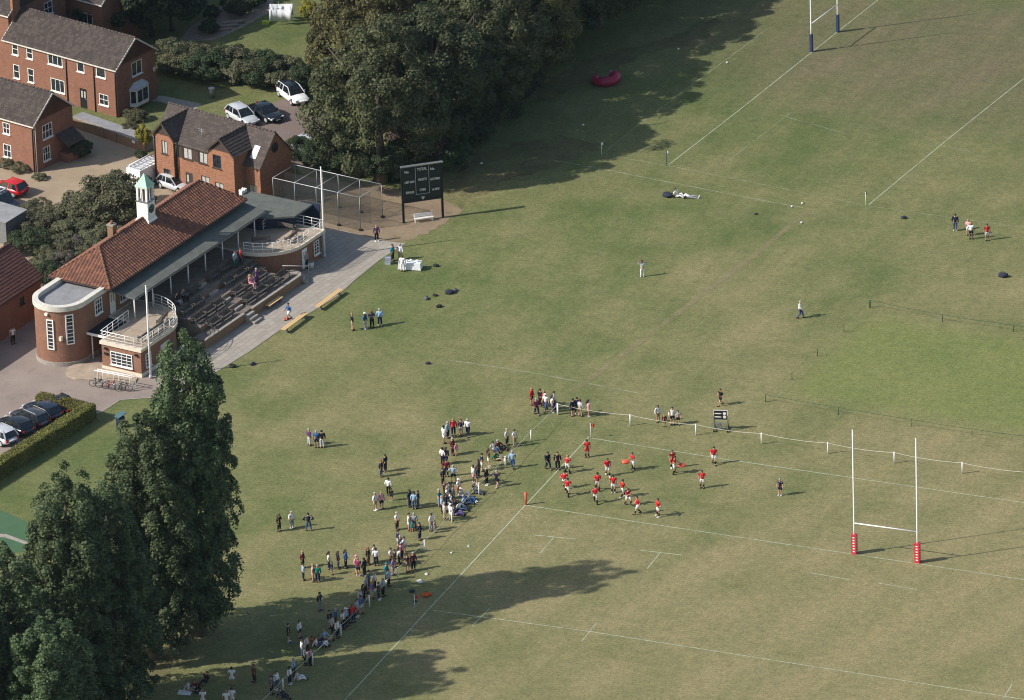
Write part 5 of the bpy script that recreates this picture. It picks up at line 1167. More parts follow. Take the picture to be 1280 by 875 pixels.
# clipped hedge: L-shaped, core and leaf skin
def hedge_run(a, b, wd, h, name, parent):
    d = (b - a); L_ = d.length; d.normalize(); n = Vector((-d.y, d.x, 0)); q = MB()
    q.bar(a + Vector((0, 0, h * .49)), b + Vector((0, 0, h * .49)), wd * .9, h * .96); core = q.build(name, F_dark, parent)
    k = int(L_ * (wd + 2 * h) * 300); 
    P = np.zeros((k, 3)); Nn = np.zeros((k, 3)); r_ = RNG.random(k); tot = wd + 2 * h
    s = RNG.random(k) * L_; q1 = RNG.random(k)
    top = r_ < wd / tot; sd = np.where(RNG.random(k) < .5, 1, -1)
    off = np.where(top, (q1 - .5) * wd, sd * wd / 2); z = np.where(top, h, q1 * h)
    A = np.array(a); D = np.array(d); NN = np.array(n)
    C = A + D * s[:, None] + NN * off[:, None]; C[:, 2] = z
    jit = RNG.normal(size=(k, 3)) * .035; C += jit
    C[:, 2] += .05 * np.sin(s * 2.1) * top
    me = leaves_mesh('hedge_leaves', C, np.full((k, 3), .03), 1, .06, F_hedge, np.where(top[:, None], np.array([0, 0, 1.5]), NN * (sd * 1.5)[:, None]), .2)
    o = bpy.data.objects.new('leaves', me); lk(o, core); o['kind'] = 'stuff'
hg = empty('clipped_hedge', (0, 0, 0), 0, 'long clipped yellow-green box hedge around the car park', 'hedge')
h1, h2, h3 = G(48.5, 510), G(117, 525), G(-60, 632)
hedge_run(h1, h2, 1.0, 1.45, 'short_arm', hg); hedge_run(h2 + (h2 - h1).normalized() * -.4, h3, 1.15, 1.5, 'long_arm', hg)
# ------------------------------------------------------------------ small things of the place
ob = empty('waste_bin', G(151, 534), R(60), 'dark blue waste bin with sloping lid on the lawn by the poplars', 'bin')
q = MB(); q.box((0, 0, .55), (.62, .55, 1.1)); q.build('body', navy, ob); q = MB(); q.bar((-.45, 0, 1.12), (.5, 0, 1.38), .66, .07); q.build('lid', plain('bin_lid', (.06, .13, .15), .5), ob)
ob = empty('bollard_bin', G(265, 122), 0, 'grey round post bin on the garden lawn', 'bin')
q = MB(); q.tube([(0, 0, 0), (0, 0, .95)], [.24, .26], 14); q.build('body', iron, ob); q = MB(); q.tube([(0, 0, .95), (0, 0, 1.05)], .32, 14); q.build('cap', galv, ob)
ob = empty('litter_bin', G(389, 337), 0, 'grey round litter bin by the far balcony wall', 'bin')
q = MB(); q.tube([(0, 0, 0), (0, 0, .85)], [.26, .3], 14); q.build('body', galv, ob); q = MB(); q.tube([(0, 0, .84), (0, 0, .9)], .32, 14); q.build('rim', iron, ob)

# kerbed apron, bicycle rack and bicycles
q = MB(); P = [G(x, y) for x, y in ((82, 466), (86, 460), (96, 456), (128, 456), (172, 474), (168, 480), (118, 476), (94, 475), (84, 471))]; q.prism([(p.x, p.y) for p in P][::-1], 0.03, .14); tag(q.build('entrance_step', deck_m, None), kind='structure')
r0, r1 = G(119, 480), G(166, 489); ra = math.atan2((r1 - r0).y, (r1 - r0).x); rl = (r1 - r0).length
rk = empty('bicycle_rack', r0, ra, 'white tubular bicycle rack in front of the near balcony', 'bicycle rack')
for y, h in ((0.0, 1.4), (.6, 1.25)):
    q = MB(); q.tube([(0, y, 0), (0, y, h), (rl, y, h), (rl, y, 0)], .055, 8); q.build('hoop', white, rk)
for k in range(7):
    q = MB(); x = rl * (k + .5) / 7; q.tube([(x, 0, .02), (x, 0, 1.38)], .018, 6); q.build('upright', white, rk)
def bike(loc, az, fm, lab, lean=.12):
    t = empty('bicycle', loc, az, lab, 'bicycle', 'bicycles in the rack'); t.rotation_euler = (lean, 0, az)
    for x in (-.5, .5):
        q = MB(); q.tube([(x + .33 * math.cos(a), 0, .34 + .33 * math.sin(a)) for a in [i * math.pi / 10 for i in range(21)]], .025, 6, caps=False); wh = q.build('wheel', rubber, t)
        q = MB()
        for i in range(6): a = i * math.pi / 6; q.tube([(x - .32 * math.cos(a), 0, .34 - .32 * math.sin(a)), (x + .32 * math.cos(a), 0, .34 + .32 * math.sin(a))], .006, 4)
        q.build('spokes', galv, wh)
    q = MB()
    for a, b in (((-.5, 0, .34), (-.1, 0, .32)), ((-.1, 0, .32), (-.22, 0, .82)), ((-.5, 0, .34), (-.2, 0, .74)), ((-.2, 0, .74), (.36, 0, .82)), ((-.1, 0, .32), (.38, 0, .74)), ((.36, 0, .92), (.5, 0, .34))): q.tube([a, b], .022, 6)
    q.build('frame', fm, t)
    q = MB(); q.tube([(.34, -.28, 1.0), (.36, 0, .98), (.34, .28, 1.0)], .018, 6); q.build('handlebar', black, t)
    q = MB(); q.ball((-.24, 0, .88), (.14, .07, .04), 8, 5); q.build('saddle', black, t)
dr = Vector((math.cos(ra), math.sin(ra), 0)); dn = Vector((dr.y, -dr.x, 0))
for k, (fm, lab) in enumerate(((black, 'black bicycle at the left end of the white rack'), (galv, 'silver bicycle, second in the white rack'), (P_red, 'dark red bicycle in the middle of the white rack'), (P_silver, 'grey bicycle, fourth in the white rack'), (black, 'black bicycle with a bag, right end of the rack'))):
    bike(r0 + dr * (rl * (.14 + .17 * k)) + dn * .42 + Vector((0, 0, .02)), ra + .35, fm, lab)

# crimson inflatable slumped on the grass
ic = G(756, 104); it = empty('deflated_inflatable', ic, R(25), 'crimson inflatable lying half slumped in the tree shade', 'inflatable'); it.scale = (.85, .85, .85)
q = MB(); path = []; rad = []
for i in range(15):
    a = R(-235 + 290 * i / 14); path.append((1.25 * math.cos(a) + .1 * i / 14, .95 * math.sin(a), .42 + .25 * i / 14)); rad.append(.40 + .12 * math.sin(i * 1.1) * .4 + .02 * i)
rad[0] = .2; rad[-1] = .5; q.tube(path, rad, 12); q.build('ring_tube', crimson, it)
q = MB(); q.ball((-.1, 0, .3), (1.2, .9, .42), 16, 8); q.build('floor', plain('dark_crimson', (.15, .012, .045), .45), it)
q = MB(); q.ball(path[-1], (.3, .62, .62), 12, 8); o = q.build('pale_end', plain('pale_mauve_pvc', (.30, .22, .27), .4), it)
# white sheets on an airer
la = empty('laundry_airer', G(352, 28), R(20), 'white sheets hung on an airer at the top of the garden lawn', 'laundry')
cloth = plain('white_sheet', (.72, .73, .76), .8, .05)
q = MB(); q.tube([(0, 0, 0), (0, 0, 1.9)], .03, 6); q.build('pole', galv, la)
q = MB()
for k in range(4): a = k * math.pi / 2 + .3; q.tube([(0, 0, 1.5), (1.3 * math.cos(a), 1.3 * math.sin(a), 1.85)], .015, 5)
q.build('arms', galv, la)
for j, (y, L_, h) in enumerate(((-.9, 2.3, 1.35), (-.1, 2.0, 1.3), (.6, 2.4, 1.25))):
    q = MB(); vv = []; n = 12
    for i in range(n + 1):
        x = -L_ / 2 + L_ * i / n; yy = y + .18 * math.sin(math.pi * i / n) + .03 * math.sin(i * 1.7); vv += [(x, yy + .05 * math.sin(i * .9), 1.8 - h), (x, yy, 1.8 - .10 * math.sin(math.pi * i / n))]
    q.add(vv, [(2 * i, 2 * i + 2, 2 * i + 3, 2 * i + 1) for i in range(n)], 0, True); o = q.build('sheet', cloth, la); sm = o.modifiers.new('thickness', 'SOLIDIFY'); sm.thickness = .01
for k in range(3):
    q = MB(); o = G(292 - 8 * k, 30 + 4 * k)
    q.box((0, 0, .08 + .08 * (2 - k)), (2.2, .5, .16)); s_ = q.build('garden_step', patio_m, None, o, R(35)); tag(s_, kind='structure')
q = MB(); q.box((0, 0, .15), (.7, .45, .3)); q.ball((0, 0, .3), (.3, .2, .12), 8, 5); tag(q.build('lime_tub', plain('lime_plastic', (.35, .45, .04), .5), None, G(332, 30), .3), 'lime green tub at the edge of the garden lawn', 'tub')
ga = empty('garden_table', G(300, 6), .3, 'round dark garden table on the patio', 'table'); q = MB(); q.tube([(0, 0, .70), (0, 0, .74)], .55, 16); q.build('top', iron, ga); q = MB(); q.tube([(0, 0, 0), (0, 0, .7)], .05, 8); q.tube([(0, 0, 0), (0, 0, .04)], .3, 12); q.build('pedestal', iron, ga)
for k in range(3):
    a = k * 2.1 + .4; gc = empty('garden_chair', G(300, 6) + Vector((math.cos(a), math.sin(a), 0)) * .95, a + math.pi, 'dark metal garden chair at the patio table, %s' % ('nearest', 'left', 'far')[k], 'chair', 'garden chairs')
    q = MB(); q.box((0, 0, .44), (.42, .42, .04)); q.build('seat', iron, gc); q = MB(); q.box((-.2, 0, .70), (.04, .42, .45)); q.build('backrest', iron, gc)
    for sx in (-.18, .18):
        for sy in (-.18, .18):
            q = MB(); q.box((sx, sy, .21), (.03, .03, .42)); q.build('leg', iron, gc)

# refreshment table
ta_ = R(10); tp = G(513, 336); ta_ = R(10); tt = empty('refreshment_table', tp, ta_, 'long table under a white cloth on the grass edge by the path', 'table')
for sx in (-.8, .8):
    q = MB(); q.box((sx, 0, .35), (.06, .5, .7)); q.build('leg', galv, tt)
q = MB(); q.box((0, 0, .715), (2.0, .75, .03)); q.build('tabletop', palewood, tt)
tc_ = empty('table_cloth', tp + Vector((0, 0, 0)), ta_, 'white cloth hanging over the refreshment table', 'tablecloth')
q = MB(); W2, D2 = 1.06, .42; n = 24; rim = []
for i in range(n):
    a = 2 * math.pi * i / n; c_, s_ = math.cos(a), math.sin(a); m_ = max(abs(c_), abs(s_)); rim.append((W2 * c_ / m_, D2 * s_ / m_))
vv = [(x, y, .745) for x, y in rim] + [(x * (1.04 + .02 * (i % 2)), y * (1.08 + .06 * (i % 2)), .08) for i, (x, y) in enumerate(rim)]
q.add(vv, [list(range(n))] + [(i, n + i, n + (i + 1) % n, (i + 1) % n) for i in range(n)]); q.build('cloth', cloth, tc_)
for k in range(3):
    q = MB(); q.box((0, 0, .1), (.55, .38, .2)); q.box((0, 0, .205), (.58, .41, .02)); o = q.build('plastic_crate', plain('crate_%d' % k, (.30, .34, .40), .5), None, G(485, 330) + Vector((0, 0, .01 + .225 * k)), ta_ + .1 * k); tag(o, 'grey plastic crate left of the refreshment table, %s of three' % ('bottom', 'middle', 'top')[k], 'crate', 'crates by the refreshment table')
for k, (dx, dy) in enumerate(((-.6, .1), (-.3, -.1), (.05, .12), (.7, .05))):
    q = MB(); q.tube([(0, 0, 0), (0, 0, .16)], [.09, .1], 10); q.tube([(0, 0, .16), (0, 0, .19)], .11, 10); o = q.build('drink_tub', white, None, tp + Matrix.Rotation(ta_, 3, 'Z') @ Vector((dx, dy, .75)), 0); tag(o, 'white tub on the refreshment table, %s from the left' % ordn[k], 'tub', 'tubs on the refreshment table')

# bags, pads and cast-off clothes
bagm = [plain('bag_navy', (.018, .022, .045), .8), plain('bag_black', (.014, .014, .016), .8), plain('bag_grey', (.10, .105, .12), .8), plain('bag_white', (.6, .6, .58), .8), plain('bag_orange', (.55, .09, .02), .7), plain('bag_blue', (.03, .07, .16), .8)]
def bag(p, az, m, lab, s=1.0, name='sports_bag'):
    t = empty(name, p, az, lab, 'bag', 'bags left on the grass'); t.scale = (s * .85, s * .85, s * .7); q = MB(); vv = []; n = 10
    for i, (x, r) in enumerate(((-.32, .08), (-.28, .16), (-.1, .19), (.1, .18), (.27, .16), (.33, .07))):
        for k in range(n): a = 2 * math.pi * k / n; vv.append((x, r * math.cos(a) * 1.05, max(.005, .16 + r * math.sin(a) * (1 + .1 * math.sin(i)))))
    q.add(vv, [(i * n + k, i * n + (k + 1) % n, (i + 1) * n + (k + 1) % n, (i + 1) * n + k) for i in range(5) for k in range(n)] + [tuple(range(n))[::-1], tuple(5 * n + k for k in range(n))], 0, True); q.build('body', m, t)
    q = MB(); q.tube([(-.12, 0, .33), (-.08, .02, .45), (.08, -.02, .44), (.12, 0, .33)], .018, 5); q.build('strap', bagm[1], t)
    q = MB(); q.ball((.0, -.2, .14), (.16, .05, .1), 8, 5); q.build('pocket', m, t)
    return t
for x, y, a, m, lab, s in ((291, 459, .3, 1, 'black bag with white towel on the grass beside the poplar tip', 1.2), (316, 456, 1.2, 0, 'dark bag on the grass, a step right of the poplar tip', 1.0), (535, 455, .4, 0, 'lone dark bag in the open grass below the table', .9), (562, 367, .5, 0, 'pile of navy bags on the grass, largest of the group', 1.6), (569, 364, 1.5, 2, 'grey bag leaning on the navy pile', 1.0), (544, 370, .1, 1, 'black bag behind the grey kit bag', .9), (533, 374, 2.0, 2, 'grey kit bag with white trim below the table', 1.1), (549, 384, .7, 1, 'black bag lowest of the group below the table', 1.1), (1254, 346, .2, 0, 'navy bag pile on the grass at the right edge', 1.7), (1130, 273, .4, 0, 'small navy bag near the white far corner pole', 1.0), (835, 246, .1, 0, 'long navy bag beside the two people lying down', 1.9), (515, 740, .4, 0, 'dark bag in the poplar shade by the rope', .9), (533, 745, .8, 4, 'orange bag on the grass in the poplar shade', 1.5), (545, 333, .2, 1, 'black bin bag on the grass beside the refreshment table', 1.0), (945, 268, .5, 1, 'tiny black bag on the worn line of the far pitch', .6), (246, 866, .5, 1, 'dark bag among the seated group at the bottom edge', 1.0), (519, 752, .3, 1, 'small black bag below the orange bag', .6)):
    bag(G(x, y), a, bagm[m], lab, s)
bag(G(600, 172), .3, bagm[0], 'dark blue covered roller on the soil beside the wood', 3.2, 'covered_roller')['category'] = 'cover'
def garment(p, m, lab, s=1.0):
    q = MB(); vv = []; n = 6
    for i in range(n + 1):
        for j in range(n + 1):
            x, y = (i / n - .5) * .55, (j / n - .5) * .4; e = min(i, n - i, j, n - j)
            vv.append((x * s + random.uniform(-.04, .04), y * s + random.uniform(-.04, .04), .02 + (.03 + random.random() * .12) * (e > 0)))
    q.add(vv, [(i * (n + 1) + j, (i + 1) * (n + 1) + j, (i + 1) * (n + 1) + j + 1, i * (n + 1) + j + 1) for i in range(n) for j in range(n)], 0, True)
    tag(q.build('dropped_garment', m, None, p, random.random() * 6), lab, 'clothing', 'clothes left on the grass')
garment(G(525, 727), bagm[3], 'crumpled white top on the shaded grass beside the orange bag', 1.1); garment(G(533, 718), bagm[3], 'small white cloth on the shaded grass above the white top', .6); garment(G(531, 687), bagm[3], 'white scrap on the sunny grass left of the touchline', .55); garment(G(565, 691), bagm[3], 'white scrap on the grass closest to the touchline', .5); garment(G(586, 683), bagm[3], 'white scrap between the crowd and the touchline', .5); garment(G(364, 804), bagm[2], 'pale grey top on the grass in the poplar shade', .8); garment(G(231, 866), bagm[3], 'pale blanket of the seated group at the bottom edge', 2.2)
for x, y, lab in ((990, 259, 'white marker disc nearest the worn line end'), (1002, 279, 'white marker disc below the worn line'), (1003, 255, 'white marker disc right of the worn line end'), (848, 62, 'white ball in the tree shade above the far pitch'), (909, 79, 'white ball on the far pitch near the goal line'), (729, 157, 'white ball in the shade below the inflatable'), (602, 205, 'white ball on the soil near the wood')):
    q = MB(); q.ball((0, 0, .09), (.13, .1, .09), 10, 6); tag(q.build('ball', white, None, G(x, y), 1.0), lab, 'ball', 'balls and discs on the grass')
def tackle_shield(p, az, lab, z=0.0, tilt=0.0):
    t = empty('tackle_shield', p + Vector((0, 0, z)), az, lab, 'tackle shield', 'orange tackle shields'); t.rotation_euler = (tilt, 0, az)
    q = MB(); vv = []; n = 12
    for r_, zz in ((.72, .02), (1.0, .07), (1.0, .17), (.72, .24)):
        for k in range(n): a = 2 * math.pi * k / n; c_, s_ = math.cos(a), math.sin(a); m_ = (abs(c_) ** 4 + abs(s_) ** 4) ** -.25; vv.append((.34 * r_ * c_ * m_, .24 * r_ * s_ * m_, zz))
    q.add(vv, [(i * n + k, i * n + (k + 1) % n, (i + 1) * n + (k + 1) % n, (i + 1) * n + k) for i in range(3) for k in range(n)] + [tuple(range(n))[::-1], tuple(3 * n + k for k in range(n))], 0, True); q.build('pad', orange, t)
    q = MB(); q.tube([(-.14, 0, .04), (-.1, 0, -.05), (.1, 0, -.05), (.14, 0, .04)], .02, 6); q.build('handle', black, t)
# ------------------------------------------------------------------ people: continuous skinned bodies, clothing as parts
SKIN = {'light': plain('skin_light', (.50, .29, .20), .6, .06), 'tan': plain('skin_tan', (.38, .21, .14), .6, .06), 'dark': plain('skin_dark', (.11, .055, .035), .6, .06)}
EYE = plain('eye', (.02, .018, .016), .3)
HAIR = {'brown': plain('hair_brown', (.045, .028, .018), .7), 'black': plain('hair_black', (.012, .011, .010), .7), 'blond': plain('hair_blond', (.30, .20, .085), .7), 'grey': plain('hair_grey', (.32, .31, .30), .8), 'red': plain('hair_red', (.20, .065, .025), .7)}
CL = {'white': (.72, .72, .72), 'grey': (.26, .27, .29), 'pale grey': (.48, .49, .50), 'black': (.013, .013, .015), 'navy': (.014, .019, .045), 'blue': (.03, .11, .30), 'light blue': (.26, .40, .56), 'denim': (.055, .085, .16), 'red': (.50, .018, .025), 'maroon': (.11, .014, .024), 'pink': (.62, .30, .36), 'green': (.012, .15, .09), 'teal': (.02, .19, .23), 'purple': (.10, .04, .15), 'violet': (.17, .13, .36), 'khaki': (.34, .27, .17), 'orange': (.60, .15, .05), 'plum': (.18, .03, .09), 'brown': (.10, .06, .04)}
CM = {k: plain('cloth_' + k.replace(' ', '_'), v, .85, .14, 0, 8.0, .15) for k, v in CL.items()}
STRP = plain('cloth_dark_pattern', (.09, .085, .11), .85, .75, 0, 14.0, .15)
CM['patterned'] = STRP

def joints(pel=(0, 0, .93), tor=(0, 0, 1), arms=None, legs=None, head=(0, 0, 0)):
    p = Vector(pel); t = Vector(tor).normalized(); J = {'pel': p, 'bel': p + t * .16, 'che': p + t * .36, 'nek': p + t * .535}
    side = Vector((0, 1, 0)); fwd = side.cross(t)
    J['hb'] = p + t * .60 + fwd * .01 + Vector(head) * .3; J['hm'] = p + t * .69 + fwd * .025 + Vector(head) * .7; J['ht'] = p + t * .775 + fwd * .015 + Vector(head)
    for s, i in ((1, 0), (-1, 1)):
        k = 'LR'[i]; J['sh' + k] = p + t * .47 + side * s * .185; J['hi' + k] = p + side * s * .095 - t * .04
        J['el' + k] = Vector(arms[i][0]); J['wr' + k] = Vector(arms[i][1]); d = (J['wr' + k] - J['el' + k]).normalized(); J['ha' + k] = J['wr' + k] + d * .08
        J['kn' + k] = Vector(legs[i][0]); J['an' + k] = Vector(legs[i][1]); sh = (J['an' + k] - J['kn' + k]).normalized()
        f = Vector((1, 0, 0)) if sh.z < -.55 else Vector((.35, 0, 1)).normalized()
        J['to' + k] = J['an' + k] + f * .17 + Vector((0, 0, -.045 if sh.z < -.55 else 0)); J['he' + k] = J['an' + k] - f * .05 + Vector((0, 0, -.045 if sh.z < -.55 else -.02))
    return J
Ls = (((.01, .105, .49), (-.02, .115, .085)), ((.01, -.105, .49), (-.02, -.115, .085)))
POSE = {
 'stand': joints(arms=(((-.03, .25, 1.14), (.06, .25, .90)), ((-.03, -.25, 1.14), (.06, -.25, .90))), legs=Ls),
 'folded': joints(arms=(((.02, .27, 1.15), (.22, .04, 1.17)), ((.02, -.27, 1.15), (.22, -.04, 1.22))), legs=(((.02, .12, .49), (-.02, .15, .085)), ((.02, -.1, .49), (.0, -.11, .085)))),
 'hips': joints(arms=(((-.12, .42, 1.18), (.05, .20, 1.02)), ((-.12, -.42, 1.18), (.05, -.20, 1.02))), legs=(((.02, .14, .49), (-.02, .19, .085)), ((.02, -.14, .49), (-.02, -.19, .085)))),
 'phone': joints(arms=(((.05, .24, 1.14), (.30, .12, 1.28)), ((-.04, -.26, 1.14), (.05, -.25, .90))), legs=(((.03, .1, .49), (.0, .11, .085)), ((-.01, -.12, .49), (-.06, -.14, .085))), head=(.03, 0, -.02)),
 'walk': joints((0, 0, .90), (.06, 0, 1), (((-.12, .24, 1.12), (-.02, .25, .90)), ((.10, -.24, 1.12), (.26, -.22, .95))), (((.20, .1, .50), (.27, .1, .085)), ((.05, -.1, .46), (-.27, -.1, .13)))),
 'run': joints((0, 0, .88), (.20, 0, 1), (((-.14, .28, 1.12), (.10, .30, 1.02)), ((.26, -.26, 1.10), (.42, -.14, 1.24))), (((.34, .1, .62), (.26, .1, .20)), ((.0, -.1, .44), (-.30, -.1, .13)))),
 'up': joints(arms=(((-.03, .43, 1.55), (-.06, .14, 1.64)), ((-.03, -.43, 1.55), (-.06, -.14, 1.64))), legs=Ls),
 'hold': joints((0, 0, .91), (.08, 0, 1), (((.08, .27, 1.13), (.34, .16, 1.05)), ((.08, -.27, 1.13), (.34, -.16, 1.05))), (((.06, .16, .48), (.0, .2, .085)), ((.04, -.14, .48), (-.08, -.2, .085)))),
 'point': joints(arms=(((.20, .30, 1.32), (.44, .34, 1.40)), ((-.03, -.25, 1.14), (.06, -.25, .90))), legs=Ls),
 'sit': joints((0, 0, .12), (-.18, 0, 1), (((.08, .28, .40), (.28, .2, .34)), ((-.22, -.26, .32), (-.30, -.28, .08))), (((.40, .16, .40), (.66, .14, .08)), ((.44, -.12, .30), (.80, -.10, .08)))),
 'chair': joints((0, 0, .54), (-.06, 0, 1), (((.04, .26, .74), (.26, .14, .66)), ((.04, -.26, .74), (.26, -.14, .66))), (((.44, .12, .52), (.46, .12, .085)), ((.44, -.12, .52), (.48, -.12, .085)))),
 'lie': joints((0, 0, .13), (-1, .08, .22), (((-.30, .36, .16), (-.50, .30, .06)), ((-.30, -.30, .18), (-.05, -.30, .10))), (((.42, .14, .20), (.84, .20, .07)), ((.42, -.08, .13), (.86, -.10, .07)))),
}
CH = {'torso': ['pel', 'bel', 'che', 'nek', 'hb', 'hm', 'ht']}
RB = {'pel': .125, 'bel': .118, 'che': .132, 'nek': .055, 'hb': .072, 'hm': .098, 'ht': .07, 'sh': .062, 'el': .043, 'wr': .030, 'ha': .036, 'hi': .088, 'kn': .058, 'an': .038, 'to': .034, 'he': .034}
def skin_obj(J, names, edges, scale=1.0, over=None, sub=1):
    me = bpy.data.meshes.new('tmp'); me.from_pydata([J[n] for n in names], [(names.index(a), names.index(b)) for a, b in edges], [])
    o = bpy.data.objects.new('tmp', me); col.objects.link(o); o.modifiers.new('skin', 'SKIN').use_smooth_shade = True
    for i, n in enumerate(names):
        r = (over or {}).get(n, (over or {}).get(n[:2], RB.get(n, RB.get(n[:2], .05)) * scale)); d = me.skin_vertices[0].data[i]; d.radius = (r, r); d.use_root = (i == 0)
    s = o.modifiers.new('sub', 'SUBSURF'); s.levels = sub; s.render_levels = sub
    return o
def body_obj(J):
    names = list(J.keys()); E = [('pel', 'bel'), ('bel', 'che'), ('che', 'nek'), ('nek', 'hb'), ('hb', 'hm'), ('hm', 'ht')]
    for k in 'LR': E += [('che', 'sh' + k), ('sh' + k, 'el' + k), ('el' + k, 'wr' + k), ('wr' + k, 'ha' + k), ('pel', 'hi' + k), ('hi' + k, 'kn' + k), ('kn' + k, 'an' + k), ('an' + k, 'to' + k), ('an' + k, 'he' + k)]
    return skin_obj(J, names, E)
def lerpJ(J, a, b, t): return J[a].lerp(J[b], t)
def shirt_obj(J, long):
    K = dict(J); n = ['bel', 'che', 'pel', 'nk2']; K['nk2'] = lerpJ(J, 'che', 'nek', .62); E = [('bel', 'che'), ('pel', 'bel'), ('che', 'nk2')]
    for k in 'LR':
        n += ['sh' + k]; E.append(('che', 'sh' + k))
        if long: n += ['el' + k, 'wr' + k]; E += [('sh' + k, 'el' + k), ('el' + k, 'wr' + k)]
        else: K['sl' + k] = lerpJ(J, 'sh' + k, 'el' + k, .72); n += ['sl' + k]; E.append(('sh' + k, 'sl' + k))
    return skin_obj(K, n, E, 1.0, {'pel': .150, 'bel': .146, 'che': .160, 'nk2': .085, 'sh': .085, 'el': .064, 'wr': .052, 'sl': .074})
def legs_obj(J, long):
    K = dict(J); n = ['pel', 'bl2']; K['bl2'] = lerpJ(J, 'pel', 'bel', .75); E = [('pel', 'bl2')]
    for k in 'LR':
        n += ['hi' + k]; E.append(('pel', 'hi' + k))
        if long: K['ak' + k] = lerpJ(J, 'kn' + k, 'an' + k, .88); n += ['kn' + k, 'ak' + k]; E += [('hi' + k, 'kn' + k), ('kn' + k, 'ak' + k)]
        else: K['mt' + k] = lerpJ(J, 'hi' + k, 'kn' + k, .82); n += ['mt' + k]; E.append(('hi' + k, 'mt' + k))
    return skin_obj(K, n, E, 1.0, {'pel': .148, 'bl2': .142, 'hi': .114, 'kn': .082, 'ak': .066, 'mt': .098})
def pair_mesh(J, kind):
    mb = MB()
    for k in 'LR':
        if kind == 'shoes':
            a, b, c = J['he' + k], J['to' + k], J['an' + k]; mb.tube([a, a.lerp(b, .3), a.lerp(b, .8), b + (b - a).normalized() * .05], [.045, .055, .055, .03], 8); mb.tube([c + Vector((0, 0, .03)), a.lerp(b, .2)], [.05, .05], 8)
        else:
            kn, an = J['kn' + k], J['an' + k]; mb.tube([kn.lerp(an, .25), kn.lerp(an, .45), an], [.062, .068, .046], 8)
    return mb
def head_frame(J):
    up = (J['ht'] - J['hb']).normalized(); side = Vector((0, 1, 0)); fwd = side.cross(up).normalized(); side = up.cross(fwd); return J['hm'], fwd, side, up
def hair_mesh(J, style):
    c, f, s, u = head_frame(J); mb = MB()
    def at(x, y, z): return c + f * x + s * y + u * z
    vv = []; fs = []; nu, nv = 12, 5; r = .118 if style != 'long' else .125
    for j in range(nv + 1):
        ph = math.pi / 2 - (math.pi / 2 + .35) * j / nv
        for i in range(nu):
            t_ = 2 * math.pi * i / nu; front = math.cos(t_) > .25
            p2 = max(ph, .42) if front else ph
            vv.append(at(-.012 + r * math.cos(p2) * math.cos(t_) * (1.02), r * .92 * math.cos(p2) * math.sin(t_), .02 + r * math.sin(p2) * 1.02))
    for j in range(nv):
        for i in range(nu): fs.append((j * nu + i, (j + 1) * nu + i, (j + 1) * nu + (i + 1) % nu, j * nu + (i + 1) % nu))
    mb.add(vv, fs, 0, True)
    if style == 'long': mb.tube([at(-.05, 0, .03), at(-.10, 0, -.08), at(-.13, 0, -.22), at(-.12, 0, -.32)], [.10, .105, .09, .05], 9)
    if style == 'cap': mb.add([at(.08, -.09, .06), at(.2, -.07, .045), at(.2, .07, .045), at(.08, .09, .06), at(.08, -.09, .072), at(.2, -.07, .057), at(.2, .07, .057), at(.08, .09, .072)], [(3, 2, 1, 0), (4, 5, 6, 7), (0, 1, 5, 4), (1, 2, 6, 5), (2, 3, 7, 6)])
    return mb
def extras(J):
    """nose, ears, eyes and fingers, joined to the body mesh"""
    mb = MB(); c, f, s, u = head_frame(J); at = lambda x, y, z: c + f * x + s * y + u * z
    mb.add([at(.09, 0, .03), at(.088, -.018, -.03), at(.088, .018, -.03), at(.125, 0, -.022)], [(0, 1, 3), (0, 3, 2), (1, 2, 3)])
    for k in (-1, 1):
        mb.ball(at(.088, k * .035, .018), .014, 6, 4, 1); mb.ball(at(0, k * .098, 0), (.025, .012, .034), 6, 4)
    mb.add([at(.092, -.03, -.056), at(.097, 0, -.060), at(.092, .03, -.056), at(.097, 0, -.052)], [(0, 1, 2, 3)], 1)
    for k in 'LR':
        h, w_ = J['ha' + k], J['wr' + k]; d = (h - w_).normalized(); sd = Vector((1, 0, 0)); sd = (sd - d * sd.dot(d)).normalized(); cu = d.cross(sd) * (1 if k == 'L' else -1)
        for i, L_ in enumerate((.062, .075, .080, .070)):
            b = h + sd * (.028 - .019 * i); mb.tube([b, b + d * L_ * .55 + cu * .01, b + d * L_ * .85 + cu * .035], [.010, .009, .007], 5)
        b = w_.lerp(h, .45) + sd * .03; mb.tube([b, b + sd * .03 + d * .03, b + sd * .035 + d * .06], [.011, .010, .008], 5)
    return mb
temps = []; PM_ = {}
for pn, J in POSE.items():
    temps += [((pn, 'body'), body_obj(J)), ((pn, 'long'), shirt_obj(J, True)), ((pn, 'tee'), shirt_obj(J, False)), ((pn, 'trousers'), legs_obj(J, True)), ((pn, 'shorts'), legs_obj(J, False))]
dg = bpy.context.evaluated_depsgraph_get()
for key, o in temps:
    me = bpy.data.meshes.new_from_object(o.evaluated_get(dg)); me.name = '%s_%s' % key[::-1]; PM_[key] = me
for key, o in temps:
    m0 = o.data; bpy.data.objects.remove(o); bpy.data.meshes.remove(m0)
import bmesh
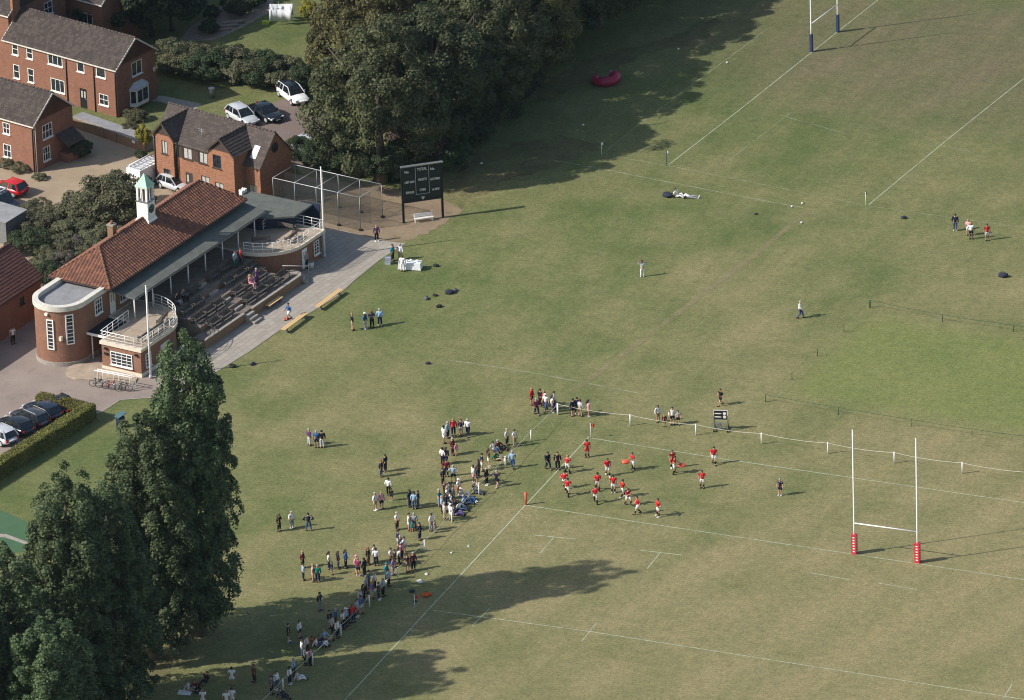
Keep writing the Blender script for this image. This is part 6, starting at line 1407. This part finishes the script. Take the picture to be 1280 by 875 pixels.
for pn, J in POSE.items():
    me = PM_[(pn, 'body')]; ex = extras(J).mesh('x', [EYE]); bm = bmesh.new(); bm.from_mesh(me); bm.from_mesh(ex); bm.to_mesh(me); bm.free(); bpy.data.meshes.remove(ex)
    PM_[(pn, 'shoes')] = pair_mesh(J, 'shoes').mesh('shoes', black); PM_[(pn, 'socks')] = pair_mesh(J, 'socks').mesh('socks', black)
    for st in ('short', 'long', 'cap'): PM_[(pn, 'hair_' + st)] = hair_mesh(J, st).mesh('hair', black)
    for kk in ('body', 'long', 'tee', 'trousers', 'shorts', 'shoes', 'socks', 'hair_short', 'hair_long', 'hair_cap'):
        me = PM_[(pn, kk)]; me.materials.clear(); me.materials.append(black)
        if kk == 'body': me.materials.append(EYE)
        me.polygons.foreach_set('use_smooth', [True] * len(me.polygons)); me.update()
VIEW_BACK = math.atan2(-CF[1], -CF[0])
PEOPLE = []
def person(x, y, pose, face, top, bot, hair, where, group, s=1.0, skin='light', pos=None, socks=None, shoes=None):
    """x, y: the feet; face: 0 towards the camera, 90 to the right of the picture; top/bot with * are short-sleeved / shorts"""
    p = pos if pos is not None else G(x, y)
    tee, sht = top.endswith('*'), bot.endswith('*'); tc_, bc = top.strip('*'), bot.strip('*')
    word = {'stand': 'standing', 'folded': 'standing', 'hips': 'with hands on hips', 'phone': 'standing', 'walk': 'walking', 'run': 'running', 'up': 'with hands behind head', 'hold': '', 'point': 'pointing', 'sit': 'sitting', 'chair': 'seated', 'lie': 'lying'}[pose]
    lab = '%s in %s %s and %s %s' % ('child' if s < .85 else 'person', tc_, 'T-shirt' if tee else 'top', bc, 'shorts' if sht else 'trousers')
    lab = lab + ', ' + where
    t = empty('person', p, VIEW_BACK + R(face), lab, 'person', group); t.scale = (s * 1.08, s * 1.16, s)
    parts = [('body', 'body', SKIN[skin]), ('shirt', 'tee' if tee else 'long', CM[tc_]), ('shorts' if sht else 'trousers', 'shorts' if sht else 'trousers', CM[bc])]
    hs = hair.split()
    if hs[0] != 'bald': parts.append(('cap' if hs[0] == 'cap' else 'hair', 'hair_' + hs[0], CM[' '.join(hs[1:])] if hs[0] == 'cap' else HAIR[hs[1]]))
    parts.append(('shoes', 'shoes', CM[shoes] if shoes else (CM['white'] if random.random() < .22 else CM['black'])))
    if socks: parts.append(('socks', 'socks', CM[socks]))
    body = None
    for nm, key, m in parts:
        o = bpy.data.objects.new(nm, PM_[(pose, key)]); lk(o, t)
        o.material_slots[0].link = 'OBJECT'; o.material_slots[0].material = m
    return t
exec_people = True
gP, gC, gF, gT = 'rugby players warming up', 'spectators along the touchline rope', 'people on the open field', 'people at the pavilion'
# players in red
RP = ('red*', 'white*')
for x, y, pose, f, h, bt, where in (
 (734, 571.7, 'stand', 180, 'short brown', 'red*', 'on the touchline below the flag pole'), (709.6, 591, 'hold', 150, 'short blond', 'white*', 'rearmost of three near the touchline'), (705.6, 611, 'run', 170, 'short black', 'white*', 'left of the three near the touchline'), (709.6, 620, 'run', 165, 'short black', 'white*', 'nearest of the three by the touchline'),
 (759.7, 594.5, 'walk', 10, 'short brown', 'white*', 'alone between flag and orange shield'), (791.6, 587.5, 'hold', -60, 'short brown', 'white*', 'holding the left orange shield'), (747.5, 613, 'walk', 180, 'short black', 'white*', 'upper of the pair, left cluster'), (744.8, 629.5, 'run', 180, 'short brown', 'white*', 'lower of the pair, left cluster'),
 (766.9, 616, 'stand', 170, 'short black', 'white*', 'top of the middle line of four'), (778.3, 621.5, 'walk', 120, 'short brown', 'white*', 'second of the middle line of four'), (785, 631.5, 'run', 30, 'short black', 'white*', 'third of the middle line of four'), (797.5, 642.5, 'walk', -80, 'short brown', 'white*', 'last of the middle line of four'),
 (822.7, 645.5, 'hips', -70, 'short brown', 'white*', 'lowest red player, right of the line'), (840.8, 585, 'stand', 20, 'short brown', 'red*', 'behind the right shield holder'), (843.0, 592, 'hold', 80, 'short black', 'white*', 'holding the right orange shield'), (892.7, 580, 'walk', 0, 'short black', 'white*', 'far right, on the dead ball line'), (878, 610, 'phone', -10, 'short brown', 'white*', 'rightmost, on open turf')):
    person(x, y, pose, f, 'red*', bt, h, where, gP, 1.03, random.choice(['light', 'light', 'tan']), socks='black')
tackle_shield(G(791.6, 587.5) + Vector((-.62, -.24, 0)), .5, 'orange tackle shield held by the left player', .75, .35); tackle_shield(G(843.0, 592) + Vector((.62, .30, 0)), .4, 'orange tackle shield held by the right player', .70, .3)
rows = [
 # open field
 (975.3, 619.3, 'stand', -30, 'navy*', 'navy*', 'short grey', 'alone left of the near goal', gF), (803, 346, 'up', 190, 'pale grey*', 'white', 'cap navy', 'alone on the outfield', gF), (1000, 397.5, 'walk', 80, 'white', 'denim', 'short grey', 'left of the cricket square', gF),
 (1194, 288.5, 'stand', 160, 'navy', 'denim', 'short brown', 'left of four at right edge', gF), (1214, 299, 'stand', 170, 'white*', 'navy*', 'short blond', 'nearest of four at right edge', gF), (1210.5, 294.5, 'stand', 150, 'pink', 'white*', 'short blond', 'behind the white shirt at right edge', gF), (1234, 300.5, 'stand', 10, 'red*', 'white*', 'short brown', 'rightmost of four at right edge', gF),
 (846, 246, 'sit', 60, 'white*', 'white', 'short brown', 'sitting on the outfield by the long bag', gF), (862, 247, 'lie', 70, 'white*', 'grey', 'short brown', 'lying on the outfield', gF),
 (901.4, 506.5, 'walk', -60, 'black*', 'black*', 'short brown', 'behind the wheeled scoreboard', gF),
 (684.8, 586.5, 'walk', 30, 'navy', 'navy', 'short black', 'left of two outside the touchline', gF), (697.3, 587, 'stand', 0, 'black', 'black', 'short brown', 'right of two outside the touchline', gF),
 (440.6, 413, 'stand', 100, 'black', 'khaki*', 'short blond', 'left of four below the path', gF), (456.5, 411, 'stand', 60, 'blue', 'pale grey', 'cap white', 'second of four below the path', gF), (465, 409.5, 'folded', 30, 'patterned', 'black', 'short red', 'third of four below the path', gF), (475, 406.8, 'stand', 170, 'light blue', 'navy', 'short grey', 'right of four below the path', gF),
 (386.6, 557, 'stand', 120, 'purple', 'pale grey', 'short grey', 'left of three on open lawn', gF), (396, 559.8, 'stand', 175, 'blue*', 'navy*', 'short grey', 'middle of three on open lawn', gF), (402.8, 559.8, 'stand', 180, 'black', 'pale grey', 'short black', 'right of three on open lawn', gF),
 (349.2, 664, 'phone', 60, 'black', 'black', 'long brown', 'left of three by the poplar', gF), (365, 660, 'stand', 40, 'white', 'grey', 'short grey', 'middle of three by the poplar', gF), (386, 663.5, 'hips', 180, 'navy', 'denim', 'short black', 'right of three by the poplar', gF),
 # upper group at the rope corner
 (665, 506, 'stand', 60, 'red', 'maroon*', 'short blond', 'back left at the rope corner', gC), (670.6, 518.3, 'walk', 20, 'plum', 'navy', 'short grey', 'front left at the rope corner', gC), (675.3, 507.5, 'stand', 120, 'black', 'black', 'short black', 'behind the plum top at the corner', gC), (680.3, 509, 'stand', 60, 'red*', 'maroon', 'short blond', 'behind the white top at the corner', gC), (682.8, 513.2, 'walk', -40, 'white*', 'denim', 'cap white', 'centre of the rope corner group', gC), (692.8, 511, 'stand', 70, 'white', 'navy', 'short black', 'far right of the rope corner group', gC), (690.4, 515.3, 'stand', 90, 'white*', 'violet', 'long brown', 'nearest the rope corner post', gC),
 (716.6, 520.4, 'stand', -150, 'navy', 'navy*', 'short black', 'left of four beyond the rope corner', gC), (721.5, 517.4, 'stand', 180, 'navy', 'black', 'short brown', 'back of four beyond the rope corner', gC), (725.6, 520.6, 'stand', 140, 'pale grey', 'khaki*', 'short black', 'third of four beyond the rope corner', gC), (735.6, 520.6, 'stand', 100, 'pink', 'pink*', 'long black', 'right of four beyond the rope corner', gC),
 (822.7, 527.6, 'stand', 30, 'white', 'khaki*', 'short brown', 'left of four behind the end rope', gC), (830.8, 533.3, 'stand', 10, 'maroon', 'maroon*', 'short blond', 'small one of four behind the end rope', gC, .72), (840.8, 530.6, 'stand', 0, 'white', 'navy*', 'short black', 'tallest of four behind the end rope', gC), (847.8, 531, 'stand', -20, 'grey*', 'black*', 'short brown', 'right of four behind the end rope', gC, .85),
 # rope, upper stretch
 (634, 556.6, 'stand', 60, 'pale grey', 'navy', 'short grey', 'left of two by the upper rope', gC), (643.6, 558.2, 'stand', 50, 'white*', 'khaki', 'short black', 'right of two by the upper rope', gC), (640.8, 585.3, 'walk', 170, 'light blue', 'blue', 'short grey', 'alone on the pitch side of the rope', gC), (617.5, 563, 'sit', 40, 'white*', 'denim', 'short black', 'on the grass behind the upper rope', gC), (623.8, 561.5, 'sit', 60, 'maroon', 'black', 'short grey', 'on the grass beside the white shirt', gC), (619.8, 575, 'sit', 70, 'green', 'khaki', 'short brown', 'on the grass right at the rope', gC),
 (602.8, 588.8, 'stand', 90, 'navy*', 'white*', 'short black', 'back of the upper rope cluster', gC), (611, 583.5, 'stand', 90, 'brown*', 'white*', 'long brown', 'behind the rope, hair down', gC), (608.4, 606.3, 'stand', 60, 'black', 'black', 'short grey', 'leaning over the upper rope', gC), (621, 608.8, 'walk', 150, 'navy*', 'navy*', 'short grey', 'pitch side of the upper rope', gC),
 (591.8, 603.3, 'stand', 100, 'white', 'pink*', 'short brown', 'behind the tall white rope post', gC), (596.8, 604.8, 'stand', 80, 'navy', 'navy*', 'long brown', 'next to the tall white rope post', gC), (594.3, 616.5, 'sit', 60, 'grey*', 'denim', 'long brown', 'on the grass at the tall post', gC),
 # middle cluster
 (554.8, 554.3, 'stand', 110, 'white', 'white*', 'short black', 'navy bag on shoulder, top cluster', gC), (560, 547.8, 'stand', 60, 'light blue', 'navy', 'short grey', 'back left of the top cluster', gC), (567, 544.4, 'stand', 10, 'red', 'navy', 'short blond', 'middle back of the top cluster', gC), (576.6, 544.6, 'stand', -30, 'navy', 'grey*', 'short brown', 'second from right, top cluster', gC), (585.4, 544.8, 'walk', -20, 'white', 'navy', 'short grey', 'rightmost of the top cluster', gC),
 (566, 568.5, 'stand', 60, 'maroon', 'maroon', 'short grey', 'below the top cluster with a child', gC), (570.5, 569.4, 'stand', 40, 'pink', 'pale grey*', 'short blond', 'beside the maroon adult', gC, .72), (553.6, 580.6, 'stand', 140, 'white', 'navy', 'short black', 'left of a pair, mid crowd', gC), (557.6, 581, 'stand', 150, 'navy', 'navy*', 'long brown', 'right of a pair, mid crowd', gC), (558, 596, 'stand', 170, 'maroon', 'navy', 'short brown', 'behind the dark suit, mid crowd', gC), (553.8, 606, 'stand', 60, 'navy', 'navy', 'short black', 'tall in a dark suit, mid crowd', gC), (567, 603.3, 'hips', 175, 'light blue*', 'black*', 'short grey', 'right of the dark suit', gC),
 (549, 633.3, 'folded', 80, 'teal', 'grey', 'short grey', 'left edge of the dense crowd', gC), (556, 624, 'stand', 80, 'navy', 'black', 'short red', 'back of the dense crowd', gC), (562, 624.5, 'stand', 20, 'grey', 'navy', 'cap navy', 'second row of the dense crowd', gC), (573.5, 619.5, 'stand', 60, 'white*', 'red*', 'cap white', 'red shorts beside the dense crowd', gC), (557.5, 639, 'stand', 60, 'navy*', 'navy*', 'long black', 'centre left of the dense crowd', gC), (563.5, 637, 'stand', 100, 'white', 'navy', 'short brown', 'centre of the dense crowd', gC), (581, 630, 'sit', 80, 'light blue', 'denim', 'short grey', 'seated right of the dense crowd', gC), (576.5, 627, 'chair', 70, 'pale grey', 'blue', 'cap white', 'seated behind the light blue one', gC), (570, 634, 'sit', 60, 'patterned', 'black', 'long brown', 'seated in front of the crowd', gC), (555.6, 649.6, 'stand', 100, 'pale grey', 'khaki', 'short grey', 'front left of the dense crowd', gC), (563.5, 651, 'stand', 130, 'white', 'white*', 'cap white', 'nearest of the dense crowd', gC), (569, 643.5, 'sit', 70, 'navy', 'violet', 'short brown', 'low at the front of the crowd', gC),
 (476.6, 595.8, 'stand', 60, 'navy', 'denim', 'short red', 'nearer of the hugging pair', gC), (482, 589.5, 'stand', -120, 'navy', 'black', 'short brown', 'farther of the hugging pair', gC), (486, 619, 'stand', 160, 'white', 'black', 'short black', 'above the child in black', gC), (489.3, 626, 'stand', 150, 'black', 'black*', 'short black', 'below the hugging pair', gC, .72),
 (469.3, 637.8, 'stand', 60, 'white', 'khaki*', 'short grey', 'left of two left of the trio', gC), (477.3, 636.2, 'stand', 30, 'pink', 'navy*', 'short blond', 'right of two left of the trio', gC), (512.4, 633.5, 'stand', 60, 'navy', 'navy', 'short brown', 'left of a close trio', gC), (518, 636.5, 'stand', 170, 'light blue', 'denim', 'short black', 'middle of a close trio', gC), (523, 635, 'stand', -100, 'black', 'denim', 'short black', 'right of a close trio', gC),
 (496.6, 662.3, 'stand', 60, 'white*', 'black', 'short grey', 'alone left of the turquoise child', gC), (511.4, 663, 'stand', 80, 'white', 'white*', 'short black', 'left of the turquoise child', gC), (518, 663, 'stand', 170, 'grey', 'denim', 'short grey', 'right of the turquoise child', gC), (514.8, 664.5, 'stand', 150, 'teal', 'teal*', 'short brown', 'between two adults', gC, .62), (524.8, 674.8, 'stand', 60, 'navy', 'navy', 'short black', 'alone right of the turquoise child', gC), (539.4, 663.2, 'phone', 60, 'white', 'grey', 'short black', 'with the grey child near touchline', gC), (543.8, 665.8, 'stand', 60, 'grey*', 'grey', 'short brown', 'nearest the touchline', gC, .7),
 (500.6, 691, 'stand', 60, 'patterned', 'navy', 'short grey', 'above the knot at the shade edge', gC), (497.8, 684.6, 'stand', 100, 'navy', 'pale grey*', 'short black', 'behind the patterned top', gC),
 # at the edge of the shade
 (460.6, 705.8, 'stand', 60, 'black', 'brown', 'long red', 'left of three, sunny shade edge', gC), (468.2, 702.6, 'stand', 60, 'white', 'khaki', 'short black', 'back of three, sunny shade edge', gC), (470.3, 707.2, 'stand', 175, 'white', 'navy', 'short black', 'front of three, sunny shade edge', gC), (489, 706, 'stand', 60, 'white*', 'navy', 'short black', 'left of the knot by the rope', gC), (494, 709, 'stand', 80, 'navy', 'navy*', 'short brown', 'middle of the knot by the rope', gC), (499, 705.6, 'stand', 100, 'white', 'black', 'long brown', 'right of the knot by the rope', gC), (509.4, 714.6, 'stand', 60, 'navy*', 'patterned*', 'short brown', 'left of two inside the rope', gC), (517, 712.6, 'stand', 30, 'maroon', 'black', 'short grey', 'right of two inside the rope', gC), (491.6, 719, 'stand', 70, 'violet', 'grey', 'short brown', 'violet top at the rope post', gC),
 (378.6, 710, 'stand', 60, 'maroon', 'black', 'short blond', 'behind the denim jacket, left group', gC), (379.4, 725.4, 'stand', 100, 'light blue', 'navy', 'short black', 'front of the left shade-edge group', gC), (391.6, 727, 'stand', 80, 'pink', 'pink*', 'short blond', 'beside the green top', gC), (397.4, 727.8, 'stand', 175, 'green', 'navy', 'short grey', 'green top at the shade edge', gC),
 (411.6, 711.3, 'stand', 80, 'white', 'navy', 'long black', 'with the child, middle shade edge', gC), (415, 718.3, 'stand', 70, 'navy', 'grey*', 'short brown', 'before the woman at shade edge', gC, .75), (423, 710.8, 'stand', 80, 'navy', 'denim', 'long brown', 'third from left, middle shade edge', gC), (432.4, 710, 'stand', 70, 'blue', 'navy', 'long black', 'right of the middle shade edge', gC),
 (445.8, 716.5, 'stand', 60, 'pink', 'black*', 'cap pink', 'behind the plum top', gC), (447.8, 719.8, 'stand', 150, 'plum*', 'navy*', 'short blond', 'plum top by the shade edge', gC), (455.8, 720, 'stand', -120, 'black', 'black', 'short black', 'right of the plum top', gC),
 # in the shade along the rope
 (458, 741, 'stand', 70, 'pale grey', 'navy', 'short grey', 'left of the shaded knot', gC), (465.5, 748, 'stand', 60, 'violet*', 'pale grey*', 'long blond', 'shaded knot in a summer dress', gC), (473.7, 749.5, 'stand', 80, 'navy', 'navy', 'short black', 'dark in the shaded knot', gC), (479, 745, 'stand', 60, 'light blue', 'black', 'short grey', 'right of the shaded knot', gC), (483.5, 726, 'stand', 60, 'teal', 'navy', 'cap teal', 'teal cap by the shaded rope', gC), (452, 767, 'stand', 50, 'blue', 'pale grey*', 'short black', 'blue top against the shaded rope', gC), (454.8, 752, 'stand', 60, 'black', 'black', 'long black', 'behind the blue top in shade', gC), (400, 763, 'phone', 60, 'navy', 'grey', 'short black', 'alone in the poplar shade', gC), (436.5, 779, 'stand', 60, 'black', 'navy', 'short blond', 'left of the red top in shade', gC), (442, 777.6, 'stand', 40, 'red', 'navy', 'long red', 'red top at the shaded rope', gC),
 (360.9, 802, 'stand', 80, 'navy', 'black*', 'short black', 'carrying a bag left in shade', gC), (374.7, 797.5, 'stand', 60, 'white', 'black*', 'short black', 'upper white shirt in shade', gC), (377.8, 821, 'stand', 90, 'white', 'denim', 'short black', 'behind the rope, lower shade', gC), (381.2, 831, 'stand', 80, 'white', 'navy', 'short grey', 'beside the rope post, lower shade', gC), (387.8, 831.3, 'stand', 60, 'pink', 'black', 'long brown', 'at the rope post, lower shade', gC), (391.5, 806, 'sit', 60, 'orange', 'brown', 'short red', 'orange top on the shaded grass', gC), (396, 808, 'sit', 70, 'white', 'denim', 'short black', 'seated beside the orange top', gC), (401, 806, 'sit', 60, 'navy', 'white', 'short brown', 'seated right of the orange top', gC),
 (412.5, 785, 'stand', 60, 'navy', 'pale grey*', 'short black', 'left of the shaded pair', gC), (420, 782, 'stand', 80, 'blue', 'navy', 'short grey', 'right of the shaded pair', gC), (422, 797, 'stand', 60, 'white', 'navy', 'short brown', 'leaning on the shaded rope', gC), (429, 786, 'stand', 60, 'white*', 'navy', 'short black', 'by the shaded rope post', gC),
 (340, 868, 'stand', 60, 'patterned', 'navy', 'cap navy', 'navy cap near the bottom edge', gC), (362.4, 855, 'stand', 60, 'white', 'navy', 'short black', 'white top at the lowest rope', gC), (372, 850, 'sit', 90, 'pale grey', 'white', 'short brown', 'legs under the lowest rope', gC), (352, 872, 'sit', 60, 'navy', 'navy', 'short black', 'dark, sitting at the bottom rope', gC),
 (290.3, 857, 'stand', 175, 'white*', 'white*', 'short black', 'white kit, upper of four', gC), (254, 884, 'stand', 170, 'white*', 'white*', 'bald', 'white kit, leftmost of four', gC), (290.5, 882, 'stand', 170, 'white*', 'white*', 'short black', 'white kit, cut by the bottom edge', gC), (283.5, 886, 'stand', 180, 'white*', 'white*', 'short blond', 'white kit, lowest of four', gC), (318, 852.5, 'stand', -60, 'brown', 'black', 'short brown', 'brown top alone in deep shade', gC), (236, 863, 'sit', 60, 'pale grey', 'khaki', 'short brown', 'on the pale blanket', gC), (244, 862, 'sit', 30, 'maroon', 'black', 'long brown', 'on the blanket, maroon top', gC), (258, 852, 'sit', -30, 'black', 'navy', 'short black', 'dark, beside the blanket', gC), (175, 866, 'stand', 20, 'navy', 'black', 'short black', 'alone between the poplar trunks', gC),
 # more of the crowd behind the rope
 (461.5, 735, 'stand', 80, 'teal', 'black', 'short black', 'back of the shaded knot', gC), (468.5, 737.5, 'stand', 60, 'white*', 'navy', 'short grey', 'white top inside the shaded knot', gC), (486, 733, 'stand', 60, 'light blue', 'navy', 'short black', 'just below the teal cap', gC), (446.5, 771, 'stand', 60, 'light blue', 'denim', 'short brown', 'between blue and red tops', gC), (416, 792, 'stand', 70, 'pale grey', 'navy', 'short black', 'behind the leaning white shirt', gC), (406, 799, 'sit', 60, 'light blue', 'khaki', 'short blond', 'low, right of the seated three', gC), (383.5, 817, 'stand', 60, 'pale grey', 'black', 'short brown', 'grey top between white shirts', gC), (367.5, 845, 'stand', 70, 'light blue', 'navy', 'short grey', 'light blue at the lowest rope', gC), (346, 862, 'stand', 50, 'white', 'denim', 'short brown', 'right of the navy cap', gC), (502.5, 699.5, 'stand', 60, 'pink', 'black', 'short grey', 'pink among the rope knot', gC), (505.5, 693, 'stand', 60, 'white', 'grey*', 'short black', 'right of the patterned top', gC), (559.5, 629.5, 'stand', 70, 'white*', 'denim', 'long blond', 'fair hair inside dense crowd', gC), (567, 628.5, 'stand', 80, 'patterned', 'navy', 'short brown', 'patterned top inside dense crowd', gC), (552.5, 641, 'stand', 90, 'light blue', 'navy', 'short grey', 'below the teal top', gC), (574.5, 637.5, 'sit', 70, 'white', 'denim', 'long brown', 'white top low in front', gC), (585.5, 626, 'sit', 60, 'white*', 'blue', 'cap white', 'white cap seated far right', gC), (598.5, 596, 'stand', 70, 'patterned', 'black', 'short brown', 'between the rope cluster rows', gC), (450.5, 758, 'stand', 60, 'pale grey', 'navy', 'short grey', 'grey top behind the blue one', gC), (432.5, 782.5, 'stand', 60, 'light blue', 'black', 'cap white', 'white cap at the shaded rope', gC),
 # pavilion and path
 (471, 301.3, 'stand', 20, 'purple', 'black', 'short blond', 'alone on the path by the nets', gT), (491, 326, 'stand', 60, 'teal', 'navy', 'short brown', 'behind the refreshment table, left', gT), (500.5, 325, 'stand', -30, 'white', 'khaki', 'short grey', 'behind the refreshment table, right', gT), (503.5, 339.5, 'stand', 170, 'white', 'white', 'short brown', 'in front of the refreshment table', gT), (361.6, 399.5, 'walk', -70, 'blue', 'white*', 'short brown', 'with a red bag on the path', gT), (383.5, 335, 'stand', 60, 'grey', 'black', 'short grey', 'by the litter bin', gT), (16.5, 430, 'stand', 30, 'white*', 'black', 'short brown', 'in the shade of the plum-roofed hall', gT)]
for r_ in rows:
    person(r_[0], r_[1], r_[2], r_[3], r_[4], r_[5], r_[6], r_[7], r_[8], r_[9] if len(r_) > 9 else random.uniform(.97, 1.04), random.choice(['light'] * 5 + ['tan'] * 2 + ['dark']))
TQ = math.degrees(PAV_AZ - math.pi / 2 - VIEW_BACK)
for u, v, z, pose, f, top, bot, hair, where in ((20.9, -3.0, 2.4, 'stand', TQ, 'light blue', 'green', 'short brown', 'standing on the terrace top'), (21.7, -2.9, 2.4, 'stand', TQ + 30, 'red', 'black', 'short brown', 'in red on the terrace top'), (19.5, -.45, 1.4, 'chair', TQ, 'pink', 'pink', 'long blond', 'on a terrace bench in pink'), (20.3, -.25, 1.4, 'stand', TQ - 40, 'purple', 'purple', 'short grey', 'beside the bench in purple'), (11.0, -3.15, 2.4, 'chair', TQ, 'black', 'grey', 'short black', 'on the top terrace bench, left'), (12.1, -3.15, 2.4, 'chair', TQ, 'patterned', 'black', 'short brown', 'on the top terrace bench, right')):
    person(0, 0, pose, f, top, bot, hair, where, gT, 1.0, 'light', PV(u, v, z))
bag(G(358.5, 399.5), 1.0, plain('bag_red', (.5, .03, .05), .7), 'red bag beside the person in blue on the path', .9)

# ------------------------------------------------------------------ the air: even thin haze round the camera and the whole place
hzm = bpy.data.materials.new('haze_air'); hzm.use_nodes = True; t = hzm.node_tree
for n_ in list(t.nodes): t.nodes.remove(n_)
out = t.nodes.new('ShaderNodeOutputMaterial'); pv = t.nodes.new('ShaderNodeVolumePrincipled')
pv.inputs['Color'].default_value = (.60, .80, 1.0, 1); pv.inputs['Density'].default_value = 0.000012; pv.inputs['Anisotropy'].default_value = 0.0
t.links.new(pv.outputs[0], out.inputs['Volume'])
q = MB(); q.span((-1510, -1510, -1), (1510, 1510, 346)); hz = q.build('haze', hzm); tag(hz, kind='stuff')
